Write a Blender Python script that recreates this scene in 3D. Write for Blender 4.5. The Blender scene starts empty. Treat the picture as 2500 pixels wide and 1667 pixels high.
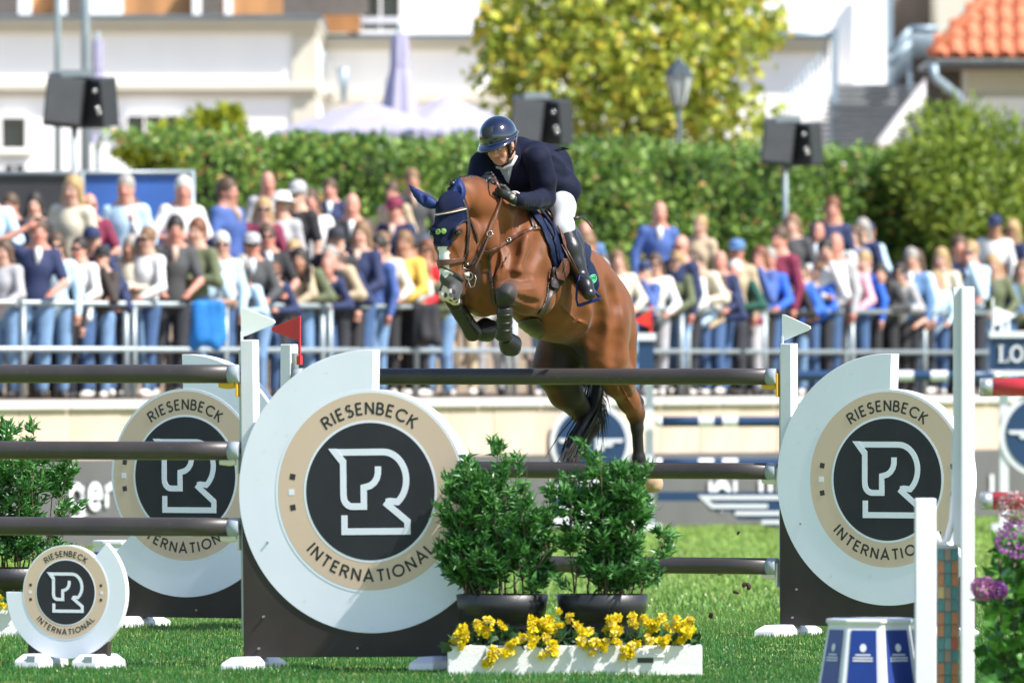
import bpy, bmesh, math, random
import numpy as np
from mathutils import Vector, Matrix
from mathutils.bvhtree import BVHTree

rnd = random.Random(7)
nrs = np.random.RandomState(11)
R = math.radians
SC = bpy.context.scene
COL = SC.collection

# ------------------------------------------------------------------ camera, sky, sun, exposure
FPX = 25800.0          # focal length in photo pixels (photo 2500 px wide)
CAMZ = 1.69
HOR = 907.0            # photo row of the horizon
cam_d = bpy.data.cameras.new('camera')
cam = bpy.data.objects.new('camera', cam_d)
COL.objects.link(cam)
cam.location = (0, 0, CAMZ)
cam.rotation_euler = (R(90), 0, 0)
cam_d.sensor_width = 36.0
cam_d.lens = 36.0 * FPX / 2500.0
cam_d.shift_y = (HOR - 833.5) / 2500.0
cam_d.clip_start = 1.0
cam_d.clip_end = 3000.0
cam_d.dof.use_dof = True
cam_d.dof.focus_distance = 65.6
cam_d.dof.aperture_fstop = 4.2
cam_d.dof.aperture_blades = 9
SC.camera = cam

SUN = Vector((0.78, -0.48, 0.0)).normalized() * math.cos(R(49)) + Vector((0, 0, math.sin(R(49))))
wd = bpy.data.worlds.new('World')
SC.world = wd
wd.use_nodes = True
nt = wd.node_tree
nt.nodes.clear()
sky = nt.nodes.new('ShaderNodeTexSky')
sky.sky_type = 'NISHITA'
sky.sun_disc = False
sky.sun_elevation = R(49)
sky.sun_rotation = math.atan2(SUN.x, SUN.y)
sky.air_density = 1.0
sky.dust_density = 0.8
sky.ozone_density = 1.0
bg = nt.nodes.new('ShaderNodeBackground')
bg.inputs[1].default_value = 0.12
wo = nt.nodes.new('ShaderNodeOutputWorld')
nt.links.new(sky.outputs[0], bg.inputs[0])
nt.links.new(bg.outputs[0], wo.inputs[0])
sun_d = bpy.data.lights.new('sun', 'SUN')
sun_d.energy = 4.6
sun_d.angle = R(0.6)
sun_d.color = (1.0, 0.94, 0.88)
sun = bpy.data.objects.new('sun', sun_d)
sun.rotation_euler = (-SUN).to_track_quat('-Z', 'Y').to_euler()
COL.objects.link(sun)
SC.view_settings.view_transform = 'Standard'
SC.view_settings.look = 'None'
SC.view_settings.exposure = 1.0
SC.view_settings.gamma = 1.0
SC.cycles.max_bounces = 6
SC.cycles.use_denoising = True

# ------------------------------------------------------------------ helpers
def W(px, py, D):
    """photo pixel + distance from the camera -> world point"""
    return Vector(((px - 1250.0) * D / FPX, D, CAMZ - (py - HOR) * D / FPX))

def ground(px, D):
    return Vector(((px - 1250.0) * D / FPX, D, 0.0))

def tag(o, label=None, cat=None, group=None, kind=None):
    if label: o['label'] = label
    if cat: o['category'] = cat
    if group: o['group'] = group
    if kind: o['kind'] = kind
    return o

def thing(name, label, cat, loc=(0, 0, 0), rotz=0.0, group=None, roll=0.0):
    o = bpy.data.objects.new(name, None)
    o.empty_display_size = 0.1
    COL.objects.link(o)
    o.location = loc
    o.rotation_euler = (0, roll, rotz)
    return tag(o, label, cat, group)

MATS = {}
def M(name, col=(0.5, 0.5, 0.5), rough=0.55, metal=0.0, var=0.12, vs=6.0, bump=0.0, bs=60.0, coat=0.0,
      attr=None, objcol=False, sheen=0.0, trans=0.0, dirt=0.0, dirtcol=(0.12, 0.09, 0.06), ds=14.0, spec=0.5,
      sss=0.0, wave=None, stretch=None):
    if name in MATS: return MATS[name]
    m = bpy.data.materials.new(name)
    MATS[name] = m
    m.use_nodes = True
    n = m.node_tree.nodes; l = m.node_tree.links
    p = n['Principled BSDF']
    tc = n.new('ShaderNodeTexCoord')
    src = tc.outputs['Object']
    if stretch:
        mp = n.new('ShaderNodeMapping'); mp.inputs['Scale'].default_value = stretch
        l.new(src, mp.inputs[0]); src = mp.outputs[0]
    if attr:
        a = n.new('ShaderNodeAttribute'); a.attribute_name = attr; base = a.outputs['Color']
        if objcol:
            oi = n.new('ShaderNodeObjectInfo')
            mx = n.new('ShaderNodeMix'); mx.data_type = 'RGBA'; mx.blend_type = 'MULTIPLY'; mx.inputs[0].default_value = 1
            l.new(base, mx.inputs[6]); l.new(oi.outputs['Color'], mx.inputs[7]); base = mx.outputs[2]
    elif objcol:
        oi = n.new('ShaderNodeObjectInfo'); base = oi.outputs['Color']
    else:
        c = n.new('ShaderNodeRGB'); c.outputs[0].default_value = (*col, 1); base = c.outputs[0]
    if var > 0:
        no = n.new('ShaderNodeTexNoise'); no.inputs['Scale'].default_value = vs; no.inputs['Detail'].default_value = 5
        l.new(src, no.inputs['Vector'])
        mr = n.new('ShaderNodeMapRange'); mr.inputs[1].default_value = 0.25; mr.inputs[2].default_value = 0.75
        mr.inputs[3].default_value = 1 - var; mr.inputs[4].default_value = 1 + var
        l.new(no.outputs['Fac'], mr.inputs[0])
        mx = n.new('ShaderNodeMix'); mx.data_type = 'RGBA'; mx.blend_type = 'MULTIPLY'; mx.inputs[0].default_value = 1
        cb = n.new('ShaderNodeCombineColor')
        for i in range(3): l.new(mr.outputs[0], cb.inputs[i])
        l.new(base, mx.inputs[6]); l.new(cb.outputs[0], mx.inputs[7]); base = mx.outputs[2]
    if dirt > 0:
        no = n.new('ShaderNodeTexNoise'); no.inputs['Scale'].default_value = ds; no.inputs['Detail'].default_value = 8
        no.inputs['Roughness'].default_value = 0.7
        l.new(src, no.inputs['Vector'])
        mr = n.new('ShaderNodeMapRange'); mr.inputs[1].default_value = 0.62; mr.inputs[2].default_value = 0.78
        mr.inputs[3].default_value = 0; mr.inputs[4].default_value = dirt
        l.new(no.outputs['Fac'], mr.inputs[0])
        mx = n.new('ShaderNodeMix'); mx.data_type = 'RGBA'
        mx.inputs[7].default_value = (*dirtcol, 1)
        l.new(mr.outputs[0], mx.inputs[0]); l.new(base, mx.inputs[6]); base = mx.outputs[2]
    l.new(base, p.inputs['Base Color'])
    p.inputs['Roughness'].default_value = rough
    p.inputs['Metallic'].default_value = metal
    p.inputs['Specular IOR Level'].default_value = spec
    if coat: p.inputs['Coat Weight'].default_value = coat; p.inputs['Coat Roughness'].default_value = 0.05
    if sheen: p.inputs['Sheen Weight'].default_value = sheen; p.inputs['Sheen Roughness'].default_value = 0.4
    if sss:
        p.inputs['Subsurface Weight'].default_value = sss; p.inputs['Subsurface Radius'].default_value = (0.012, 0.005, 0.003)
        p.inputs['Subsurface Scale'].default_value = 0.6
    hsrc = None
    if wave:
        wv = n.new('ShaderNodeTexWave'); wv.inputs['Scale'].default_value = wave; wv.inputs['Distortion'].default_value = 1.0
        l.new(src, wv.inputs['Vector']); hsrc = wv.outputs['Fac']
    if bump > 0:
        b = n.new('ShaderNodeBump'); b.inputs['Strength'].default_value = bump; b.inputs['Distance'].default_value = 0.01
        if hsrc is None:
            no = n.new('ShaderNodeTexNoise'); no.inputs['Scale'].default_value = bs; no.inputs['Detail'].default_value = 4
            l.new(src, no.inputs['Vector']); hsrc = no.outputs['Fac']
        l.new(hsrc, b.inputs['Height']); l.new(b.outputs[0], p.inputs['Normal'])
    if trans > 0:
        out = n['Material Output']
        t = n.new('ShaderNodeBsdfTranslucent'); l.new(base, t.inputs[0])
        ms = n.new('ShaderNodeMixShader'); ms.inputs[0].default_value = trans
        l.new(p.outputs[0], ms.inputs[1]); l.new(t.outputs[0], ms.inputs[2]); l.new(ms.outputs[0], out.inputs[0])
    return m

def rotm(v=None, z=None):
    return Matrix.Rotation(z, 3, 'Z') if z is not None else Matrix.Identity(3)

class MB:
    def __init__(s): s.v = []; s.f = []
    def add(s, vs, fs):
        o = len(s.v); s.v += [tuple(v) for v in vs]; s.f += [tuple(i + o for i in f) for f in fs]; return s
    def box(s, c, d, rot=None, top=1.0):
        x, y, z = d[0] / 2, d[1] / 2, d[2] / 2
        vs = []
        for sz in (-1, 1):
            k = top if sz > 0 else 1.0
            for sx, sy in ((-1, -1), (1, -1), (1, 1), (-1, 1)):
                p = Vector((sx * x * k, sy * y * k, sz * z))
                if rot is not None: p = rot @ p
                vs.append(p + Vector(c))
        return s.add(vs, [(3, 2, 1, 0), (4, 5, 6, 7), (0, 1, 5, 4), (1, 2, 6, 5), (2, 3, 7, 6), (3, 0, 4, 7)])
    def tube(s, pts, r, n=10, caps=True, flat=1.0):
        pts = [Vector(p) for p in pts]; m = len(pts)
        if not hasattr(r, '__len__'): r = [r] * m
        vs = []; up = None
        for i, p in enumerate(pts):
            t = (pts[min(i + 1, m - 1)] - pts[max(i - 1, 0)])
            t = t.normalized() if t.length > 1e-9 else Vector((0, 0, 1))
            if up is None:
                up = Vector((0, 0, 1)) if abs(t.z) < 0.9 else Vector((0, 1, 0))
            a = t.cross(up)
            if a.length < 1e-6: a = t.orthogonal()
            a.normalize(); b = a.cross(t).normalized(); up = b
            for k in range(n):
                th = 2 * math.pi * k / n
                vs.append(p + (a * math.cos(th) * flat + b * math.sin(th)) * r[i])
        fs = []
        for i in range(m - 1):
            for k in range(n):
                fs.append((i * n + k, i * n + (k + 1) % n, (i + 1) * n + (k + 1) % n, (i + 1) * n + k))
        if caps:
            fs.append(tuple(range(n))[::-1]); fs.append(tuple((m - 1) * n + k for k in range(n)))
        return s.add(vs, fs)
    def cyl(s, a, b, r1, r2=None, n=16): return s.tube([a, b], [r1, r1 if r2 is None else r2], n)
    def lathe(s, prof, n=24, c=(0, 0, 0), sx=1.0, sy=1.0):
        vs = [(c[0] + r * math.cos(2 * math.pi * k / n) * sx, c[1] + r * math.sin(2 * math.pi * k / n) * sy, c[2] + z)
              for r, z in prof for k in range(n)]
        fs = [(i * n + k, i * n + (k + 1) % n, (i + 1) * n + (k + 1) % n, (i + 1) * n + k)
              for i in range(len(prof) - 1) for k in range(n)]
        return s.add(vs, fs)
    def ell(s, c, r, rot=None, nu=14, nv=9):
        vs = []; fs = []
        for j in range(nv + 1):
            ph = math.pi * j / nv
            for i in range(nu):
                th = 2 * math.pi * i / nu
                p = Vector((r[0] * math.sin(ph) * math.cos(th), r[1] * math.sin(ph) * math.sin(th), r[2] * math.cos(ph)))
                if rot is not None: p = rot @ p
                vs.append(p + Vector(c))
        for j in range(nv):
            for i in range(nu):
                fs.append((j * nu + i, (j + 1) * nu + i, (j + 1) * nu + (i + 1) % nu, j * nu + (i + 1) % nu))
        return s.add(vs, fs)
    def prism(s, poly, y0, y1):
        """polygon in the xz plane (counter-clockwise seen from -y), extruded from y0 (front) to y1"""
        n = len(poly)
        vs = [(p[0], y0, p[1]) for p in poly] + [(p[0], y1, p[1]) for p in poly]
        fs = [tuple(range(n)), tuple(range(2 * n - 1, n - 1, -1))]
        fs += [(i, n + i, n + (i + 1) % n, (i + 1) % n) for i in range(n)]
        return s.add(vs, fs)
    def stroke(s, pts, w, y0, y1, closed=False):
        """thick line in the xz plane with mitred corners"""
        P = [np.array(p, float) for p in pts]; n = len(P); L = []; Rr = []
        for i in range(n):
            a = P[i - 1] if (i > 0 or closed) else None
            b = P[(i + 1) % n] if (i < n - 1 or closed) else None
            d1 = (P[i] - a) / max(np.linalg.norm(P[i] - a), 1e-9) if a is not None else None
            d2 = (b - P[i]) / max(np.linalg.norm(b - P[i]), 1e-9) if b is not None else None
            if d1 is None: d1 = d2
            if d2 is None: d2 = d1
            n1 = np.array([-d1[1], d1[0]]); n2 = np.array([-d2[1], d2[0]]); mt = n1 + n2
            k = np.linalg.norm(mt); mt = mt / k if k > 1e-6 else n1
            c = max(np.dot(mt, n1), 0.3)
            L.append(P[i] + mt * w / 2 / c); Rr.append(P[i] - mt * w / 2 / c)
        m = n if closed else n - 1
        vs = []
        for y in (y0, y1):
            vs += [(p[0], y, p[1]) for p in L] + [(p[0], y, p[1]) for p in Rr]
        fs = []
        for i in range(m):
            j = (i + 1) % n
            fs.append((i, n + i, n + j, j)); fs.append((2 * n + i, 2 * n + j, 3 * n + j, 3 * n + i))
            fs.append((i, j, 2 * n + j, 2 * n + i)); fs.append((n + i, 3 * n + i, 3 * n + j, n + j))
        if not closed:
            fs.append((0, 2 * n, 3 * n, n)); fs.append((n - 1, 2 * n - 1, 4 * n - 1, 3 * n - 1))
        return s.add(vs, fs)
    def build(s, name, mat, parent=None, smooth=False, bev=0.0, loc=None, rot=None, world=False):
        me = bpy.data.meshes.new(name)
        v = s.v
        if world and parent is not None:
            b = parent.location
            v = [(p[0] - b[0], p[1] - b[1], p[2] - b[2]) for p in v]
        me.from_pydata([tuple(p) for p in v], [], s.f)
        bm = bmesh.new(); bm.from_mesh(me)
        bmesh.ops.recalc_face_normals(bm, faces=bm.faces)
        bm.to_mesh(me); bm.free()
        if smooth: me.shade_smooth()
        return obj(name, me, mat, parent, bev, loc, rot, smooth)

def obj(name, me, mat, parent=None, bev=0.0, loc=None, rot=None, smooth=False):
    o = bpy.data.objects.new(name, me)
    COL.objects.link(o)
    if mat is not None and not me.materials: me.materials.append(M0(mat))
    if parent is not None: o.parent = parent
    if loc is not None: o.location = loc
    if rot is not None: o.rotation_euler = rot
    if bev:
        b = o.modifiers.new('bevel', 'BEVEL'); b.width = bev; b.segments = 2; b.limit_method = 'ANGLE'
        b.angle_limit = R(40)
    return o

def M0(m): return MATS[m] if isinstance(m, str) else m

def nest(o, par):
    """make a part of a thing a sub-part of another of its parts (no rotation between them)"""
    if o is None or par is None: return o
    o.parent = par; o.location = o.location - par.location
    return o

def share(o, parent=None, loc=None, rot=None):
    c = o.copy(); COL.objects.link(c)
    if parent is not None: c.parent = parent
    if loc is not None: c.location = loc
    if rot is not None: c.rotation_euler = rot
    return c

def arc(cx, cz, rx, rz, a0, a1, n=16):
    return [(cx + rx * math.cos(R(a0 + (a1 - a0) * i / n)), cz + rz * math.sin(R(a0 + (a1 - a0) * i / n))) for i in range(n + 1)]

def raw_mesh(name, V, F4=None, F3=None, cols=None, smooth=True):
    """fast mesh from numpy arrays"""
    me = bpy.data.meshes.new(name)
    V = np.asarray(V, np.float32)
    me.vertices.add(len(V)); me.vertices.foreach_set('co', V.ravel())
    parts = []
    if F4 is not None and len(F4): parts.append((np.asarray(F4, np.int32), 4))
    if F3 is not None and len(F3): parts.append((np.asarray(F3, np.int32), 3))
    nl = sum(p.size for p, _ in parts); npoly = sum(len(p) for p, _ in parts)
    me.loops.add(nl); me.polygons.add(npoly)
    me.loops.foreach_set('vertex_index', np.concatenate([p.ravel() for p, _ in parts]))
    tot = np.concatenate([np.full(len(p), k, np.int32) for p, k in parts])
    st = np.concatenate([[0], np.cumsum(tot)[:-1]]).astype(np.int32)
    me.polygons.foreach_set('loop_start', st)
    me.polygons.foreach_set('use_smooth', np.full(npoly, smooth, bool))
    me.update(calc_edges=True)
    if cols is not None:
        a = me.color_attributes.new('Col', 'FLOAT_COLOR', 'POINT')
        c = np.ones((len(V), 4), np.float32); c[:, :3] = cols
        a.data.foreach_set('color', c.ravel())
    me.validate()
    return me

# ---- signed distance bodies, meshed with surface nets
class SDF:
    def __init__(s, k=0.03): s.p = []; s.k = k
    def rc(s, a, b, ra, rb=None, k=None, col=None, neg=False):
        s.p.append(('rc', np.array(a, float), np.array(b, float), ra, ra if rb is None else rb, s.k if k is None else k, col, -1 if neg else 1)); return s
    def chain(s, pts, rs, k=None, col=None):
        for i in range(len(pts) - 1):
            s.rc(pts[i], pts[i + 1], rs[i], rs[i + 1], k, col)
        return s
    def el(s, c, r, A=None, k=None, col=None, neg=False):
        A = np.eye(3) if A is None else np.array(A, float)     # rows = axes
        s.p.append(('el', np.array(c, float), np.array(r, float), A, 0, s.k if k is None else k, col, -1 if neg else 1)); return s
    def dist(s, p, X):
        if p[0] == 'rc':
            a, b, ra, rb = p[1:5]
            ab = b - a; L2 = max(ab @ ab, 1e-9)
            t = np.clip(((X - a) @ ab) / L2, 0, 1)
            return np.linalg.norm(X - a - t[..., None] * ab, axis=-1) - (ra + (rb - ra) * t)
        c, r, A = p[1:4]
        q = (X - c) @ A.T
        k0 = np.linalg.norm(q / r, axis=-1); k1 = np.linalg.norm(q / (r * r), axis=-1)
        return k0 * (k0 - 1) / np.maximum(k1, 1e-9)
    def mesh(s, name, h=0.01, grow=0.0, base=(0.2, 0.2, 0.2), soft=0.012, colfn=None, smooth_it=1):
        lo = np.full(3, 1e9); hi = -lo
        bbs = []
        for p in s.p:
            if p[0] == 'rc':
                m = max(p[3], p[4]); a = np.minimum(p[1], p[2]) - m; b = np.maximum(p[1], p[2]) + m
            else:
                m = max(p[2]); a = p[1] - m; b = p[1] + m
            bbs.append((a, b)); 
            if p[7] > 0: lo = np.minimum(lo, a); hi = np.maximum(hi, b)
        pad = 0.05 + grow; lo -= pad; hi += pad
        N = np.ceil((hi - lo) / h).astype(int) + 1
        Fd = np.full(N, 0.25, np.float32)
        for p, (a, b) in zip(s.p, bbs):
            k = max(p[5], 1e-4); m = k + 0.05 + grow
            i0 = np.clip(((a - m - lo) / h).astype(int), 0, N - 1); i1 = np.clip(((b + m - lo) / h).astype(int) + 2, 1, N)
            ax = [lo[d] + h * np.arange(i0[d], i1[d]) for d in range(3)]
            X = np.stack(np.meshgrid(*ax, indexing='ij'), -1)
            d = s.dist(p, X)
            sl = tuple(slice(i0[q], i1[q]) for q in range(3))
            f = Fd[sl]
            if p[7] > 0:
                hh = np.maximum(k - np.abs(f - d), 0) / k
                Fd[sl] = np.minimum(f, d) - hh * hh * k * 0.25
            else:
                hh = np.maximum(k - np.abs(f + d), 0) / k
                Fd[sl] = np.maximum(f, -d) + hh * hh * k * 0.25
        Fd -= grow
        V, Q = surfnets(Fd, lo, h, smooth_it)
        cols = None
        if any(p[6] is not None for p in s.p) or colfn:
            cols = np.tile(np.array(base, float), (len(V), 1))
            cp = [p for p in s.p if p[7] > 0]
            best = np.full(len(V), 1e9); Ds = []
            for p in cp:
                d = s.dist(p, V); Ds.append(d); best = np.minimum(best, d)
            acc = np.zeros((len(V), 3)); ws = np.zeros(len(V))
            for p, d in zip(cp, Ds):
                w = np.exp(-(d - best) / soft); acc += w[:, None] * np.array(p[6] if p[6] is not None else base); ws += w
            cols = acc / ws[:, None]
            if colfn: cols = colfn(V, cols)
        return raw_mesh(name, V, F4=Q, cols=cols), V, Q

def surfnets(F, lo, h, smooth_it=1):
    S = F < 0
    nx, ny, nz = F.shape
    cs = [(i, j, k) for i in (0, 1) for j in (0, 1) for k in (0, 1)]
    cnt = np.zeros((nx - 1, ny - 1, nz - 1), np.int8)
    for i, j, k in cs: cnt += S[i:nx - 1 + i, j:ny - 1 + j, k:nz - 1 + k]
    act = (cnt > 0) & (cnt < 8)
    I = np.argwhere(act)
    idx = np.full(act.shape, -1, np.int32); idx[act] = np.arange(len(I))
    P = np.zeros((len(I), 3)); C = np.zeros(len(I))
    for c in cs:
        for ax in range(3):
            if c[ax]: continue
            e = list(c); e[ax] = 1
            a = I + np.array(c); b = I + np.array(e)
            va = F[a[:, 0], a[:, 1], a[:, 2]]; vb = F[b[:, 0], b[:, 1], b[:, 2]]
            m = (va < 0) != (vb < 0)
            t = np.where(m, va / np.where(m, va - vb, 1), 0)
            pt = np.tile(np.array(c, float), (len(I), 1)); pt[:, ax] += t
            P += np.where(m[:, None], pt, 0); C += m
    V = (I + P / np.maximum(C, 1)[:, None]) * h + lo
    quads = []
    for ax in range(3):
        o = [0, 1, 2]; o.remove(ax); u, v = o
        sl0 = [slice(None)] * 3; sl1 = [slice(None)] * 3
        sl0[ax] = slice(0, -1); sl1[ax] = slice(1, None)
        cr = S[tuple(sl0)] != S[tuple(sl1)]
        E = np.argwhere(cr)
        ok = (E[:, u] > 0) & (E[:, v] > 0) & (E[:, u] < F.shape[u] - 1) & (E[:, v] < F.shape[v] - 1)
        E = E[ok]
        def cell(du, dv):
            q = E.copy(); q[:, u] -= du; q[:, v] -= dv
            return idx[q[:, 0], q[:, 1], q[:, 2]]
        q = np.stack([cell(1, 1), cell(0, 1), cell(0, 0), cell(1, 0)], 1)
        neg = S[E[:, 0], E[:, 1], E[:, 2]]
        if ax == 1: neg = ~neg
        q[~neg] = q[~neg][:, ::-1]
        quads.append(q)
    Q = np.concatenate(quads); Q = Q[(Q >= 0).all(1)]
    for _ in range(smooth_it):
        acc = np.zeros_like(V); n = np.zeros(len(V))
        for a, b in ((0, 1), (1, 2), (2, 3), (3, 0)):
            np.add.at(acc, Q[:, a], V[Q[:, b]]); np.add.at(n, Q[:, a], 1)
            np.add.at(acc, Q[:, b], V[Q[:, a]]); np.add.at(n, Q[:, b], 1)
        V = 0.5 * V + 0.5 * acc / np.maximum(n, 1)[:, None]
    return V, Q

def leaf_mesh(name, P, Dirs, L, Wd, cols, rs, fold=0.25, curl=0.2):
    """many leaves (two-quad folded blades) in one mesh. P base points, Dirs growth directions"""
    n = len(P); Dirs = Dirs / np.linalg.norm(Dirs, axis=1, keepdims=True)
    rv = rs.randn(n, 3); S = np.cross(Dirs, rv); S /= np.linalg.norm(S, axis=1, keepdims=True)
    Nn = np.cross(S, Dirs)
    L = np.broadcast_to(L, n)[:, None]; Wd = np.broadcast_to(Wd, n)[:, None]
    mid = P + Dirs * L * 0.5 + Nn * L * curl * 0.5
    v = [P, mid + S * Wd / 2 + Nn * Wd * fold, mid, mid - S * Wd / 2 + Nn * Wd * fold, P + Dirs * L - Nn * L * curl * 0.3]
    V = np.stack(v, 1).reshape(-1, 3)
    b = np.arange(n)[:, None] * 5
    F3 = np.concatenate([b + [0, 1, 2], b + [0, 2, 3], b + [1, 4, 2], b + [2, 4, 3]])
    return raw_mesh(name, V, F3=F3, cols=np.repeat(cols, 5, 0), smooth=False)

# ------------------------------------------------------------------ materials
M('white_panel', (0.745, 0.76, 0.87), 0.5, var=0.04, vs=2.5, dirt=0.5, dirtcol=(0.46, 0.45, 0.42), ds=15, bump=0.02, bs=30)
M('white_plastic', (0.63, 0.635, 0.69), 0.45, var=0.04, vs=5, dirt=0.3, dirtcol=(0.45, 0.43, 0.38), ds=20, bump=0.06, bs=40)
M('white_block', (0.60, 0.61, 0.63), 0.6, var=0.06, vs=9, dirt=0.3, dirtcol=(0.5, 0.5, 0.47), ds=22, bump=0.25, bs=55)
M('beige_print', (0.64, 0.475, 0.37), 0.5, spec=.2, var=0.03, vs=3, dirt=0.15, dirtcol=(0.4, 0.33, 0.26), ds=18)
M('charcoal_print', (0.030, 0.030, 0.038), 0.55, spec=.2, var=0.12, vs=6, dirt=0.2, dirtcol=(0.12, 0.12, 0.13), ds=16)
M('brown_board', (0.042, 0.033, 0.030), 0.55, spec=.25, var=0.18, vs=5, dirt=0.25, dirtcol=(0.13, 0.11, 0.10), ds=12)
M('letter_ink', (0.028, 0.026, 0.028), 0.5, var=0.05)
M('pole_paint', (0.040, 0.034, 0.033), 0.42, var=0.2, vs=4, dirt=0.6, dirtcol=(0.24, 0.22, 0.20), ds=24, bump=0.04, bs=90)
M('cap_grey', (0.27, 0.31, 0.35), 0.4, var=0.06, dirt=0.3, dirtcol=(0.2, 0.2, 0.2))
M('cup_yellow', (0.62, 0.36, 0.02), 0.4, var=0.08)
M('cup_cream', (0.60, 0.58, 0.50), 0.45, var=0.06)
M('aluminium', (0.33, 0.36, 0.38), 0.38, metal=0.7, var=0.1)
M('galvanised', (0.27, 0.32, 0.34), 0.42, metal=0.35, var=0.12, vs=9)
M('flag_white', (0.80, 0.81, 0.82), 0.45, var=0.02)
M('flag_red', (0.55, 0.025, 0.03), 0.45, var=0.06)
M('pot_black', (0.016, 0.017, 0.019), 0.42, var=0.2, vs=12, dirt=0.35, dirtcol=(0.06, 0.06, 0.06), ds=20, bump=0.1, bs=70)
M('leaf', attr='Col', rough=0.36, var=0.08, vs=30, trans=0.28, spec=0.5)
M('hedge_leaf', attr='Col', rough=0.42, var=0.1, vs=5, trans=0.35, spec=0.45)
M('bark', (0.10, 0.065, 0.045), 0.8, var=0.3, vs=30, bump=0.3, bs=60)
M('flower_yellow', attr='Col', rough=0.55, var=0.1, vs=60, trans=0.3)
M('navy_paint', (0.012, 0.040, 0.11), 0.4, var=0.08, dirt=0.1, dirtcol=(0.1, 0.14, 0.2))
M('blue_print', (0.006, 0.03, 0.20), 0.35, var=0.06)
M('red_paint', (0.42, 0.025, 0.035), 0.4, var=0.1)
M('banner_grey', (0.085, 0.082, 0.082), 0.6, var=0.1, vs=1.5, bump=0.05, bs=6)
M('soil', (0.035, 0.022, 0.013), 0.9, var=0.4, vs=40, bump=0.6, bs=50)
M('sandstone', (0.50, 0.39, 0.31), 0.75, var=0.2, vs=1.6, dirt=0.3, dirtcol=(0.36, 0.23, 0.12), ds=2.2, bump=0.2, bs=25)
M('coping', (0.50, 0.48, 0.47), 0.7, var=0.1, vs=4, bump=0.15, bs=30)
M('gravel', (0.26, 0.21, 0.16), 0.85, var=0.2, vs=20, bump=0.3, bs=60)
M('stucco_white', (0.90, 0.885, 0.87), 0.75, var=0.04, vs=1.2, bump=0.08, bs=40)
M('stucco_cream', (0.58, 0.55, 0.46), 0.75, var=0.05, vs=1.5, bump=0.08, bs=40)
M('zinc', (0.16, 0.20, 0.23), 0.45, metal=0.4, var=0.15)
M('dark_glass', (0.012, 0.02, 0.024), 0.08, var=0.1, spec=0.8)
M('timber_orange', (0.42, 0.20, 0.075), 0.65, var=0.3, vs=3, stretch=(1, 1, 0.15))
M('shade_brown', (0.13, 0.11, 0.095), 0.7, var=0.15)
M('roof_tile', attr=None, col=(0.52, 0.16, 0.075), rough=0.7, var=0.28, vs=3, bump=0.2, bs=40)
M('steel_blue', (0.28, 0.36, 0.42), 0.45, metal=0.3, var=0.1)
M('umbrella_cloth', (0.34, 0.33, 0.45), 0.8, var=0.06, vs=4, bump=0.15, bs=8)
M('speaker_black', (0.022, 0.024, 0.028), 0.5, var=0.15, vs=20, bump=0.2, bs=250)
M('fence_banner_blue', (0.03, 0.10, 0.34), 0.5, var=0.35, vs=0.9)
M('fence_banner_black', (0.03, 0.032, 0.036), 0.5, var=0.2, vs=2)
M('silver', (.55, .55, .52), .22, metal=.9, var=.1)
M('mosaic', (0.3, 0.2, 0.1), objcol=True, rough=0.6, var=0.2, vs=14, bump=0.2, bs=60)

# ------------------------------------------------------------------ ground: lawn sheet, mown grass, terrace
def lawn_material():
    m = bpy.data.materials.new('lawn'); MATS['lawn'] = m; m.use_nodes = True
    n = m.node_tree.nodes; l = m.node_tree.links; p = n['Principled BSDF']
    tc = n.new('ShaderNodeTexCoord')
    no = n.new('ShaderNodeTexNoise'); no.inputs['Scale'].default_value = 1.3; no.inputs['Detail'].default_value = 8
    n2 = n.new('ShaderNodeTexNoise'); n2.inputs['Scale'].default_value = 40; n2.inputs['Detail'].default_value = 4
    l.new(tc.outputs['Object'], no.inputs['Vector']); l.new(tc.outputs['Object'], n2.inputs['Vector'])
    cr = n.new('ShaderNodeValToRGB')
    cr.color_ramp.elements[0].position = 0.3; cr.color_ramp.elements[0].color = (0.15, 0.23, 0.05, 1)
    cr.color_ramp.elements[1].position = 0.75; cr.color_ramp.elements[1].color = (0.27, 0.36, 0.09, 1)
    ad = n.new('ShaderNodeMath'); ad.operation = 'ADD'
    ml = n.new('ShaderNodeMath'); ml.operation = 'MULTIPLY'; ml.inputs[1].default_value = 0.5
    l.new(n2.outputs['Fac'], ml.inputs[0]); l.new(no.outputs['Fac'], ad.inputs[0]); l.new(ml.outputs[0], ad.inputs[1])
    sb = n.new('ShaderNodeMath'); sb.operation = 'SUBTRACT'; sb.inputs[1].default_value = 0.25
    l.new(ad.outputs[0], sb.inputs[0]); l.new(sb.outputs[0], cr.inputs[0])
    l.new(cr.outputs[0], p.inputs['Base Color']); p.inputs['Roughness'].default_value = 0.8
    p.inputs['Specular IOR Level'].default_value = 0.2
    b = n.new('ShaderNodeBump'); b.inputs['Strength'].default_value = 0.6; b.inputs['Distance'].default_value = 0.03
    l.new(n2.outputs['Fac'], b.inputs['Height']); l.new(b.outputs[0], p.inputs['Normal'])
lawn_material()
g = MB(); g.add([(-900, -60, 0), (900, -60, 0), (900, 1500, 0), (-900, 1500, 0)], [(0, 1, 2, 3)])
tag(g.build('ground', 'lawn'), kind='structure')

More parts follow.
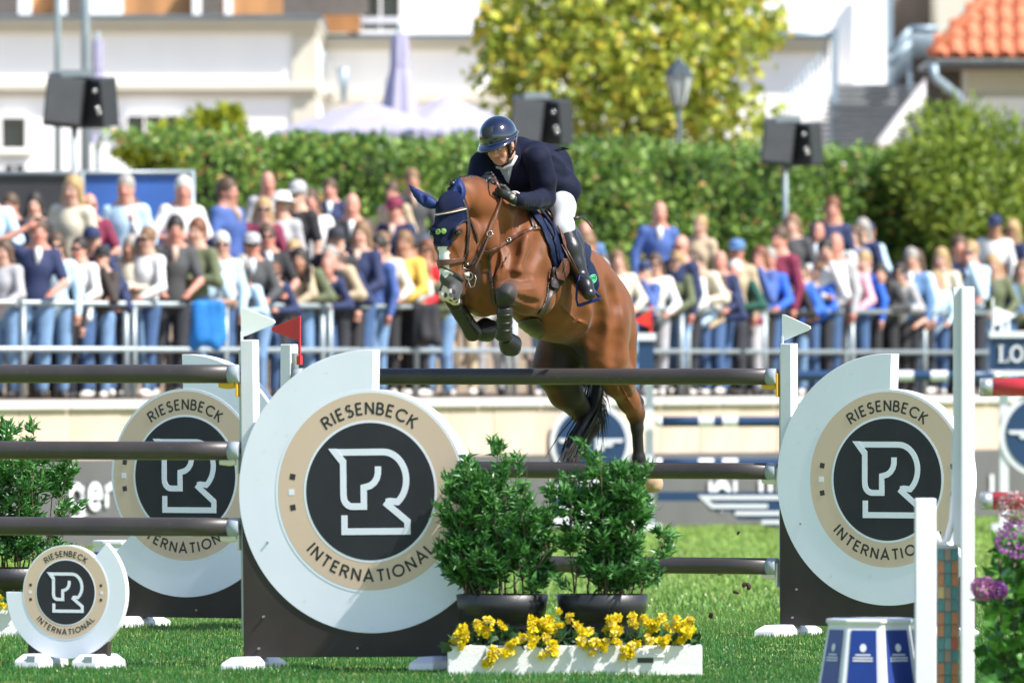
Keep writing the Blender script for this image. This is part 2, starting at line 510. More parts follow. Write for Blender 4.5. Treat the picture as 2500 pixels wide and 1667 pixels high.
def grass(name, D0, D1, n, hgt, wid, label, seed, power=1.0):
    rs = np.random.RandomState(seed)
    y = D0 + (D1 - D0) * rs.rand(n) ** power
    x = (rs.rand(n) * 2 - 1) * (y * 1330 / FPX)
    z = np.zeros(n)
    worn = np.sin(x * 3.7 + 2.0 * np.sin(y * 1.9)) * np.sin(y * 2.3 + 1.4 * np.sin(x * 2.9 + 1)) > .62
    patch = 0.5 + 0.5 * np.sin(x * 2.1 + 1.3 * np.sin(y * 0.9)) * np.sin(y * 1.1 + 0.7 * np.sin(x * 1.7))
    h = hgt * (0.55 + 0.75 * rs.rand(n)) * (0.8 + 0.4 * patch)
    h = np.where(worn, h * .55, h)
    ang = rs.rand(n) * 2 * np.pi
    lean = rs.rand(n) * 0.75
    w = wid * (0.6 + 0.8 * rs.rand(n))
    sx, sy = np.cos(ang), np.sin(ang)
    dx, dy = np.cos(ang + 1.57 + rs.randn(n) * 0.4), np.sin(ang + 1.57 + rs.randn(n) * 0.4)
    b = np.stack([x, y, z], 1); s = np.stack([sx, sy, 0 * sx], 1) * w[:, None] / 2
    mid = b + np.stack([dx * lean * h * 0.25, dy * lean * h * 0.25, h * 0.6], 1)
    tip = b + np.stack([dx * lean * h * 0.8, dy * lean * h * 0.8, h * (1 - 0.3 * lean)], 1)
    V = np.stack([b - s, b + s, mid + s * 0.7, mid - s * 0.7, tip], 1).reshape(-1, 3)
    i = np.arange(n)[:, None] * 5
    F4 = i + [0, 1, 2, 3]; F3 = i + [3, 2, 4]
    t = rs.rand(n)[:, None]
    dark = np.array([0.020, 0.096, 0.018]); mid_c = np.array([0.050, 0.180, 0.032]); dry = np.array([0.15, 0.19, 0.05])
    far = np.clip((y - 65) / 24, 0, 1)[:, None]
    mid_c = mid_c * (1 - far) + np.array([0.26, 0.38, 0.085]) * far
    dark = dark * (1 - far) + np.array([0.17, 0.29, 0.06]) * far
    c = dark + (mid_c - dark) * t
    c = np.where(rs.rand(n)[:, None] < 0.06 + 0.07 * patch[:, None] + .25 * worn[:, None], dry, c) * (0.85 + 0.3 * patch[:, None])
    me = raw_mesh(name, V, F4=F4, F3=F3, cols=np.repeat(c, 5, 0), smooth=False)
    return tag(obj(name, me, 'leaf'), label, 'grass', kind='stuff')
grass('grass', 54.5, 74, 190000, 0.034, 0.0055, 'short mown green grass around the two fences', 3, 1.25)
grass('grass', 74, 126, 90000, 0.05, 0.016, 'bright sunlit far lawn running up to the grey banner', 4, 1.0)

# ------------------------------------------------------------------ lettering (a geometric sans drawn with strokes)
def font(ch):
    F = {
     'R': ([[(0, 0), (0, 1)], [(0, .955), (.28, .955)] + arc(.28, .73, .25, .225, 90, -90, 10)[1:] + [(0, .505)], [(.26, .5), (.58, 0)]], .60),
     'I': ([[(0, 0), (0, 1)]], .06),
     'E': ([[(0, 0), (0, 1)], [(0, .955), (.46, .955)], [(0, .52), (.40, .52)], [(0, .045), (.46, .045)]], .47),
     'S': ([arc(.27, .74, .22, .22, 35, 270, 14) + arc(.27, .27, .25, .25, 90, -145, 14)[0:]], .54),
     'N': ([[(0, 0), (0, 1)], [(0, .97), (.62, .03)], [(.62, 0), (.62, 1)]], .62),
     'B': ([[(0, 0), (0, 1)], [(0, .955), (.24, .955)] + arc(.24, .745, .21, .21, 90, -90, 10)[1:] + [(0, .535)],
            [(.2, .535), (.28, .535)] + arc(.28, .29, .25, .245, 90, -90, 10)[1:] + [(0, .045)]], .54),
     'C': ([arc(.5, .5, .47, .455, 42, 318, 22)], .86),
     'K': ([[(0, 0), (0, 1)], [(.54, 1), (.03, .48)], [(.16, .60), (.58, 0)]], .58),
     'T': ([[(.29, 0), (.29, 1)], [(0, .955), (.58, .955)]], .58),
     'A': ([[(0, 0), (.38, 1), (.76, 0)], [(.15, .30), (.61, .30)]], .76),
     'O': ([arc(.47, .5, .45, .455, 0, 360, 26)], .94),
     'L': ([[(0, 1), (0, .045), (.44, .045)]], .44),
     'G': ([arc(.5, .5, .46, .455, 45, 330, 22) + [(.9, .42), (.55, .42)]], .92),
     'g': ([arc(.28, .36, .25, .32, 0, 360, 18), [(.53, .66), (.53, -.1)] + arc(.28, -.1, .25, .2, 0, -150, 10)], .6),
     'e': ([[(.03, .38), (.53, .38)] + arc(.28, .36, .25, .32, 5, 320, 18)], .58),
     'r': ([[(0, .04), (0, .68)], arc(.25, .42, .25, .24, 180, 60, 8)], .36),
    }
    return F[ch]

def ring_text(mb, text, rad, height, span, w, y0, y1, bottom=False):
    adv = [font(c)[1] for c in text]
    gap = 0.34
    tot = sum(adv) + gap * (len(text) - 1)
    k = span / tot          # degrees per unit
    a = -span / 2
    for c, ad in zip(text, adv):
        st, wd_ = font(c)
        mid = a + ad * k / 2
        hs = rad * R(k)     # metres per unit of width
        for pl in st:
            out = []
            for (u, v) in pl:
                lx = (u - wd_ / 2) * hs; lz = (v - 0.5) * height
                th = R(mid)
                if not bottom:
                    out.append((math.sin(th) * (rad + lz) + math.cos(th) * lx, math.cos(th) * (rad + lz) - math.sin(th) * lx))
                else:
                    out.append((math.sin(th) * (rad - lz) + math.cos(th) * lx, -math.cos(th) * (rad - lz) + math.sin(th) * lx))
            mb.stroke(out, w, y0, y1)
        a += (ad + gap) * k
    return mb

def sector(cx, cz, r, a0, a1, n=64, inner=None):
    o = arc(cx, cz, r, r, a0, a1, n)
    if inner is None: return o + [(cx, cz)]
    return o + arc(cx, cz, inner, inner, a1, a0, n)

def emblem(par, cx, cz, k, y, thick, full_rim=True):
    """round badge: rim, beige ring, charcoal disc, white line figure, lettering, small squares. k = scale"""
    Rb = 0.558 * k
    rim = MB().prism(arc(cx, cz, Rb + 0.016 * k, Rb + 0.016 * k, 0, 360, 96)[:-1], y, y + thick).build('drum', 'white_panel', par)
    b = MB().prism(arc(cx, cz, Rb, Rb, 0, 360, 96)[:-1], y - 0.0008, y + 0.001).build('beige_disc', 'beige_print', rim)
    MB().prism(arc(cx, cz, .402 * k, .402 * k, 0, 360, 80)[:-1], y - 0.0016, y - 0.0004).build('white_ring', 'white_panel', rim)
    MB().prism(arc(cx, cz, .388 * k, .388 * k, 0, 360, 80)[:-1], y - 0.0024, y - 0.0012).build('dark_disc', 'charcoal_print', rim)
    def q(gx, gy): return (cx + (gx - 635) / 684 * k, cz - (gy - 782) / 727.6 * k)
    def qs(l): return [q(*p) for p in l]
    m = MB(); w = 0.0375 * k; yy = (y - 0.0034, y - 0.002)
    aa = arc(690, 735, 94, 115, 90, -52, 16)
    top = [(688, 620)] + [(x, 735 - (z - 735)) for x, z in aa[1:]]
    m.stroke(qs([(490, 620)] + top + [(715, 822), (700, 826)]), w, *yy)
    m.stroke(qs([(694, 826), (787, 905), (787, 946), (527, 946), (527, 879)]), w, yy[0] - .0003, yy[1])
    m.stroke(qs([(524, 652), (524, 795)] + [(560 - 36 * math.cos(R(t)), 800 + 43 * math.sin(R(t))) for t in (20, 40, 60, 80)] +
                [(565, 843), (608, 843), (608, 766)] + [(612 + 56 * math.sin(R(t)), 702 + 62 * math.cos(R(t))) for t in (5, 25, 45, 65, 85)] + [(668, 679)]), w, yy[0] - .0006, yy[1])
    m.prism(qs([(463, 605), (511, 668), (538, 655), (498, 605)]), yy[0] - .0009, yy[1])
    m.build('horse_figure', 'white_panel', rim)
    t = MB(); ring_text(t, 'RIESENBECK', .4700 * k, .068 * k, 72, .0125 * k, y - .0018, y - .0004)
    for v in range(len(t.v)): t.v[v] = (t.v[v][0] + cx, t.v[v][1], t.v[v][2] + cz)
    t.build('lettering', 'letter_ink', rim)
    t = MB(); ring_text(t, 'INTERNATIONAL', .4760 * k, .066 * k, 99, .0125 * k, y - .0018, y - .0004, True)
    for v in range(len(t.v)): t.v[v] = (t.v[v][0] + cx, t.v[v][1], t.v[v][2] + cz)
    t.build('lettering', 'letter_ink', rim)
    for sx in (-1, 1):
        for j, an in enumerate((10.5, 0, -10.5)):
            th = R(an); c = (cx + sx * .478 * k * math.cos(th), cz + .478 * k * math.sin(th)); h = .0165 * k
            rr = R(an * sx)
            sq = [(c[0] + (u * math.cos(rr) - v * math.sin(rr)) * h, c[1] + (u * math.sin(rr) + v * math.cos(rr)) * h) for u, v in ((-1, -1), (1, -1), (1, 1), (-1, 1))]
            MB().prism(sq, y - .0018, y - .0004).build('square_mark', 'white_panel' if j == 1 else 'letter_ink', rim)

def foot(par, x, L=0.66, wid=0.15, h=0.075):
    m = MB()
    P = [(-wid / 2, -L / 2), (wid / 2, -L / 2), (wid / 2, L / 2), (-wid / 2, L / 2)]
    vs = []
    for z, k, kl in ((0, 1, 1), (h * .55, 1, .97), (h, .62, .72)):
        for (u, v) in P: vs.append((x + u * k, v * kl, z))
    fs = [(3, 2, 1, 0), (8, 9, 10, 11)]
    for a in (0, 4):
        for i in range(4): fs.append((a + i, a + (i + 1) % 4, a + 4 + (i + 1) % 4, a + 4 + i))
    m.add(vs, fs)
    return m.build('foot', 'white_plastic', par, bev=0.008)

def wing(label, loc, rotz, mirror=False, roll=0.0, cups=(), flag='white', name='fence_wing'):
    """jump wing with post at local x=0, round badge panel to the right (or to the left if mirrored)"""
    t = thing(name, label, 'jump wing', loc, rotz, 'round badge wings of the two fences', roll)
    s = -1 if mirror else 1
    cx, cz = s * .787, 1.004
    def mir(poly): return [(-x, z) for x, z in poly][::-1] if mirror else poly
    board = mir([(0.004, .07), (1.372, .07), (1.372, .450), (1.05, .455), (.80, .30), (.30, .62), (.12, 1.0), (.004, 1.0)])
    MB().prism(board, -.020, .070).build('lower_board', 'brown_board', t, bev=.003)
    ring = [(.787 + x, 1.004 + z) for x, z in sector(0, 0, .80, 88, 317, 90, .565)]
    MB().prism(mir(ring), -.026, .080).build('white_swoosh', 'white_panel', t, bev=.003)
    emblem(t, cx, cz, 1.0, -.0275, .125)
    px = .034 * s
    MB().box((px, .050, .07 + .9), (.080, .095, 1.8)).build('post', 'white_plastic', t, bev=.006)
    MB().box((-.0145 * s, .050, 1.0), (.015, .060, 1.62)).build('cup_track', 'aluminium', t)
    for i, (z, col) in enumerate(cups):
        m = MB()
        m.box((-.0295 * s, .02, z - .055), (.012, .05, .15))
        pts = [(-.045 * s, .02, z - .052), (-.085 * s, .02, z - .062), (-.145 * s, .02, z - .058)]
        m.tube(pts, [.030, .024, .020], 8, flat=.6)
        m.build('pole_cup', col, t, bev=.003)
    foot(t, .055 * s); foot(t, 1.19 * s)
    for (u, v) in ((.10, .12), (.7, .12), (.13, .30), (1.28, .12), (.16, .72)):
        MB().cyl((u * s, -.034, v), (u * s, -.019, v), .007, n=8).build('bolt', 'aluminium', t)
    if flag:
        fx = -.018
        m = MB(); z0 = 1.885
        if flag == 'white':
            m.prism([(fx, z0), (fx + .03, z0 + .008), (fx + .195, z0 + .068), (fx + .21, z0 + .08), (fx + .205, z0 + .095), (fx + .02, z0 + .17), (fx, z0 + .17)], .048, .056)
            m.box((fx + .004, .052, z0 - .02), (.014, .012, .10))
            m.build('flag', 'flag_white', t, bev=.002)
        else:
            f2 = .06
            m.prism([(f2, z0 + .165), (f2 - .205, z0 + .095), (f2 - .21, z0 + .08), (f2 - .195, z0 + .066), (f2, z0 + .005)], .016, .024)
            m.box((f2 + .005, .02, z0 + .04), (.014, .012, .26)); m.box((f2 + .004, .02, z0 - .12), (.03, .03, .06))
            m.build('flag', 'flag_red', t, bev=.002)
    return t

YA, YB = R(-20), R(-30)
fence_a = wing('front round badge wing standing between the left poles and the potted bushes',
               ground(597, 60.0), YA, roll=R(-0.7), cups=((1.677, 'cup_yellow'), (1.24, 'cup_cream'), (.807, 'cup_cream')))
BR = ground(1906, 67.6); BL = ground(707, 69.3)
bzs = (1.658, 1.053, .445)
wing('rear right round badge wing behind the blue cup-shaped base', BR, YB, cups=((bzs[0], 'cup_yellow'), (bzs[1], 'cup_cream'), (bzs[2], 'cup_cream')))
wing('rear left round badge wing seen behind the left poles, red flag on its post', BL, YB, mirror=True, flag='red',
     cups=((bzs[0], 'cup_yellow'), (bzs[1], 'cup_cream'), (bzs[2], 'cup_cream')))

def jump_pole(a, b, label, group, mat='pole_paint', r=.053, bands=None, capm='cap_grey', caps=True):
    a = Vector(a); b = Vector(b); d = (b - a).normalized()
    t = thing('jump_pole', label, 'pole', (a + b) / 2, 0, group)
    e = .055 if caps else 0
    sag = []
    for i in range(13):
        u = i / 12; sag.append(a + d * e + (b - a - 2 * d * e) * u)
    MB().tube(sag, r, 28).build('shaft', mat, t, smooth=False, world=True)
    t.children[0].data.shade_smooth() if False else None
    if caps:
        for p, q in ((a, a + d * (e + .012)), (b, b - d * (e + .012))):
            ec = MB().tube([p, p + (q - p) * .06, q], [r * .90, r * 1.02, r * 1.02], 28).build('end_cap', capm, t, world=True)
            nest(MB().tube([p - (q - p) * .02, p + (q - p) * .3], r * .32, 16).build('end_socket', 'letter_ink', t, world=True), ec)
    for (u0, u1) in (bands or ()):
        MB().tube([a + (b - a) * u0, a + (b - a) * u1], r * 1.012, 24, caps=False).build('white_band', 'white_plastic', t, world=True)
    for ch in t.children:
        for p in ch.data.polygons: p.use_smooth = len(p.vertices) == 4
    return t

ra = Matrix.Rotation(YA, 3, 'Z')
for z, w_ in ((1.677, 'top'), (1.24, 'middle'), (.807, 'bottom')):
    e0 = Vector(fence_a.location) + ra @ Vector((-.032, .02, z)); e1 = Vector(fence_a.location) + ra @ Vector((-3.5, .02, z))
    jump_pole(e1, e0, f'{w_} dark brown pole of the left fence, running out of the left edge', 'dark brown fence poles')
rb = Matrix.Rotation(YB, 3, 'Z')
for z, w_ in ((bzs[0], 'top'), (bzs[1], 'middle'), (bzs[2], 'bottom')):
    e0 = BL + rb @ Vector((.034, .02, z)); e1 = BR + rb @ Vector((-.034, .02, z))
    jump_pole(e0, e1, f'{w_} dark brown pole of the fence the horse is jumping', 'dark brown fence poles')

# small round badge sign on the lawn at left
t = thing('badge_sign', 'small round badge sign on two white feet, bottom left on the lawn', 'sign', ground(165, 60.2), R(-23))
k = .471; cz = .434
ring = [(x, cz + z) for x, z in sector(0, 0, .378, 180, 408, 80, .266)]
MB().prism(ring, -.022, .02).build('white_swoosh', 'white_panel', t, bev=.002)
emblem(t, 0, cz, k, -.0235, .048)
for x in (-.175, .185):
    MB().box((x, .016, .125), (.14, .05, .19)).build('leg', 'brown_board', t, bev=.002)
    foot(t, x + .01, .40, .16, .085)
    MB().box((x + .035, -.185, .05), (.05, .02, .05)).build('foot_bolt', 'cap_grey', t)

# ------------------------------------------------------------------ planted pots and flower boxes
def bush(t, c, w, dpt, h, n_stem, n_leaf, seed, base_z, leafL=.075):
    rs = np.random.RandomState(seed)
    st = MB(); P = []; Dv = []
    for i in range(n_stem):
        bx, by = rs.uniform(-.30, .30) * w, rs.uniform(-.3, .3) * dpt
        ex = bx * 1.45 + rs.normal(0, .07) * w; ey = by * 1.4 + rs.normal(0, .08) * dpt
        hh = h * rs.uniform(.66, 1.0) * max(.45, 1 - .34 * abs(ex / (w * .5)) ** 2)
        a = Vector((bx, by, base_z)); b = Vector((ex, ey, base_z + hh))
        pts = [a.lerp(b, q) + Vector((rs.normal(0, .012), rs.normal(0, .012), 0)) for q in np.linspace(0, 1, 7)]
        st.tube(pts, [.006 * (1 - .75 * q) for q in np.linspace(0, 1, 7)], 5)
        tw = 9
        for j in range(tw):
            q = rs.uniform(.08, 1.0); o = pts[0].lerp(pts[-1], q)
            th = rs.uniform(0, 6.28); L = rs.uniform(.08, .2) * (1.1 - .5 * q)
            e = o + Vector((math.cos(th) * L * .8, math.sin(th) * L * .8, L * rs.uniform(.35, 1.0)))
            if q > .93: e = o + Vector((rs.normal(0, .03), rs.normal(0, .03), L))
            st.tube([o, e], [.003, .0015], 4, caps=False)
            m = max(4, int(n_leaf / n_stem / tw))
            for q2 in np.linspace(.1, 1, m):
                p = o.lerp(e, q2); dirv = (e - o).normalized()
                v = dirv * .75 + Vector((rs.normal(0, .75), rs.normal(0, .75), rs.normal(.1, .45)))
                P.append(p); Dv.append(v)
    st.build('stem', 'bark', t)
    P = np.array([tuple(p) for p in P]); Dv = np.array([tuple(p) for p in Dv]); n = len(P)
    tt = rs.rand(n, 1); top = np.clip((P[:, 2:3] - base_z) / h, 0, 1)
    c0 = np.array([.026, .105, .026]); c1 = np.array([.11, .31, .065])
    cols = c0 + (c1 - c0) * (tt * .6 + .4 * top * rs.rand(n, 1))
    me = leaf_mesh('foliage', P, Dv, leafL * (.55 + .7 * rs.rand(n)), .021 * (.7 + .6 * rs.rand(n)), cols, rs)
    f = obj('foliage', me, 'leaf', t); f['kind'] = 'stuff'
    return f

def pot(label, px, D, seed, w=.52, h=.44, ph=.88, bw=1.26, nl=7600, group='bushes in black pots'):
    t = thing('potted_bush', label, 'potted bush', ground(px, D), R(rnd.uniform(-8, 8)), group)
    r = w / 2
    MB().lathe([(0, .0), (r * .76, 0), (r * .84, h * .66), (r * .86, h * .68)], 36, sy=.9).build('pot', 'pot_black', t, smooth=True)
    MB().lathe([(r * .88, h * .68), (r * .91, h * .67), (r, h), (r * .96, h + .004), (r * .93, h - .03), (r * .85, h * .7)], 36, sy=.9).build('pot_rim', 'pot_black', t, smooth=True)
    MB().lathe([(0, h - .045), (r * .6, h - .04), (r * .92, h - .05)], 24, sy=.9).build('soil', 'soil', t, smooth=True)
    bush(t, (0, 0), w * bw, w * 1.0, ph, 24, nl, seed, h - .05)
    return t

pot('left of the two bushes in black pots behind the yellow flowers, beside the badge wing', 1226, 59.25, 21, bw=1.36)
pot('right of the two bushes in black pots behind the yellow flowers, horse hooves above it', 1470, 59.25, 35, bw=1.20)
pot('bush in a black pot at the left edge, behind the left poles', 18, 68.3, 48, w=.72, h=.42, ph=1.0, nl=7000)

def begonia_mesh(seed):
    rs = np.random.RandomState(seed)
    P = []; Dv = []; L = []; Wd = []; cl = []
    for ring, (nn, up, l) in enumerate(((7, .15, .030), (6, .7, .026), (5, 1.6, .02))):
        for i in range(nn):
            a = 6.28 * i / nn + ring * .5 + rs.normal(0, .15)
            P.append((0, 0, ring * .003)); Dv.append((math.cos(a), math.sin(a), up + rs.normal(0, .12)))
            L.append(l * rs.uniform(.85, 1.15)); Wd.append(l * .95)
            cl.append(np.array([.82, .66, .010]) * rs.uniform(.8, 1.1) if rs.rand() > .12 else np.array([.80, .68, .25]))
    me = leaf_mesh('flower', np.array(P, float), np.array(Dv, float), np.array(L), np.array(Wd), np.array(cl), rs, fold=.15, curl=.25)
    me.materials.append(MATS['flower_yellow'])
    return me
FLW = [begonia_mesh(i) for i in range(5)]

def flower_box(label, px, D, w, h, dpt, spots, seed, group='white boxes of yellow flowers', hatch=None, nleaf=280):
    t = thing('flower_box', label, 'flower box', ground(px, D), 0, group)
    rs = np.random.RandomState(seed)
    m = MB(); th = .03
    m.box((0, -dpt / 2 + th / 2, h / 2), (w, th, h)); m.box((0, dpt / 2 - th / 2, h / 2), (w, th, h))
    for s in (-1, 1): m.box((s * (w / 2 - th / 2), 0, h / 2), (th, dpt - 2 * th, h))
    m.build('box', 'white_block', t, bev=.006)
    MB().box((0, 0, h * .42), (w - 2 * th - .004, dpt - 2 * th - .004, h * .8)).build('soil', 'soil', t)
    if hatch is not None:
        MB().box((hatch, -dpt / 2 - .004, h * .47), (.21, .014, h * .90)).build('handle_plate', 'white_block', t, bev=.004)
        MB().box((hatch - .005, -dpt / 2 - .0125, h * .52), (.088, .008, .027)).build('handle_slot', 'letter_ink', t)
        MB().box((hatch, -dpt / 2 - .0145, h * .66), (.20, .012, .016)).build('handle_lip', 'white_block', t, bev=.002)
    # leaves
    n = nleaf
    P = np.stack([rs.uniform(-.5, .5, n) * (w - .06), rs.uniform(-.5, .45, n) * dpt, h + rs.uniform(-.03, .06, n)], 1)
    Dv = np.stack([rs.normal(0, 1, n), rs.normal(-.4, .8, n), rs.normal(.35, .5, n)], 1)
    cols = np.array([.012, .045, .014]) + rs.rand(n, 1) * np.array([.03, .06, .02])
    me = leaf_mesh('foliage', P, Dv, .075 * (.7 + .6 * rs.rand(n)), .06 * (.7 + .6 * rs.rand(n)), cols, rs, fold=.12, curl=.3)
    f = obj('foliage', me, 'leaf', t); f['kind'] = 'stuff'
    for (fx, fz) in spots:
        for j in range(rs.randint(2, 5)):
            o = bpy.data.objects.new('flower', FLW[rs.randint(5)]); COL.objects.link(o); o.parent = t
            o.location = (fx + rs.normal(0, .022), -dpt / 2 + .02 - rs.rand() * .07 + (0.05 if fz > h + .06 else -.02), fz + rs.normal(0, .02))
            o.rotation_euler = (R(rs.uniform(40, 100)), R(rs.uniform(-30, 30)), R(rs.uniform(-40, 40)))
            sc = rs.uniform(.85, 1.35); o.scale = (sc, sc, sc)
    return t
def fb(cx, cy): return ((1060 + cx / 2.501 - 1403) / 439, (1650 - 1040 - cy / 2.501) / 439)
spots = [fb(*p) for p in ((260, 1190), (330, 1195), (320, 1250), (215, 1280), (420, 1210), (350, 1380), (440, 1360), (330, 1420), (520, 1290), (590, 1280), (620, 1200),
         (690, 1200), (690, 1270), (670, 1330), (700, 1390), (780, 1210), (820, 1200), (920, 1250), (890, 1310), (1000, 1330), (960, 1380), (1020, 1310), (1080, 1210),
         (1130, 1180), (1120, 1250), (1110, 1310), (1190, 1340), (1180, 1390), (1220, 1200), (1290, 1190), (1340, 1180), (1400, 1170), (1320, 1240), (1320, 1300),
         (1400, 1310), (1440, 1230), (1490, 1200), (1540, 1210), (1580, 1250), (1530, 1290), (1480, 1260), (140, 1310))]
flower_box('white flower box with yellow begonias in front of the two potted bushes', 1403, 58.82, 1.415, .17, .24, spots, 5, hatch=.397)
flower_box('white flower box with yellow flowers at the left edge, behind the small badge sign', -60, 67.3, 1.2, .20, .24,
           [(x, .24 + .05 * math.sin(x * 23)) for x in np.linspace(-.2, .55, 16)], 9)

# blue and white cup-shaped bases
def cup_base(label, px, D, r0, r1, h, zb=0.0, n=8):
    t = thing('pole_base', label, 'fence base', ground(px, D), R(9), 'blue and white cup-shaped bases')
    MB().lathe([(0, zb), (r0, zb), (r1, zb + h * .93), (r1 * 1.06, zb + h * .95), (r1 * 1.06, zb + h), (0, zb + h)], n).build('body', 'white_plastic', t, bev=.01)
    for i in range(n):
        a0 = 2 * math.pi * (i + .14) / n; a1 = 2 * math.pi * (i + .86) / n
        def pt(a, u, off=.004):
            i0 = math.floor(a / (2 * math.pi / n)); c0 = 2 * math.pi * i0 / n; c1 = 2 * math.pi * (i0 + 1) / n
            f = (a - c0) / (c1 - c0); r = r0 + (r1 - r0) * u / .93
            x = math.cos(c0) * (1 - f) + math.cos(c1) * f; y = math.sin(c0) * (1 - f) + math.sin(c1) * f
            nn = (c0 + c1) / 2
            return (x * r + math.cos(nn) * off, y * r + math.sin(nn) * off, zb + h * u)
        MB().add([pt(a0, .06), pt(a1, .06), pt(a1, .86), pt(a0, .86)], [(0, 1, 2, 3)]).build('blue_panel', 'blue_print', t)
        am = (a0 + a1) / 2; da = (a1 - a0)
        mk = MB()
        c = [pt(am + da * .13 * math.cos(q), .63 + .055 * math.sin(q), .007) for q in np.linspace(0, 2 * math.pi, 10)[:-1]]
        mk.add(c, [tuple(range(9))])
        for u, hw in ((.53, .28), (.49, .36), (.455, .36)):
            mk.add([pt(am - da * hw, u, .007), pt(am + da * hw, u, .007), pt(am + da * hw, u + .018, .007), pt(am - da * hw, u + .018, .007)], [(0, 1, 2, 3)])
        mk.build('white_print', 'white_plastic', t)
    return t
cup_base('blue and white cup-shaped base out of focus at the bottom right', 2130, 55.3, .30, .235, .40)
cup_base('blue and white cup-shaped base behind the rear left wing', 290, 71.5, .24, .17, .55)

# ------------------------------------------------------------------ arena edge: wall, banner, terrace, railing
def wall_pt(x): return 110.2 + 2.25 * x           # distance of the wall foot
def rail_pt(x): return 117.15 + 1.75 * x
TER = 1.42
wdir = Vector((1, 2.25, 0)).normalized(); wang = math.atan2(2.25, 1)
def wloc(s, off=0, z=0):                            # s metres along the wall from its left end
    p = Vector((-6.2, wall_pt(-6.2), 0)) + wdir * s
    n = Vector((-wdir.y, wdir.x, 0))                # points away from the arena
    return p + n * off + Vector((0, 0, z))
wall = thing('retaining_wall', 'pale sandstone retaining wall below the spectators', 'wall', wloc(0), wang)
slab = MB().box((0, 0, 0), (1.09, .24, .655)).build('stone_slab', 'sandstone', wall, bev=.008)
slab.location = (.55, .12, .335)
for r_ in range(2):
    for i in range(29):
        if r_ == 0 and i == 0: continue
        share(slab, wall, (.55 + 1.1 * i + (.5 if r_ else 0), .12 + rnd.uniform(-.006, .006), .335 + .665 * r_))
cop = MB().box((0, 0, 0), (1.58, .40, .085)).build('coping_slab', 'coping', wall, bev=.01)
cop.location = (.8, .14, 1.371)
for i in range(1, 21): share(cop, wall, (.8 + 1.6 * i, .14, 1.371))
bn = thing('arena_banner', 'long grey banner along the foot of the sandstone wall', 'banner', wloc(0), wang)
m = MB(); L = 32.0
m.add([(0, -.10, .02), (L, -.10, .02), (L, -.05, .78), (0, -.05, .86), (0, -.09, .02), (L, -.09, .02), (L, -.04, .78), (0, -.04, .86)], [(0, 1, 2, 3), (7, 6, 5, 4), (0, 4, 5, 1), (3, 2, 6, 7), (1, 5, 6, 2), (0, 3, 7, 4)])
m.build('cloth', 'banner_grey', bn)
def s_at(px):                                       # metres along the wall for a photo column
    k = (px - 1250) / FPX
    x = k * 110.2 / (1 - 2.25 * k)
    return (x + 6.2) / wdir.x
def banner_text(txt, px0, hgt, wide, z, name='lettering'):
    x = 0; mb = MB(); s0 = s_at(px0)
    for c in txt:
        st, wdt = font(c)
        for pl in st: mb.stroke([(s0 + (x + u) * wide, z + v * hgt) for u, v in pl], .07, -.112, -.105)
        x += wdt + .2
    for i, v in enumerate(mb.v): mb.v[i] = v
    mb.build(name, 'white_plastic', bn)
banner_text('ger', 146, .33, .50, .38)
for px0, w_ in ((1712, .22), (1740, .42), (1772, .2), (1835, .2), (1858, .2), (1880, .2), (2400, .2)):
    s0 = s_at(px0)
    pl = arc(s0, .34, w_ * .5, .13, 0, 360, 20) if w_ > .4 else [(s0, .25), (s0, .50)]
    MB().stroke(pl, .09, -.112, -.105).build('print_mark', 'white_plastic', bn)

# terrace behind the wall, stepped up towards the hedge
m = MB()
P0 = [wloc(-6, .26, TER - .012), wloc(46, .26, TER - .012)]
xs = np.linspace(-12, 22, 18)
def row_pt(x, back, z): return Vector((x, rail_pt(x) + back, z))
vs = [P0[0], P0[1]]
m.add([P0[0], P0[1], Vector((22, rail_pt(22) + .9, TER - .012)), Vector((-12, rail_pt(-12) + .9, TER - .012))], [(0, 1, 2, 3)])
STEP = [(.9, 0), (2.5, .42), (4.3, .82), (6.3, 1.15), (40, 1.15), (120, 1.2)]
for i in range(len(STEP) - 1):
    (b0, _), (b1, z1) = STEP[i], STEP[i + 1]
    z0 = STEP[i][1]; top = z1 if i < 3 else z1
    a, b = -60, 60
    zt = TER - .012 + z1
    m.add([row_pt(a, b0, TER - .012 + z0), row_pt(b, b0, TER - .012 + z0), row_pt(b, b0, zt), row_pt(a, b0, zt)], [(0, 1, 2, 3)])
    m.add([row_pt(a, b0, zt), row_pt(b, b0, zt), row_pt(b, b1, zt), row_pt(a, b1, zt)], [(0, 1, 2, 3)])
tag(m.build('terrace', 'gravel'), kind='structure')

# railing
rang = math.atan2(1.75, 1); rdir = Vector((1, 1.75, 0)).normalized()
def rloc(s, off=0, z=TER): return Vector((-7.0, rail_pt(-7.0), z)) + rdir * s + Vector((-rdir.y, rdir.x, 0)) * off
rail = thing('railing', 'galvanised steel railing the front spectators lean on', 'railing', rloc(0), rang)
RL = 30.0
for z in (.975, .50):
    MB().tube([(0, 0, z), (RL, 0, z)], .030, 10).build('rail', 'galvanised', rail, True)
pst = MB().tube([(0, 0, 0), (0, 0, .95)], .034, 10).build('post', 'galvanised', rail, True)
for i in range(1, 15):
    for d in (0, .16) if i % 2 else (0,):
        share(pst, rail, (2.0 * i + d, 0, 0))

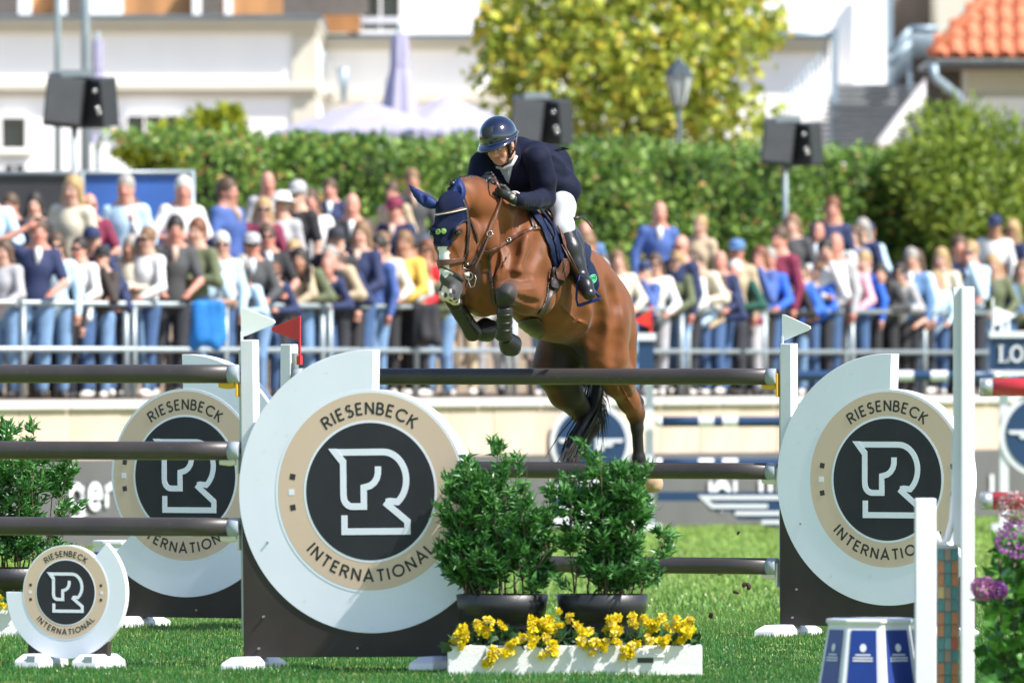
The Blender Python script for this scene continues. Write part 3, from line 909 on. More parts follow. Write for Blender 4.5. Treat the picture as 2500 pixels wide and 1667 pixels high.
# ------------------------------------------------------------------ hedge, bushes, trees
def leaves_on(name, par, n, sampler, L, Wd, c0, c1, seed, mat='hedge_leaf', third=None):
    rs = np.random.RandomState(seed)
    P, N = sampler(rs, n)
    Dv = N * .6 + rs.normal(0, .8, P.shape)
    t = rs.rand(len(P), 1)
    cols = np.array(c0) + (np.array(c1) - np.array(c0)) * t ** 1.2
    if third is not None:
        k = rs.rand(len(P)) < third[1]; cols[k] = np.array(third[0]) * (.7 + .6 * rs.rand(k.sum(), 1))
    me = leaf_mesh(name, P, Dv, L * (.6 + .8 * rs.rand(len(P))), Wd * (.6 + .8 * rs.rand(len(P))), cols, rs, fold=.15)
    o = obj(name, me, mat, par); o['kind'] = 'stuff'
    return o

def hedge_pt(x): return 131.0 + 1.1 * x
hang = math.atan2(1.1, 1); hdir = Vector((1, 1.1, 0)).normalized(); hn = Vector((1.1, -1, 0)).normalized()
hx0, hx1 = -4.0, 12.0
HB0 = Vector((hx0, hedge_pt(hx0), TER + 1.1)); HL = (Vector((hx1, hedge_pt(hx1), 0)) - Vector((hx0, hedge_pt(hx0), 0))).length
hedge = thing('hedge', 'long clipped green hedge behind the spectators', 'hedge', HB0, hang)
HH = 1.93
def hedge_s(rs, n):
    x = rs.rand(n) * HL; face = rs.rand(n)
    bump = .05 * np.sin(x * 2.3) + .04 * np.sin(x * 5.1 + 1) + .03 * np.sin(x * 11)
    z = np.where(face < .74, rs.rand(n) * HH, HH + bump + rs.normal(0, .05, n))
    y = np.where(face < .74, .12 * np.sin(x * 1.9 + z * 2.1) + .1 * np.sin(x * 4.3 - z * 3.3) + rs.normal(0, .08, n), rs.rand(n) * 1.5)
    N = np.where((face < .74)[:, None], np.array([0, -1, .35]), np.array([0, -.2, 1]))
    return np.stack([x, y, z], 1), N
leaves_on('foliage', hedge, 30000, hedge_s, .11, .085, (.040, .115, .024), (.30, .46, .09), 5, third=((.48, .34, .11), .05))
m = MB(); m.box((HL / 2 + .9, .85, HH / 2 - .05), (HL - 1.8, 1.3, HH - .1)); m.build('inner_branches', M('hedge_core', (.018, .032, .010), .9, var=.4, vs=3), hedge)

def clump_tree(name, label, cat, loc, trunk_h, blobs, n, L, Wd, c0, c1, seed, third=None, group=None, trunk_r=.16):
    t = thing(name, label, cat, loc, 0, group)
    rs = np.random.RandomState(seed)
    m = MB(); m.tube([(0, 0, 0), (.05, 0, trunk_h * .5), (0, .05, trunk_h)], [trunk_r, trunk_r * .8, trunk_r * .65], 10)
    m.build('trunk', 'bark', t, True)
    lm = MB()
    for b in blobs:
        p0 = Vector((0, .05, trunk_h * .9)); p1 = Vector(b[:3])
        lm.tube([p0, p0.lerp(p1, .5) + Vector((0, 0, -.15)), p1], [trunk_r * .5, trunk_r * .3, trunk_r * .1], 6, caps=False)
    lm.build('limb', 'bark', t, True)
    def samp(rs, n):
        w = np.array([b[3] ** 2 for b in blobs]); k = rs.choice(len(blobs), n, p=w / w.sum())
        Bc = np.array([b[:3] for b in blobs])[k]; r = np.array([b[3] for b in blobs])[k]
        d = rs.normal(0, 1, (n, 3)); d /= np.linalg.norm(d, axis=1, keepdims=True)
        # twigs: leaves gather in small tufts
        tuft = rs.normal(0, 1, (400, 3)); tuft /= np.linalg.norm(tuft, axis=1, keepdims=True)
        d = tuft[rs.randint(0, 400, n)] * .93 + d * .20
        rr = r * (.45 + .6 * rs.rand(n) ** .6)
        return Bc + d * rr[:, None] * np.array([1, 1, .85]), d + np.array([0, 0, .3])
    leaves_on('crown', t, n, samp, L, Wd, c0, c1, seed + 1, third=third)
    return t

# yellow-green tree above the hedge
sT = FPX / 146
def tb(px, py, dy, r): return ((px - 1530) / sT, dy, (907 - py) / sT + CAMZ - 2.5, r)
blobs = [tb(1530, 60, 0, 1.1), tb(1330, 90, .3, .85), tb(1240, 150, .2, .55), tb(1420, 190, -.5, .9), tb(1610, 190, -.4, .9), tb(1750, 100, .2, .85), tb(1700, 240, .1, .75), tb(1560, 290, -.2, .8),
         tb(1300, 250, .3, .55), tb(1440, -40, .3, .9), tb(1660, -60, .3, 1.0), tb(1820, 40, .4, .6), tb(1240, 60, .4, .5), tb(1790, 300, .3, .6), tb(1400, 310, .3, .5)]
clump_tree('tree', 'large yellow-green leafy tree rising behind the hedge', 'tree', (ground(1530, 146).x, 146, 2.5), 2.0, blobs, 6200, .18, .13, (.15, .23, .03), (.62, .64, .09), 12, third=((.66, .52, .08), .14))
sT = FPX / 138
def tb2(px, py, dy, r): return ((px - 2400) / sT, dy, (907 - py) / sT + CAMZ - 2.5, r)
clump_tree('bush', 'tall feathery green bush at the right end of the hedge', 'bush', (ground(2400, 136).x, 136, 2.5), .6,
           [tb2(2330, 350, 0, .62), tb2(2300, 440, -.4, .7), tb2(2430, 400, 0, .75), tb2(2520, 470, 0, .8), tb2(2380, 520, -.5, .8), tb2(2460, 580, -.4, .8), tb2(2250, 420, .1, .4)], 8000, .17, .05, (.09, .17, .02), (.38, .46, .07), 22)
sT = FPX / 150
def tb3(px, py, dy, r): return ((px - 480) / sT, dy, (907 - py - 26) / sT + CAMZ - 2.5, r)
clump_tree('bush', 'lime green shrub showing above the left part of the hedge', 'bush', (ground(480, 146).x, 146, 2.5), 1.0,
           [tb3(490, 320, 0, .36), tb3(545, 300, 0, .28), tb3(560, 265, 0, .12), tb3(410, 335, 0, .24), tb3(320, 350, 0, .20), tb3(360, 370, -.1, .3), tb3(450, 365, -.2, .4), tb3(560, 350, -.1, .3)], 3000, .13, .10, (.14, .20, .02), (.50, .52, .04), 31)
sT = FPX / 215
def tb4(px, py, dy, r): return ((px - 2450) / sT, dy, (907 - py) / sT + CAMZ - 2.5, r)
clump_tree('tree', 'dark green tree behind the tiled roof in the top right corner', 'tree', (ground(2450, 215).x, 215, 2.5), 3.0,
           [tb4(2440, 0, 0, 1.2), tb4(2400, 40, 0, .8), tb4(2520, -40, 0, 1.4)], 4000, .22, .16, (.02, .06, .015), (.07, .16, .04), 41)
clump_tree('tree', 'bit of green tree at the top left corner above the cornice', 'tree', (ground(20, 190).x, 190, 2.5), 3.0,
           [((20 - 20) / 135, 0, (907 + 10) / 135.8 - .8, .55), (-.5, 0, 6.1, .5)], 1500, .2, .15, (.05, .10, .02), (.22, .25, .05), 43)

# ------------------------------------------------------------------ buildings
DB = 165.0
def bx3(mb, px0, px1, py0, py1, D, dep, name=None):
    """box whose front face fills the photo rectangle at distance D"""
    a = W(px0, py1, D); b = W(px1, py0, D)
    mb.box(((a.x + b.x) / 2, D + dep / 2, (a.z + b.z) / 2), (b.x - a.x, dep, b.z - a.z)); return mb
house = thing('building', 'cream and white villa with moulded cornices behind the left part of the hedge', 'building', (ground(400, DB).x, DB, 2.5))
def part(name, mat, rects, par, bev=0.0):
    out = None
    for r_ in rects:
        out = bx3(MB(), *r_).build(name, mat, par, bev=bev, world=True)
    return out
part('wall', 'stucco_white', [(-150, 770, 80, 600, DB, 6)], house)
part('cornice', 'stucco_cream', [(-150, 782, 44, 62, DB - .32, 6.5), (-150, 776, 62, 80, DB - .16, 6.3)], house, .03)
part('string_course', 'stucco_cream', [(-150, 776, 204, 222, DB - .2, 6.3), (-150, 773, 222, 236, DB - .1, 6.2)], house, .02)
part('pilaster', 'stucco_cream', [(714, 774, 81, 203, DB - .06, 1.0), (714, 774, 237, 600, DB - .06, 1.0)], house)
part('roof_edge', 'zinc', [(-150, 786, 36, 44, DB - .4, 6.6)], house)
part('upper_wall', 'timber_orange', [(70, 135, -60, 36, DB + 2.5, .3), (300, 470, -60, 36, DB + 2.5, .3), (540, 690, -60, 36, DB + 2.5, .3), (690, 880, -60, 80, DB + 5.5, .3)], house)
part('upper_column', 'stucco_white', [(135, 160, -60, 36, DB + 2.2, .3), (45, 75, -60, 36, DB + 2.2, .3), (470, 490, -60, 36, DB + 2.2, .3), (548, 566, -60, 36, DB + 2.2, .3), (215, 300, -60, 36, DB + 2.4, .3)], house)
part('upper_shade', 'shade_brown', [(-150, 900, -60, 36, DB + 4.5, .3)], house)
# rear wing of the villa
part('wall', 'stucco_white', [(770, 1240, 120, 620, DB + 6.0, 5)], house)
part('cornice', 'stucco_cream', [(782, 1240, 92, 108, DB + 5.68, 5), (782, 1240, 108, 122, DB + 5.85, 5)], house, .03)
part('roof_edge', 'zinc', [(782, 1240, 84, 92, DB + 5.6, 5)], house)
part('string_course', 'stucco_cream', [(782, 1240, 226, 246, DB + 5.8, 5)], house)
# upper storey window and white gable
part('gable', 'stucco_white', [(850, 1240, -120, 84, DB + 6.4, 4)], house)
def window(par, px0, px1, py0, py1, D, fr=6, bars=1, sill=True):
    w = bx3(MB(), px0, px1, py0, py1, D, .06).build('window', 'dark_glass', par, world=True)
    m = MB()
    for r_ in ((px0 - fr, px0, py0 - fr, py1 + fr), (px1, px1 + fr, py0 - fr, py1 + fr), (px0, px1, py0 - fr, py0), (px0, px1, py1, py1 + fr)):
        bx3(m, *r_, D - .08, .12)
    for i in range(bars):
        c = px0 + (px1 - px0) * (i + 1) / (bars + 1); bx3(m, c - 2.5, c + 2.5, py0, py1, D - .06, .08)
    f = m.build('window_frame', 'stucco_white', w); f.location = (-par.location)
    if sill:
        s_ = bx3(MB(), px0 - fr * 2, px1 + fr * 2, py1 + fr, py1 + fr + 6, D - .16, .2).build('window_sill', 'stucco_cream', w); s_.location = (-par.location)
    return w
window(house, 883, 975, -60, 74, DB + 6.3, 9, 1, False)
bx3(MB(), 883, 975, 42, 58, DB + 6.2, .05).build('window_rail', 'white_plastic', house, world=True)
window(house, 4, 62, 288, 362, DB - .05, 9, 0)
window(house, 10, 60, 404, 440, DB - .05, 8, 1)
window(house, 310, 440, 283, 330, DB - .05, 5, 2, False)
# down pipes and wall lamps on the rear wing
for px, y0, y1 in ((778, 125, 330), (838, 165, 250)):
    a = W(px, y0, DB + 5.6); b = W(px, y1, DB + 5.6)
    MB().tube([a, b], .05, 8).build('down_pipe', 'steel_blue', house, True, world=True)
    MB().tube([a + Vector((0, 0, .0)), a + Vector((0, 0, -.45))], [.11, .06], 8).build('rain_head', 'steel_blue', house, True, world=True)

# right-hand tower house with outside stair
tower = thing('building', 'white rendered house with outside metal stair behind the right part of the hedge', 'building', (ground(2050, 168).x, 168, 2.5))
part('wall', 'stucco_white', [(1800, 2170, -120, 640, 169, 5)], tower)
part('low_wall', 'stucco_white', [(1780, 2035, 128, 640, 167.4, 1.5)], tower)
part('cornice', 'stucco_cream', [(1780, 2030, 92, 112, 167.1, 1.8), (1780, 2028, 112, 128, 167.25, 1.6)], tower, .03)
part('roof_edge', 'zinc', [(1780, 2034, 84, 92, 167.0, 1.9)], tower)
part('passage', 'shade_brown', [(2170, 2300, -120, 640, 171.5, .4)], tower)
part('pier', 'stucco_cream', [(2288, 2378, -120, 640, 168.8, 3.0)], tower)
part('post', 'steel_blue', [(2030, 2046, 66, 360, 166.2, .1), (2164, 2180, -120, 215, 168.5, .12), (2216, 2226, 70, 230, 167.2, .08), (2270, 2278, 70, 215, 167.2, .08)], tower)
st = []
for i in range(11):
    y = 212 + i * 14; w0 = 2046 + i * 1.0 - 0; x1 = 2262 - i * 10
    st.append((2040 - i * 6, x1, y, y + 6, 166.9 - i * .25, .26))
part('stair_tread', M('stair_grate', (.10, .11, .12), .5, var=.2), st, tower)
part('stair_back', M('stair_grey', (.26, .28, .29), .6, var=.15), [(2046, 2262, 206, 380, 167.3, .1)], tower)
for s_ in (((2282, 190), (2140, 372)),):
    a = W(*s_[0], 167.0); b = W(*s_[1], 164.2)
    m = MB(); m.tube([a, b], .12, 8); m.build('stair_string', 'coping', tower, True, world=True)
for (p, q, D) in (((2170, 130), (2222, 72), 167.1), ((2222, 70), (2290, 70), 167.1), ((2170, 160), (2222, 105), 167.1), ((2036, 85), (1880, 86), 166.3)):
    MB().tube([W(*p, D), W(*q, D)], .05, 8).build('hand_rail', 'steel_blue', tower, True, world=True)
for i in range(7):
    px = 2174 + i * 7.5; y0 = 128 - i * 7.5
    MB().tube([W(px, y0, 167.1), W(px, y0 + 90, 167.1)], .016, 6).build('baluster', 'steel_blue', tower, True, world=True)
for i in range(8):
    px = 2228 + i * 7.5
    MB().tube([W(px, 72, 167.1), W(px, 140, 167.1)], .016, 6).build('baluster', 'steel_blue', tower, True, world=True)
for i in range(12):
    px = 1900 + i * 11; y0 = 240 - i * 12.5
    MB().tube([W(px, y0, 166.3), W(px, y0 + 75, 166.3)], .012, 6).build('baluster', 'steel_blue', tower, True, world=True)

lodge = thing('building', 'cream house with orange tiled roof at the top right edge', 'building', (ground(2440, 158).x, 158, 2.5))
part('wall', 'stucco_cream', [(2360, 2700, 160, 640, 159, 4)], lodge)
part('plinth', 'stucco_white', [(2355, 2700, 238, 640, 158.9, .3)], lodge)
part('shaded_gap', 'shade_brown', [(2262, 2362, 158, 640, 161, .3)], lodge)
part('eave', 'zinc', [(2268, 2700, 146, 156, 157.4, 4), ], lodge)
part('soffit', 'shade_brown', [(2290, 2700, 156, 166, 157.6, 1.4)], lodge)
part('gutter_pipe', 'steel_blue', [], lodge)
MB().tube([W(2278, 158, 157.3), W(2282, 190, 157.3), W(2340, 235, 157.6), W(2350, 300, 157.8)], .07, 8).build('down_pipe', 'steel_blue', lodge, True, world=True)
window(lodge, 2496, 2560, 290, 360, 158.8, 8, 1)
# roof slope with pantiles
sR = FPX / 157.6
ra0 = W(2270, 144, 157.4); rows = 9
def tile_proto():
    m = MB(); n = 8; vs = []
    for y, z in ((0, .03), (.42, 0)):
        for i in range(n + 1):
            u = i / n; x = u * .30
            vs.append((x, y, z + .055 * math.sin(math.pi * min(u * 1.6, 1)) - (.03 if u > .62 else 0)))
    m.add(vs, [(i, i + 1, n + 2 + i, n + 1 + i) for i in range(n)])
    return m
tp_ = tile_proto().build('roof_tile', 'roof_tile', lodge, True)
pitch = R(44); dy_, dz_ = .36 * math.cos(pitch), .36 * math.sin(pitch)
first = True
for r_ in range(rows):
    x_start = max(0.0, r_ * .36 * .70)
    for c in range(12):
        x = x_start + c * .245
        if x > 3.0: continue
        o = tp_ if first else share(tp_, lodge)
        first = False
        o.location = Vector((ra0.x + .05 + x, 157.35 + r_ * dy_, ra0.z + .05 + r_ * dz_)) - lodge.location
        o.rotation_euler = (pitch, 0, 0)
m = MB(); a = Vector((ra0.x, 157.45, ra0.z)); top = rows * .36
m.add([a, a + Vector((3.6, 0, 0)), a + Vector((3.6, top * math.cos(pitch), top * math.sin(pitch))), a + Vector((top * .70, top * math.cos(pitch), top * math.sin(pitch)))], [(0, 1, 2, 3)])
m.build('roof_deck', 'roof_tile', lodge, world=True)
hp0 = a; hp1 = a + Vector((top * .70, top * math.cos(pitch), top * math.sin(pitch)))
MB().tube([hp0 + Vector((.03, -.05, .08)), hp1 + Vector((0, -.05, .08))], .10, 8).build('hip_ridge', 'roof_tile', lodge, True, world=True)

# ------------------------------------------------------------------ parasols, lamp, loudspeakers, masts
def closed_parasol(label, px, D, y0, y1, w0, w1):
    s = FPX / D; b = W(px, y1, D)
    t = thing('parasol', label, 'parasol', (b.x, D, 2.5), 0, 'lilac parasols on the terrace')
    z1 = W(px, y0, D).z - 2.5; z0 = b.z - 2.5
    m = MB(); n = 28; vs = []
    for j in range(13):
        u = j / 12; r = (w0 + (w1 - w0) * u ** 1.3) / s / 2
        if 0.18 < u < .36: r *= .84
        for i in range(n):
            th = 6.283 * i / n; rr = r * (1 + .24 * math.cos(th * 7 + 1.2 * u))
            vs.append((rr * math.cos(th), rr * math.sin(th), z1 + (z0 - z1) * u))
    m.add(vs, [(j * n + i, j * n + (i + 1) % n, (j + 1) * n + (i + 1) % n, (j + 1) * n + i) for j in range(12) for i in range(n)])
    m.build('cloth', 'umbrella_cloth', t, True)
    MB().tube([(0, 0, 0), (0, 0, z1 + .12)], .035, 8).build('pole', 'galvanised', t, True)
    MB().tube([(w0 / s * .55 * math.cos(q), w0 / s * .55 * math.sin(q), z1 - (z1 - z0) * .27) for q in np.linspace(0, 6.283, 16)], .02, 6).build('tie_strap', 'umbrella_cloth', t, True)
closed_parasol('closed lilac parasol standing upright left of the rider', 975, 150, 82, 360, 34, 110)
closed_parasol('closed lilac parasol half hidden behind the left loudspeaker', 238, 150, 98, 350, 22, 58)
def open_parasol(label, px, D, y0, y1, w):
    s = FPX / D; b = W(px, y1, D)
    t = thing('parasol', label, 'parasol', (b.x, D, 2.5), 0, 'lilac parasols on the terrace')
    z1 = W(px, y0, D).z - 2.5; z0 = b.z - 2.5; r = w / s / 2
    m = MB(); vs = [(0, 0, z1)]
    for j, u in enumerate((.5, 1.0, 1.0)):
        for i in range(8):
            th = 6.283 * (i + .5) / 8; vs.append((r * u * math.cos(th), r * u * math.sin(th), z1 + (z0 - z1) * u * .8 - (.18 if j == 2 else 0)))
    fs = [(0, 1 + i, 1 + (i + 1) % 8) for i in range(8)]
    for j in range(2): fs += [(1 + j * 8 + i, 9 + j * 8 + i, 9 + j * 8 + (i + 1) % 8, 1 + j * 8 + (i + 1) % 8) for i in range(8)]
    m.add(vs, fs); m.build('canopy', 'umbrella_cloth', t)
    MB().tube([(0, 0, 0), (0, 0, z1)], .035, 8).build('pole', 'galvanised', t, True)
    for i in range(8):
        th = 6.283 * (i + .5) / 8
        MB().tube([(0, 0, z1 - .3), (r * math.cos(th) * .95, r * math.sin(th) * .95, z0 + .1)], .012, 5).build('rib', 'galvanised', t, True)
open_parasol('open pale lilac parasol canopy just above the hedge, left of the closed one', 900, 149, 248, 345, 520)
open_parasol('open pale lilac parasol canopy just above the hedge, right of the closed one', 1095, 150.5, 232, 340, 380)

def speaker(label, px, D, y0, y1, w, pole_to):
    s = FPX / D; c = W(px, (y0 + y1) / 2, D)
    t = thing('loudspeaker', label, 'loudspeaker', (c.x, D, 2.0), R(0), 'black loudspeakers on poles')
    hz = (y1 - y0) / s; ww = w / s; zc = c.z - 2.0
    m = MB(); rot = Matrix.Rotation(R(6), 3, 'Y') @ Matrix.Rotation(R(10), 3, 'X')
    m.box((-ww * .20, 0, zc), (ww * .62, .42, hz), rot); m.build('cabinet', 'speaker_black', t, bev=.02)
    m = MB(); rot2 = Matrix.Rotation(R(-12), 3, 'Y') @ Matrix.Rotation(R(52), 3, 'Z') @ Matrix.Rotation(R(10), 3, 'X')
    m.box((ww * .30, .12, zc - .02), (ww * .42, .42, hz), rot2); m.build('cabinet', 'speaker_black', t, bev=.02)
    m = MB(); m.box((-ww * .2, -.24, zc), (ww * .56, .02, hz * .93), rot); m.build('grille', M('speaker_grille', (.10, .106, .115), .5, var=.1), t)
    for (dx, dz) in ((.30, .18), (.34, -.16), (.37, -.26)):
        MB().ell((dx * ww, -.22, zc + dz * hz), (.026, .02, .026)).build('socket', 'silver', t, True)
    MB().box((0, 0, zc + hz * .55), (ww * .5, .25, .08)).build('bracket', 'aluminium', t)
    MB().tube([(-ww * .05, .1, W(px, pole_to, D).z - 2.0), (-ww * .05, .1, zc + hz * .4)], .035, 10).build('pole', 'galvanised', t, True)
speaker('pair of black loudspeakers on a pole at the upper left', 188, 119, 186, 306, 150, 900)
speaker('pair of black loudspeakers partly hidden behind the rider', 1312, 128, 240, 350, 128, 700)
speaker('pair of black loudspeakers on a pole right of the rider', 1924, 128, 296, 400, 124, 800)
for px, D, r_, lab in ((141, 136, .046, 'left of the two tall grey masts at the upper left'), (209, 133, .062, 'right and thicker of the two tall grey masts at the upper left')):
    t = thing('mast', lab, 'mast', (ground(px, D).x, D, 2.0), 0, 'tall grey masts')
    MB().tube([(0, 0, 0), (0, 0, 8)], [r_, r_ * .85], 12).build('pole', 'galvanised', t, True)
    MB().tube([(0, 0, 0), (0, 0, .12)], r_ * 1.8, 12).build('base_flange', 'galvanised', t, True)
t = thing('street_lamp', 'old-style black lantern lamp in front of the yellow-green tree', 'lamp', (ground(1658, 141).x, 141, 2.5))
sl = FPX / 141
def lz(py): return (907 - py) / sl + CAMZ - 2.5
MB().tube([(0, 0, 0), (0, 0, lz(255))], [.05, .035], 10).build('post', M('lamp_iron', (.035, .055, .07), .5, var=.1), t, True)
MB().lathe([(.02, lz(262)), (.09, lz(255)), (.17, lz(190)), (.19, lz(186)), (.17, lz(183))], 6).build('lantern', M('lamp_glass', (.42, .44, .42), .2, var=.1), t)
MB().lathe([(.20, lz(186)), (.13, lz(165)), (.05, lz(150)), (.03, lz(143)), (.0, lz(138))], 6).build('lamp_cap', 'lamp_iron', t)
for i in range(6):
    th = 6.283 * i / 6
    MB().tube([(.09 * math.cos(th), .09 * math.sin(th), lz(255)), (.18 * math.cos(th), .18 * math.sin(th), lz(186))], .012, 5).build('lantern_bar', 'lamp_iron', t, True)

# banner fence behind the left spectators
fd = 121.0
t = thing('banner_fence', 'blue and black banner fence behind the left spectators', 'fence', (ground(200, fd).x, fd, TER + 1.0))
bx3(MB(), -80, 200, 428, 900, fd, .03).build('black_banner', 'fence_banner_black', t, world=True)
bx3(MB(), 202, 468, 424, 900, fd, .03).build('blue_banner', 'fence_banner_blue', t, world=True)
for px in (200, 470):
    MB().tube([W(px, 418, fd - .03), W(px, 900, fd - .03)], .03, 8).build('fence_post', 'galvanised', t, True, world=True)
MB().tube([W(-80, 424, fd - .03), W(474, 420, fd - .03)], .025, 8).build('fence_rail', 'galvanised', t, True, world=True)

# ------------------------------------------------------------------ navy fence in the background
DN = 111.0
def box_px(name, mat, r_, D, dep, par, bev=0.0): return bx3(MB(), *r_, D, dep).build(name, mat, par, bev=bev, world=True)
def wing_bird(par, cx, cy, k, D, name='winged_mark'):
    """three stacked stripes on each side, like a spread wing"""
    m = MB()
    def q(x, y): p = W(cx + x * k, cy + y * k, D); return (p.x, p.z)
    for (x0, x1, y, s) in ((0, 240, 0, 1), (30, 170, 20, 1), (75, 240, 42, 1)):
        pass
    return m
def navy_wing(label, px_post, cxd, cyd, rd, D, flip, flagcol, text=None):
    t = thing('fence_wing', label, 'jump wing', (ground(px_post, D).x, D, 0), 0, 'navy wings of the far fence')
    s = FPX / D
    box_px('post', 'white_plastic', (px_post - 10, px_post + 10, 905, 1292, ), D, .1, t)
    box_px('side_post', 'white_plastic', (cxd - 8, cxd + 8, cyd + rd - 10, 1288), D + .05, .08, t)
    c = W(cxd, cyd, D)
    rim = MB().prism(arc(c.x, c.z, rd / s, rd / s, 0, 360, 48)[:-1], D - .02, D + .06).build('white_rim', 'white_plastic', t, world=True)
    MB().prism(arc(c.x, c.z, rd / s * .86, rd / s * .86, 0, 360, 48)[:-1], D - .03, D - .015).build('navy_disc', 'navy_paint', t, world=True)
    m = MB()
    for sx in (-1, 1):
        for i, (a0, a1) in enumerate(((.10, .80), (.10, .55), (.10, .34))):
            z = c.z + (.03 - .065 * i) * 1.6 * rd / s; w2 = .028 * 1.6 * rd / s
            x0, x1 = c.x + sx * a0 * rd / s, c.x + sx * a1 * rd / s
            pl = [(x0, z - w2), (x1 - sx * w2, z - w2), (x1, z + w2), (x0, z + w2)]
            m.prism(pl if sx > 0 else pl[::-1], D - .045, D - .028)
    m.build('winged_mark', 'white_plastic', t, world=True)
    box_px('foot', 'white_plastic', (min(px_post, cxd) - 30, max(px_post, cxd) + 30, 1278, 1296), D - .15, .35, t)
    return t
nw = navy_wing('navy winged disc wing of the far fence, behind the hind legs', 1585, 1443, 1080, 100, DN, 0, 'red')
box_px('top_block', 'navy_paint', (1558, 1596, 831, 905), DN - .02, .2, nw)
box_px('top_cap', 'white_plastic', (1552, 1602, 813, 831), DN - .05, .26, nw)
m = MB(); a = W(1590, 757, DN); b = W(1590, 800, DN); c = W(1544, 784, DN)
m.prism([(c.x, c.z), (b.x, b.z), (a.x, a.z)], DN, DN + .02); m.box((a.x, DN + .01, (a.z + b.z) / 2 - .1), (.02, .02, .5)); m.build('flag', M('flag_red_bright', (.75, .03, .02), .5), nw, world=True)
box_px('lower_panel', 'white_plastic', (1345, 1560, 1185, 1215), DN - .05, .06, nw); box_px('lower_panel', 'navy_paint', (1345, 1560, 1215, 1236), DN - .05, .06, nw); box_px('lower_panel', 'white_plastic', (1345, 1560, 1236, 1282), DN - .05, .06, nw)
nr = navy_wing('navy winged disc wing of the far fence at the right edge', 2452, 2545, 1060, 105, DN, 1, 'white')
sg = thing('sign', 'navy sign with white serif capitals at the right edge of the far fence', 'sign', (ground(2500, DN).x, DN, 0))
box_px('board', 'navy_paint', (2418, 2720, 824, 904), DN - .10, .3, sg)
box_px('cap', 'white_plastic', (2416, 2722, 808, 824), DN - .14, .38, sg); box_px('base', 'white_plastic', (2416, 2722, 904, 918), DN - .14, .38, sg)
box_px('support', 'white_plastic', (2440, 2460, 918, 1290), DN + .05, .1, sg)
m = MB(); sN = FPX / DN; o = W(2436, 884, DN)
x = 0.0
def serif(st, x, w_, k):
    for i, (pl, ww) in enumerate(st): m.stroke([(o.x + (x + u) * k, o.z + v * k) for u, v in pl], ww * k, DN - .125 - .002 * i, DN - .10, closed=False)
k = 41 / sN
serif([([(.16, 0), (.16, 1)], .17), ([(0, .03), (.62, .03)], .07), ([(0, .97), (.34, .97)], .07), ([(.6, 0), (.6, .28)], .08)], 0, .7, k)
serif([(arc(.38, .5, .33, .44, 0, 360, 24), .15)], .72, .8, k)
serif([([(.12, 0), (.12, 1)], .09), ([(.12, 1), (.66, 0)], .17), ([(.66, 0), (.66, 1)], .09), ([(0, .97), (.25, .97)], .07), ([(0, .03), (.25, .03)], .07), ([(.52, .97), (.8, .97)], .07)], 1.56, .8, k)
m.build('lettering', 'white_plastic', sg, world=True)
m = MB(); a = W(2424, 746, DN); b = W(2424, 798, DN); c = W(2482, 770, DN)
m.prism([(a.x, a.z), (b.x, b.z), (c.x, c.z)], DN, DN + .02); m.box((a.x, DN + .01, (a.z + b.z) / 2 - .08), (.02, .02, .55)); m.build('flag', 'flag_white', nr, world=True)
for (y, x0, x1, w_, bands) in ((917, 1600, 2440, 'top', ((.70, .75), (.80, .85), (.12, .17))), (1029, 1600, 2330, 'second', ((.145, .195), (.225, .275), (.88, .93))), (1131, 1600, 2330, 'third', ((.145, .195), (.225, .275), (.88, .93)))):
    a = W(x0, y, DN - .1); b = W(x1, y, DN - .1)
    jump_pole(a, b, f'{w_} navy and white striped pole of the far fence', 'navy and white poles of the far fence', 'navy_paint', .054, bands, 'white_plastic')
t = thing('jump_plank', 'navy plank with a white winged emblem hanging low on the far fence', 'plank', W(1900, 1290, DN - .1))
def qq(x, y): p = W(1260 + x / 3.564, 960 + y / 3.564, DN - .1); return (p.x, p.z)
L2 = 2 * (2286 - 1225)
pl = [(1225, 858), (2800, 858), (2800, 935), (2640, 1000)] 
navy = [(1225, 855), (3350, 855), (3350, 935), (3060, 950), (2960, 1020), (2700, 1030), (2640, 1095), (2480, 1100), (2440, 1165), (2170, 1165), (2130, 1100), (1930, 1095), (1860, 1025), (1690, 1020), (1620, 935), (1225, 935)]
MB().prism([qq(*p) for p in navy][::-1], DN - .12, DN - .08).build('board', 'navy_paint', t, world=True)
for i, st in enumerate(([(3040, 905), (1625, 905), (1705, 980), (2190, 980)], [(2740, 1042), (1905, 1042)], [(2480, 1118), (2135, 1118)])):
    MB().stroke([qq(*p) for p in st], 36 / 3.564 * (DN - .1) / FPX, DN - .13 - .003 * i, DN - .121).build('white_stripe', 'white_plastic', t, world=True)

# ------------------------------------------------------------------ near right: mosaic wing, red poles, hydrangea (out of focus)
DR = 55.0
mw = thing('fence_wing', 'blurred white wing with a mosaic strip and tall post at the right', 'jump wing', (ground(2360, DR).x, DR, 0))
box_px('tall_post', 'white_plastic', (2346, 2379, 700, 1715), DR, .10, mw, .008)
box_px('short_post', 'white_plastic', (2234, 2286, 1216, 1715), DR - .02, .10, mw, .008)
box_px('side_rail', 'white_plastic', (2328, 2345, 700, 1330), DR + .06, .06, mw)
m = MB(); P = [W(2334, 1050, DR + .08), W(2332, 1180, DR + .08), W(2325, 1270, DR + .08), W(2312, 1318, DR + .08), W(2296, 1322, DR + .08), W(2284, 1300, DR + .08)]
m.tube(P, .018, 8); m.build('curved_bar', 'white_plastic', mw, True, world=True)
cols = [(.30, .14, .06), (.05, .17, .17), (.30, .07, .04), (.36, .30, .12), (.20, .16, .12), (.10, .22, .22)]
mt = None; rs = np.random.RandomState(8)
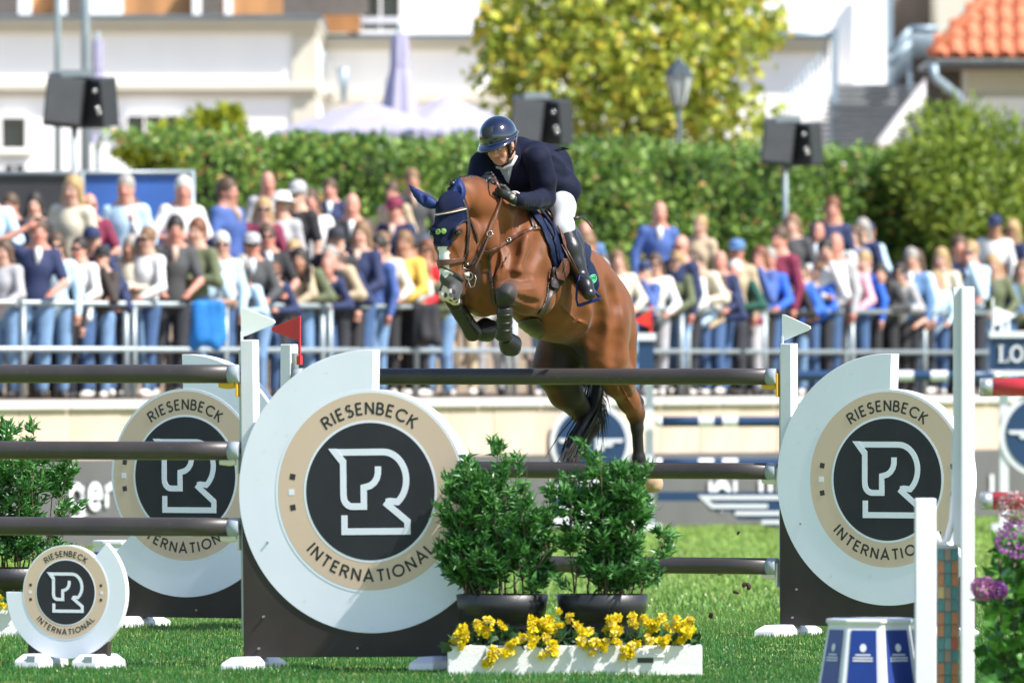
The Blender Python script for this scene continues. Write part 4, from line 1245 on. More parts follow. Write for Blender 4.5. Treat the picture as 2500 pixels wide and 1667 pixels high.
for j in range(12):
    for i in range(3):
        x0 = 2289 + i * 17; y0 = 1338 + j * 31
        c = W(x0 + 8, y0 + 15, DR + .10); s = FPX / DR
        if mt is None:
            o = mt = MB().box((0, 0, 0), (15.6 / s, .02, 29 / s)).build('mosaic_tile', 'mosaic', mw)
        else: o = share(mt, mw)
        o.location = Vector(c) - mw.location
        kk = cols[[0, 1, 0][i] if j % 4 in (1, 2) else rs.randint(6)] if j % 4 else cols[(1, 4, 1)[i]]
        o.color = (*kk, 1)
box_px('backing', 'white_plastic', (2287, 2341, 1330, 1715), DR + .115, .02, mw)
for z, w_ in ((960 - 16, 'upper'), (1222, 'lower')):
    a = W(2392, z, DR + .05); b = W(2392 + 1200, z, DR + .05)
    jump_pole(a, b, f'{w_} red pole running out of the right edge, out of focus', 'red poles at the right', 'red_paint', .046, None, 'aluminium')
hy = thing('hydrangea', 'pink and purple hydrangea bush out of focus in the bottom right corner', 'plant', (ground(2500, 54.0).x, 54.0, 0))
sH = FPX / 54.0
def hpx(px, py, dy=0): p = W(px, py, 54.0 + dy); return Vector((p.x, p.y, p.z)) - hy.location
rs = np.random.RandomState(77); n = 620
pp = []
while len(pp) < n:
    px = rs.uniform(2380, 2620); py = rs.uniform(1290, 1720)
    lim = 2450 - (py - 1290) * .13 if py < 1450 else 2424 + 12 * math.sin(py * .05)
    if px > lim: pp.append(tuple(hpx(px, py, rs.uniform(-.25, .25))))
pp = np.array(pp)
Dv = rs.normal(0, 1, (n, 3)) + np.array([-.3, -.5, .1])
cl = np.array([.03, .11, .018]) + rs.rand(n, 1) * np.array([.08, .20, .03])
me = leaf_mesh('foliage', pp, Dv, .10 * (.7 + .6 * rs.rand(n)), .075 * (.7 + .6 * rs.rand(n)), cl, rs, fold=.1)
o = obj('foliage', me, 'leaf', hy); o['kind'] = 'stuff'
m = MB()
for px in (2440, 2475, 2510): m.tube([hpx(px + 15, 1720), hpx(px + 6, 1550), hpx(px, 1330)], [.012, .010, .006], 6)
m.build('stem', 'bark', hy, True)
for (px, py, r_, c) in ((2478, 1236, 36, (.36, .24, .25)), (2482, 1316, 46, (.36, .13, .38)), (2402, 1436, 26, (.42, .16, .36)), (2436, 1440, 18, (.24, .08, .28))):
    n = 260; d = rs.normal(0, 1, (n, 3)); d /= np.linalg.norm(d, axis=1, keepdims=True)
    c0 = np.array(hpx(px, py, -.32)); P = c0 + d * r_ / sH * np.array([1, 1, .85])
    cl = np.array(c) * (.7 + .7 * rs.rand(n, 1))
    me = leaf_mesh('flower_head', P, d + rs.normal(0, .6, (n, 3)), .022, .024, cl, rs, fold=.05)
    obj('flower_head', me, 'flower_yellow', hy)
# clods of turf thrown up by the hooves
for i, (px, py, r_) in enumerate(((1817, 1431, .022), (1796, 1445, .014), (1802, 1300, .010), (1758, 1402, .009), (1735, 1500, .02))):
    s = SDF(.01); c = np.array(W(px, py, 69.0)); rs = np.random.RandomState(i)
    for j in range(5): s.el(c + rs.normal(0, r_ * .6, 3), tuple(r_ * rs.uniform(.4, .9, 3)), None, .008)
    me, _, _ = s.mesh('dirt_clod', .004); 
    o = obj('dirt_clod', me, 'soil')
    tag(o, ('larger dark clod of turf flying right of the potted bushes', 'small dark clod flying just left of the larger clod', 'tiny clod in the air below the middle brown pole', 'tiny clod in the air left of the larger clod', 'dark clod lying on the grass right of the flower box')[i], 'clod', 'clods thrown up by the hooves')

# ------------------------------------------------------------------ horse (bay, over the fence)
D0 = 68.35; SH = FPX / D0
HA = R(30)
Fv = np.array([-math.sin(HA), -math.cos(HA), 0]); Lv = np.array([math.cos(HA), -math.sin(HA), 0]); Uv = np.array([0, 0, 1.])
PXR = 980 + 760 / 2.412
def hp(cx, cy, b=0.0, y=None):
    """study coordinates (2.412 px per photo pixel from 980,240), b = metres to the horse's left; y = own depth"""
    px = 980 + cx / 2.412; py = 240 + cy / 2.412
    dx = (px - PXR) / SH
    dy = (dx * math.cos(HA) / math.sin(HA) - b / math.sin(HA)) if y is None else y
    return np.array(W(px, py, D0 + dy))
PT = R(20)
Fp = Fv * math.cos(PT) + Uv * math.sin(PT); Up = Uv * math.cos(PT) - Fv * math.sin(PT)
AX = np.stack([Fv, Lv, Uv]); AXP = np.stack([Fp, Lv, Up])
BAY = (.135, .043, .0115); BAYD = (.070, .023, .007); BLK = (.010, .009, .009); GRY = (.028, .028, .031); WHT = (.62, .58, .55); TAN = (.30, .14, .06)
H = SDF(k=.06)
# trunk
H.el(hp(645, 915), (.30, .235, .30), AXP, .12, BAY)
H.el(hp(830, 1015), (.40, .285, .315), AXP, .12, BAY)
H.el(hp(1000, 1140), (.38, .300, .305), AXP, .12, BAY)
H.el(hp(890, 1165), (.38, .265, .285), AXP, .12, BAY)
H.el(hp(1115, 1270), (.30, .265, .27), AXP, .12, BAY)
H.rc(hp(760, 725), hp(900, 800), .07, .09, .1, BAYD)        # withers to back
H.el(hp(520, 1105), (.15, .20, .19), AX, .08, BAY)          # breast
for s in (-1, 1):
    H.el(hp(500 + 55 * s, 1080, .085 * s), (.12, .095, .14), AX, .04, BAY)
# neck
H.chain([hp(372, 585), hp(490, 690), hp(640, 850)], [.118, .172, .245], .08, BAY)
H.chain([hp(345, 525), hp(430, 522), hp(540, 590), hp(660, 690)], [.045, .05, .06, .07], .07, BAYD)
H.rc(hp(470, 800, .06), hp(590, 1010, .1), .09, .12, .06, BAY)
H.rc(hp(470, 800, -.06), hp(540, 1010, -.1), .09, .12, .06, BAY)
# near (left) shoulder, forearm
H.el(hp(765, 950, .215), (.17, .085, .27), AXP, .07, BAY)
H.el(hp(700, 1080, .20), (.12, .09, .13), AX, .05, BAY)
elb = hp(800, 1175, .215)
H.el(hp(800, 1130, .21), (.15, .09, .14), AX, .06, BAY)
yk = elb[1] - D0
knee = hp(618, 1150, y=yk - .36)
H.chain([elb, hp(715, 1150, y=yk - .19), hp(650, 1148, y=yk - .33)], [.118, .098, .066], .04, BAY)
H.el(hp(735, 1185, y=yk - .12), (.12, .085, .10), AX, .05, BAY)
H.chain([hp(655, 1140, y=yk - .31), knee], [.062, .064], .03, GRY)
H.el(hp(622, 1140, y=yk - .375), (.045, .056, .055), AX, .02, GRY)
for s in (-1, 1): H.el(hp(622 + 36 * s, 1168, y=yk - .39), (.02, .022, .03), AX, .015, GRY)
H.el(hp(618, 1150, y=yk - .425), (.02, .03, .022), AX, .02, GRY)
H.el(hp(600, 1180, y=yk - .36), (.04, .045, .05), AX, .02, BLK)
fet = hp(602, 1395, y=yk - .27)
H.chain([hp(612, 1190, y=yk - .35), fet], [.042, .036], .02, BLK)
H.chain([fet, hp(636, 1435, y=yk - .20)], [.044, .04], .02, BLK)
H.rc(hp(636, 1437, y=yk - .20), hp(655, 1468, y=yk - .14), .05, .056, .01, GRY)
# far (right) foreleg
elr = hp(480, 1180, -.20); yr = elr[1] - D0
H.rc(hp(560, 1090, -.19), elr, .13, .11, .06, BAY)
kr = hp(312, 1180, y=yr - .36)
H.chain([elr, hp(390, 1180, y=yr - .2), kr], [.11, .085, .06], .04, BAY)
H.el(hp(312, 1185, y=yr - .38), (.05, .055, .06), AX, .03, BLK)
fr = hp(420, 1375, y=yr - .24)
H.chain([hp(318, 1215, y=yr - .36), fr], [.042, .038], .02, BLK)
H.chain([fr, hp(470, 1380, y=yr - .16)], [.046, .042], .02, BLK)
H.rc(hp(480, 1372, y=yr - .15), hp(530, 1355, y=yr - .08), .05, .056, .01, GRY)
# muscle relief
H.rc(hp(560, 640, y=hp(560, 640, .10)[1] - D0), hp(690, 900, y=hp(690, 900, .2)[1] - D0), .035, .05, .05, BAY)
H.rc(hp(720, 830, .24), hp(690, 1010, .24), .05, .05, .05, BAY)
H.rc(hp(820, 900, .26), hp(850, 1080, .27), .045, .05, .05, BAY)
H.rc(hp(590, 1010, .10), hp(640, 1200, .12), .06, .05, .04, BAY)
H.el(hp(560, 960, .12), (.03, .02, .14), AX, .03, neg=True)
# near hind
H.el(hp(1205, 1330, .14), (.24, .135, .27), AXP, .08, BAY)
H.rc(hp(1180, 1330, .17), hp(1195, 1520, .18), .175, .15, .08, BAY)
H.rc(hp(1275, 1400, .13), hp(1290, 1610, .14), .125, .105, .06, BAY)
H.chain([hp(1215, 1540, .17), hp(1270, 1660, .165), hp(1340, 1785, .155), hp(1372, 1850, .15)], [.135, .10, .064, .055], .05, BAY)
H.rc(hp(1330, 1700, .15), hp(1398, 1785, .15), .035, .032, .04, BLK)
hk = hp(1382, 1860, .15)
H.el(hk, (.05, .048, .06), AX, .03, BLK)
fh = hp(1398, 2120, .14)
H.chain([hk, hp(1388, 1940, .15), fh], [.05, .037, .036], .03, BLK)
H.rc(hp(1392, 1800, .15), hk, .032, .045, .03, BLK)
H.el(fh, (.045, .042, .047), AX, .02, BLK)
H.rc(fh, hp(1432, 2225, .14), .038, .042, .02, BLK)
H.rc(hp(1440, 2240, .14), hp(1487, 2268, .14), .056, .062, .015, (.36, .25, .16))
H.el(hp(1475, 2288, .14), (.06, .06, .035), AX, .015, (.30, .21, .13))
# far hind
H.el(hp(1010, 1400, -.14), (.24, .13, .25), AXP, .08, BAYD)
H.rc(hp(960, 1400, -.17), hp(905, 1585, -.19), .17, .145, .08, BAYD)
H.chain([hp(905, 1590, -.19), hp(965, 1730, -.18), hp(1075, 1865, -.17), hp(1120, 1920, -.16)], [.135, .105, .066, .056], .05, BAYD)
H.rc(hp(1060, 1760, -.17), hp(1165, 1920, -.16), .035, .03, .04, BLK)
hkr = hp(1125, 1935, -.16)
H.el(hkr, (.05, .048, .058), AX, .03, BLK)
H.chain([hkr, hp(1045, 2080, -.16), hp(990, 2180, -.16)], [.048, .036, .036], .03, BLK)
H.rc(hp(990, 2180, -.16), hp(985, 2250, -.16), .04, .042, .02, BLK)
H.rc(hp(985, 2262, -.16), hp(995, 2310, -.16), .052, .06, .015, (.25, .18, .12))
# head
def hm(cx, cy, b): return hp(cx, cy) + Lv * b
H.el(hp(298, 670), (.10, .104, .135), AX, .04, BAY)
H.el(hp(292, 775), (.098, .112, .11), AX, .04, BAY)
for s in (-1, 1):
    H.el(hm(352, 835, .050 * s), (.125, .05, .140), AX, .03, BAY)
    H.el(hm(266, 775, .084 * s), (.045, .030, .030), AX, .02, BAYD)      # brow ridge
    H.el(hm(275, 860, .068 * s), (.05, .022, .05), AX, .03, BAY)         # facial crest
H.chain([hp(285, 800), hp(288, 950), hp(297, 1075)], [.084, .067, .058], .04, BAY)
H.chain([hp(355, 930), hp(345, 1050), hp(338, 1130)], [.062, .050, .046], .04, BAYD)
H.rc(hp(266, 860), hp(268, 1060), .052, .048, .03, BAY)
H.el(hp(295, 1120), (.07, .066, .075), AX, .03, GRY)
for s in (-1, 1):
    H.el(hm(276, 1148, .038 * s), (.044, .030, .048), AX, .02, GRY)
H.el(hp(298, 1175), (.05, .048, .034), AX, .02, GRY)
H.el(hp(322, 1198), (.045, .038, .025), AX, .015, GRY)
nost = hm(262, 1152, .056)
for s in (-1, 1): H.el(hm(258, 1152, .054 * s), (.020, .014, .024), AX, .010, neg=True)
eye = hm(258, 792, .099)
H.el(eye + Lv * .012, (.026, .014, .017), AX, .012, neg=True)
eye2 = hm(258, 792, -.099)
H.el(eye2 - Lv * .012, (.026, .014, .017), AX, .012, neg=True)

# second pass: skin folds and veins laid on the surface of a coarse body
_m, V0, Q0 = H.mesh('coarse', .018, smooth_it=1)
bpy.data.meshes.remove(_m)
CB = BVHTree.FromPolygons([tuple(v) for v in V0], [tuple(q) for q in Q0])
def cast0(cx, cy):
    px = 980 + cx / 2.412; py = 240 + cy / 2.412
    d = Vector(((px - 1250) / FPX, 1, -(py - HOR) / FPX)).normalized()
    h = CB.ray_cast(Vector((0, 0, CAMZ)) + d * 55, d)
    return (np.array(h[0]), np.array(h[1] if h[1].dot(d) < 0 else -h[1])) if h[0] is not None else None
def crease(pts, r, depth, k, neg=True, col=None):
    P = []
    for i in range(len(pts) - 1):
        for q in (0, .5): P.append((pts[i][0] + (pts[i + 1][0] - pts[i][0]) * q, pts[i][1] + (pts[i + 1][1] - pts[i][1]) * q))
    P.append(pts[-1]); C_ = [cast0(*p) for p in P]
    for a_, b_ in zip(C_, C_[1:]):
        if a_ is None or b_ is None or np.linalg.norm(a_[0] - b_[0]) > .2: continue
        s_ = (r - depth) if neg else (depth - r)
        H.rc(a_[0] + a_[1] * s_, b_[0] + b_[1] * s_, r, r, k, col, neg)
for pts, r, dp, k in (([(715, 660), (690, 760), (655, 870), (640, 960)], .03, .014, .05), ([(872, 900), (890, 1010), (880, 1110), (850, 1200)], .025, .012, .04),
                      ([(688, 1172), (740, 1196), (800, 1205)], .014, .014, .025), ([(505, 960), (512, 1080), (492, 1200), (470, 1260)], .025, .016, .05),
                      ([(1120, 1120), (1165, 1240), (1160, 1360), (1120, 1430)], .03, .014, .06), ([(1215, 1090), (1262, 1220), (1270, 1400), (1250, 1540)], .03, .012, .06),
                      ([(640, 1030), (700, 1052), (765, 1040)], .010, .007, .02), ([(650, 1050), (705, 1070), (770, 1062)], .009, .006, .018), ([(600, 700), (640, 800), (610, 900), (560, 960)], .03, .012, .06),
                      ([(1000, 900), (1010, 1050), (990, 1200)], .05, .006, .08), ([(1060, 1000), (1065, 1150), (1050, 1280)], .05, .006, .08), ([(410, 760), (430, 830), (415, 900), (380, 950)], .012, .006, .03),
                      ([(1290, 1680), (1335, 1760)], .02, .010, .03), ([(820, 800), (800, 900), (740, 1000)], .03, .010, .06)):
    crease(pts, r, dp, k)
for pts in ([(790, 1120), (740, 1128), (690, 1125)], [(330, 905), (345, 950), (330, 1000)], [(640, 900), (600, 980), (590, 1060)], [(900, 1380), (980, 1390), (1060, 1370)], [(1300, 1700), (1345, 1790), (1370, 1830)], [(950, 1230), (1020, 1300), (1090, 1330)]):
    crease(pts, .006, .0045, .010, False)

def to_c(V):
    px = 1250 + V[:, 0] * FPX / V[:, 1]; py = HOR - (V[:, 2] - CAMZ) * FPX / V[:, 1]
    return (px - 980) * 2.412, (py - 240) * 2.412
hb = hp(760, 650)
def horse_cols(V, C):
    rel = V - hb; a = rel @ Fv; b = rel @ Lv
    cx, cy = to_c(V)
    hd = (cx < 460) & (cy > 560) & (V[:, 1] < D0 - .55)
    hb_mid = hp(280, 900); bl = (V - hb_mid) @ Lv
    front = (V - hb_mid) @ Fv
    n1 = .012 * np.sin(V[:, 2] * 61 + 1) + .008 * np.sin(V[:, 2] * 143)
    blaze = hd & (np.abs(bl + n1 * .5) < .036) & (cy < 1045) & (front > .0)
    C[blaze] = (.66, .64, .62)
    mz = hd & (cy > 1035) & (front > -.08)
    mottle = np.sin(V[:, 0] * 90 + 2) * np.sin(V[:, 2] * 80) * np.sin(V[:, 1] * 70 + 1)
    C[mz] = (.05, .05, .054)
    C[hd & (cy > 1020) & (cy < 1045 + 10 * np.sin(bl * 120)) & (np.abs(bl) < .05) & (front > 0)] = (.62, .6, .58)
    pk = mz & (cy > 1105 + 9 * np.sin(bl * 95) + 500 * np.abs(bl)) & (mottle > -.35) & (np.abs(bl + .02) < .066)
    C[pk] = (.56, .45, .43)
    groin = (a < -.35) & (np.abs(b) < .17) & (cy > 1330) & (cx > 820) & (cx < 1330)  # dark groin hair, with the shade between the thighs painted in
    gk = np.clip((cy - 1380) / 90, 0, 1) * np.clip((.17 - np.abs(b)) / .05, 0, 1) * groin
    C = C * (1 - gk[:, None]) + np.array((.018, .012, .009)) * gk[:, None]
    # fine dapple
    dp = 1 + .10 * np.sin(V[:, 0] * 31 + V[:, 2] * 17) * np.sin(V[:, 1] * 29 - V[:, 2] * 23)
    return C * dp[:, None]
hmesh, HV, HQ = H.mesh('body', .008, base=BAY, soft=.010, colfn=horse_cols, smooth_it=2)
def coat():
    m = M('horse_coat', attr='Col', rough=.46, var=.22, vs=7, bump=.35, bs=9, sheen=.10, spec=.28, stretch=(1, 1, .5))
coat()
def coat_detail():
    m = MATS['horse_coat']; n = m.node_tree.nodes; l = m.node_tree.links; p = n['Principled BSDF']
    b0 = p.inputs['Normal'].links[0].from_node
    tc = n.new('ShaderNodeTexCoord'); mp = n.new('ShaderNodeMapping'); mp.inputs['Scale'].default_value = (1, 1, .3)
    l.new(tc.outputs['Object'], mp.inputs[0])
    no = n.new('ShaderNodeTexNoise'); no.inputs['Scale'].default_value = 180; no.inputs['Detail'].default_value = 3
    l.new(mp.outputs[0], no.inputs['Vector'])
    b = n.new('ShaderNodeBump'); b.inputs['Strength'].default_value = .22; b.inputs['Distance'].default_value = .004
    l.new(no.outputs['Fac'], b.inputs['Height']); l.new(b0.outputs[0], b.inputs['Normal']); l.new(b.outputs[0], p.inputs['Normal'])
    rr = n.new('ShaderNodeMapRange'); rr.inputs[3].default_value = .42; rr.inputs[4].default_value = .72
    n3 = n.new('ShaderNodeTexNoise'); n3.inputs['Scale'].default_value = 6; n3.inputs['Detail'].default_value = 6
    l.new(tc.outputs['Object'], n3.inputs['Vector']); l.new(n3.outputs['Fac'], rr.inputs[0]); l.new(rr.outputs[0], p.inputs['Roughness'])
coat_detail()
horse = thing('horse', 'bay horse with dark legs and white blaze jumping over the brown poles', 'horse', Vector(hp(780, 1600)))
def place(me, name, mat, par):
    o = obj(name, me, mat, par); o.location = -Vector(par.location); return o
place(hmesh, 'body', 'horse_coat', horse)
HB = BVHTree.FromPolygons([tuple(v) for v in HV], [tuple(q) for q in HQ])
CAMP = Vector((0, 0, CAMZ))

def cast(bvh, cx, cy):
    px = 980 + cx / 2.412; py = 240 + cy / 2.412
    d = Vector(((px - 1250) / FPX, 1, -(py - HOR) / FPX)).normalized()
    o = CAMP + d * 55
    hit = bvh.ray_cast(o, d)
    return (hit[0], hit[1], d) if hit[0] is not None else None

def inside(poly, x, y):
    c = False; j = len(poly) - 1
    for i in range(len(poly)):
        if (poly[i][1] > y) != (poly[j][1] > y) and x < (poly[j][0] - poly[i][0]) * (y - poly[i][1]) / (poly[j][1] - poly[i][1]) + poly[i][0]: c = not c
        j = i
    return c

def decal(name, bvh, poly, off, mat, par, step=5.0, thick=.004, maxjump=.05, cols=None):
    """a thin layer of leather or cloth laid on the body where the outline falls on it"""
    x0, x1 = min(p[0] for p in poly), max(p[0] for p in poly); y0, y1 = min(p[1] for p in poly), max(p[1] for p in poly)
    nx = max(1, int(math.ceil((x1 - x0) / step))); ny = max(1, int(math.ceil((y1 - y0) / step)))
    vid = {}; vs = []; fs = []
    def vert(i, j):
        if (i, j) in vid: return vid[i, j]
        r = cast(bvh, x0 + (x1 - x0) * i / nx, y0 + (y1 - y0) * j / ny)
        if r is None: vid[i, j] = -1; return -1
        nrm = r[1] if r[1].dot(r[2]) < 0 else -r[1]
        nn = (nrm - r[2] * .4).normalized()
        vs.append(r[0] + nn * off); vid[i, j] = len(vs) - 1
        return vid[i, j]
    for i in range(nx):
        for j in range(ny):
            if not inside(poly, x0 + (x1 - x0) * (i + .5) / nx, y0 + (y1 - y0) * (j + .5) / ny): continue
            q = [vert(i, j), vert(i, j + 1), vert(i + 1, j + 1), vert(i + 1, j)]
            if min(q) < 0: continue
            ys = [vs[k].y for k in q]
            if max(ys) - min(ys) > maxjump: continue
            fs.append(tuple(q))
    if not fs: return None
    b = par.location
    me = bpy.data.meshes.new(name)
    me.from_pydata([tuple(v - b) for v in vs], [], fs); me.shade_smooth()
    bm = bmesh.new(); bm.from_mesh(me)
    bmesh.ops.delete(bm, geom=[v for v in bm.verts if not v.link_faces], context='VERTS')
    for _ in range(2): bmesh.ops.smooth_vert(bm, verts=bm.verts, factor=.4, use_axis_x=True, use_axis_y=True, use_axis_z=True)
    be = [e for e in bm.edges if len(e.link_faces) == 1]
    for _ in range(6):
        nb = {}
        for e in be:
            for u, v in ((e.verts[0], e.verts[1]), (e.verts[1], e.verts[0])): nb.setdefault(u, []).append(v.co.copy())
        for u, l in nb.items():
            if len(l) == 2: u.co = u.co * .5 + (l[0] + l[1]) * .25
    # keep the largest piece only
    left = set(bm.verts); big = []
    while left:
        st = [left.pop()]; comp = [st[0]]
        while st:
            x = st.pop()
            for e in x.link_edges:
                w2 = e.other_vert(x)
                if w2 in left: left.discard(w2); st.append(w2); comp.append(w2)
        if len(comp) > len(big): big = comp
    kb = set(big)
    bmesh.ops.delete(bm, geom=[v for v in bm.verts if v not in kb], context='VERTS')
    bm.to_mesh(me); bm.free()
    o = obj(name, me, mat, par)
    sd = o.modifiers.new('thickness', 'SOLIDIFY'); sd.thickness = thick; sd.offset = 0
    return o

def ribbon_poly(pts, w):
    P = [np.array(p, float) for p in pts]
    Lp, Rp = [], []
    ws = w if hasattr(w, '__len__') else [w] * len(P)
    for i in range(len(P)):
        d = P[min(i + 1, len(P) - 1)] - P[max(i - 1, 0)]; d /= np.linalg.norm(d); n = np.array([-d[1], d[0]])
        Lp.append(tuple(P[i] + n * ws[i] / 2)); Rp.append(tuple(P[i] - n * ws[i] / 2))
    return Lp + Rp[::-1]

def strap(name, bvh, pts, w, off, mat, par, step=3.0, thick=.005):
    return decal(name, bvh, ribbon_poly(pts, w), off, mat, par, step, thick, .09)

M('leather', (.085, .032, .020), .38, var=.2, vs=30, bump=.15, bs=160)
M('leather_dark', (.022, .014, .012), .36, var=.2, vs=30, bump=.15, bs=160)
M('navy_knit', (.004, .010, .045), .75, var=.25, vs=60, bump=.6, wave=95, spec=.2)
M('navy_cloth', (.004, .010, .040), .6, var=.15, vs=30, bump=.15, bs=200, spec=.25)
M('navy_ear', (.004, .016, .10), .6, var=.2, vs=20, bump=.1, bs=150, spec=.3)
M('silver', (.55, .55, .52), .22, metal=.9, var=.1)
M('white_trim', (.7, .68, .6), .6, var=.1)
M('boot_black', (.010, .0105, .012), .34, var=.2, vs=20, bump=.12, bs=60)
M('mint', (.10, .62, .28), .5, var=.05)
M('lime', (.45, .75, .18), .5, var=.05)
M('hair_black', (.008, .008, .009), .38, var=.3, vs=60, bump=.25, bs=150)

# eyes
for e, s in ((eye, 1), (eye2, -1)):
    MB().ell(e - Lv * s * .003 + Fv * .004, (.0195, .0195, .019)).build('eye', M('horse_eye', (.006, .004, .004), .06, var=0, coat=.8), horse, True, world=True)
# nostril shade cup is modelled in the body; ears in bonnet cloth
def ear(base, tip, bow, r0, name='ear'):
    s = SDF(.012); n = 7
    pr = [.72, 1.0, 1.08, .98, .75, .42, .08]
    P = [base + (tip - base) * (i / (n - 1)) + bow * math.sin(math.pi * i / (n - 1)) for i in range(n)]
    s.chain(P, [r0 * q for q in pr], .012)
    s.el((base + tip) / 2 + np.array([0, -r0 * 1.25, 0]) - (tip - base) * .05, (r0 * .55, r0 * .6, np.linalg.norm(tip - base) * .34), None, .01, neg=True)
    me, V, Q = s.mesh(name, .006)
    return place(me, name, 'navy_ear', horse)
yl = hp(300, 605, 0)[1] - D0
ear(hp(326, 608, y=yl - .02), hp(338, 468, y=yl + .02), Lv * .006, .043)
ear(hp(200, 628, y=yl), hp(42, 506, y=yl + .04), -Uv * .022, .036)
# fly bonnet
bon = decal('bonnet', HB, [(163, 640), (158, 720), (163, 790), (185, 835), (205, 868), (296, 870), (303, 810), (318, 762), (358, 722), (390, 716), (394, 655), (372, 590), (345, 540), (300, 520), (235, 540), (185, 600)],
            .006, 'navy_knit', horse, 4, .006, .07)
strap('bonnet_edge', HB, [(172, 800), (188, 842), (208, 866), (293, 866), (303, 812), (320, 763), (360, 724), (391, 718)], 12, .009, 'navy_cloth', horse)
def spiral(name, bvh, cx, cy, r, turns, w, off, mat, par):
    pts = [(cx + r * (.12 + .88 * q) * math.cos(6.283 * turns * q), cy + r * (.12 + .88 * q) * math.sin(6.283 * turns * q)) for q in np.linspace(0, 1, 40)]
    P = []
    for p in pts:
        c = cast(bvh, *p)
        if c: 
            nrm = c[1] if c[1].dot(c[2]) < 0 else -c[1]
            P.append(c[0] + nrm * off)
    if len(P) > 3: MB().tube(P, w, 5).build(name, mat, par, True, world=True)
spiral('green_spiral', HB, 223, 785, 15, 2.4, .0020, .013, 'lime', horse)
spiral('green_spiral', HB, 253, 784, 15, -2.4, .0020, .013, 'lime', horse)
# bridle
strap('browband', HB, [(165, 680), (225, 684), (300, 668), (383, 646)], 18, .012, 'leather', horse)
strap('browband_trim', HB, [(170, 683), (225, 687), (300, 671), (375, 652)], 6, .017, 'white_trim', horse)
strap('cheekpiece', HB, [(362, 600), (378, 650), (388, 740), (386, 850), (378, 940), (374, 985)], 15, .012, 'leather_dark', horse)
strap('cheekpiece', HB, [(385, 690), (415, 745), (436, 800), (446, 850)], 10, .010, 'leather_dark', horse)
strap('noseband', HB, [(206, 965), (225, 972), (260, 966), (320, 955), (372, 948)], [44, 44, 34, 26, 24], .012, 'leather', horse)
strap('lower_noseband', HB, [(216, 1000), (240, 992), (275, 1008), (315, 1032), (350, 1066), (362, 1078)], 14, .012, 'leather_dark', horse)
# bit
bc = cast(HB, 392, 1010)
bp = (bc[0] if bc else Vector(hp(380, 1010, .06))) + Vector((0, -.02, 0))
def cpt(cx, cy, D): return W(980 + cx / 2.412, 240 + cy / 2.412, D)
bd = bp.y
m = MB()
for cx, cy, r in ((380, 988, 16), (398, 1046, 22)):
    m.tube([cpt(cx + r * math.cos(q), cy + r * math.sin(q), bd) for q in np.linspace(0, 6.283, 18)], .0042, 6)
m.tube([cpt(388, 1045, bd), cpt(398, 1090, bd), cpt(408, 1113, bd), cpt(430, 1105, bd - .01), cpt(440, 1060, bd - .02), cpt(432, 1040, bd - .02)], .0042, 6)
m.build('bit', 'silver', horse, True, world=True)
MB().tube([cpt(370, 1040, bd - .004), cpt(400, 1036, bd - .004)], [.013, .013], 10).build('bit_guard', 'white_trim', horse, True, world=True)
# mane plaits along the crest, seen above the neck
m = MB(); rsx = np.random.RandomState(2)
for q in np.linspace(0, 1, 15):
    cx = 300 + 225 * q; cy = 505 - 42 * math.sin(q * 2.6 + .35)
    p = Vector(hp(cx, cy + 12, 0)); m.ell(p, (.022 + .006 * rsx.rand(), .024, .020 + .008 * rsx.rand()), None, 8, 6)
m.build('plaited_mane', 'hair_black', horse, True, world=True)
# tail
ts = MB(); rsx = np.random.RandomState(5)
tp = [(1180, 1330), (1165, 1500), (1150, 1690), (1125, 1830), (1030, 1990), (965, 2130)]
tr = [.035, .042, .045, .042, .034, .012]
tpts = [Vector(hp(x, y, -.02)) + Vector((0, .12 + .1 * i / 5, 0)) for i, (x, y) in enumerate(tp)]
ts.tube(tpts, tr, 10)
for i in range(90):
    a = rsx.rand() * 6.28; rr = rsx.rand() ** .5
    o = [Vector((math.cos(a) * rr * tr[j] * 1.15, .5 * math.sin(a) * rr * tr[j], rsx.normal(0, .01))) for j in range(6)]
    spread = Vector((rsx.normal(0, .035), rsx.normal(0, .02), rsx.normal(-.02, .03)))
    ts.tube([tpts[j] + o[j] * (1 + .3 * (j > 3)) + spread * (j / 5) ** 2 for j in range(1, 6)], [.006, .006, .005, .004, .001], 4, caps=False)
for i in range(40):
    base = tpts[2].lerp(tpts[3], rsx.rand()); e = base + Vector((rsx.uniform(.02, .10), 0, rsx.uniform(-.3, -.1)))
    ts.tube([base, (base + e) / 2 + Vector((.03, 0, 0)), e], [.004, .003, .001], 4, caps=False)
ts.build('tail', 'hair_black', horse, True, world=True)
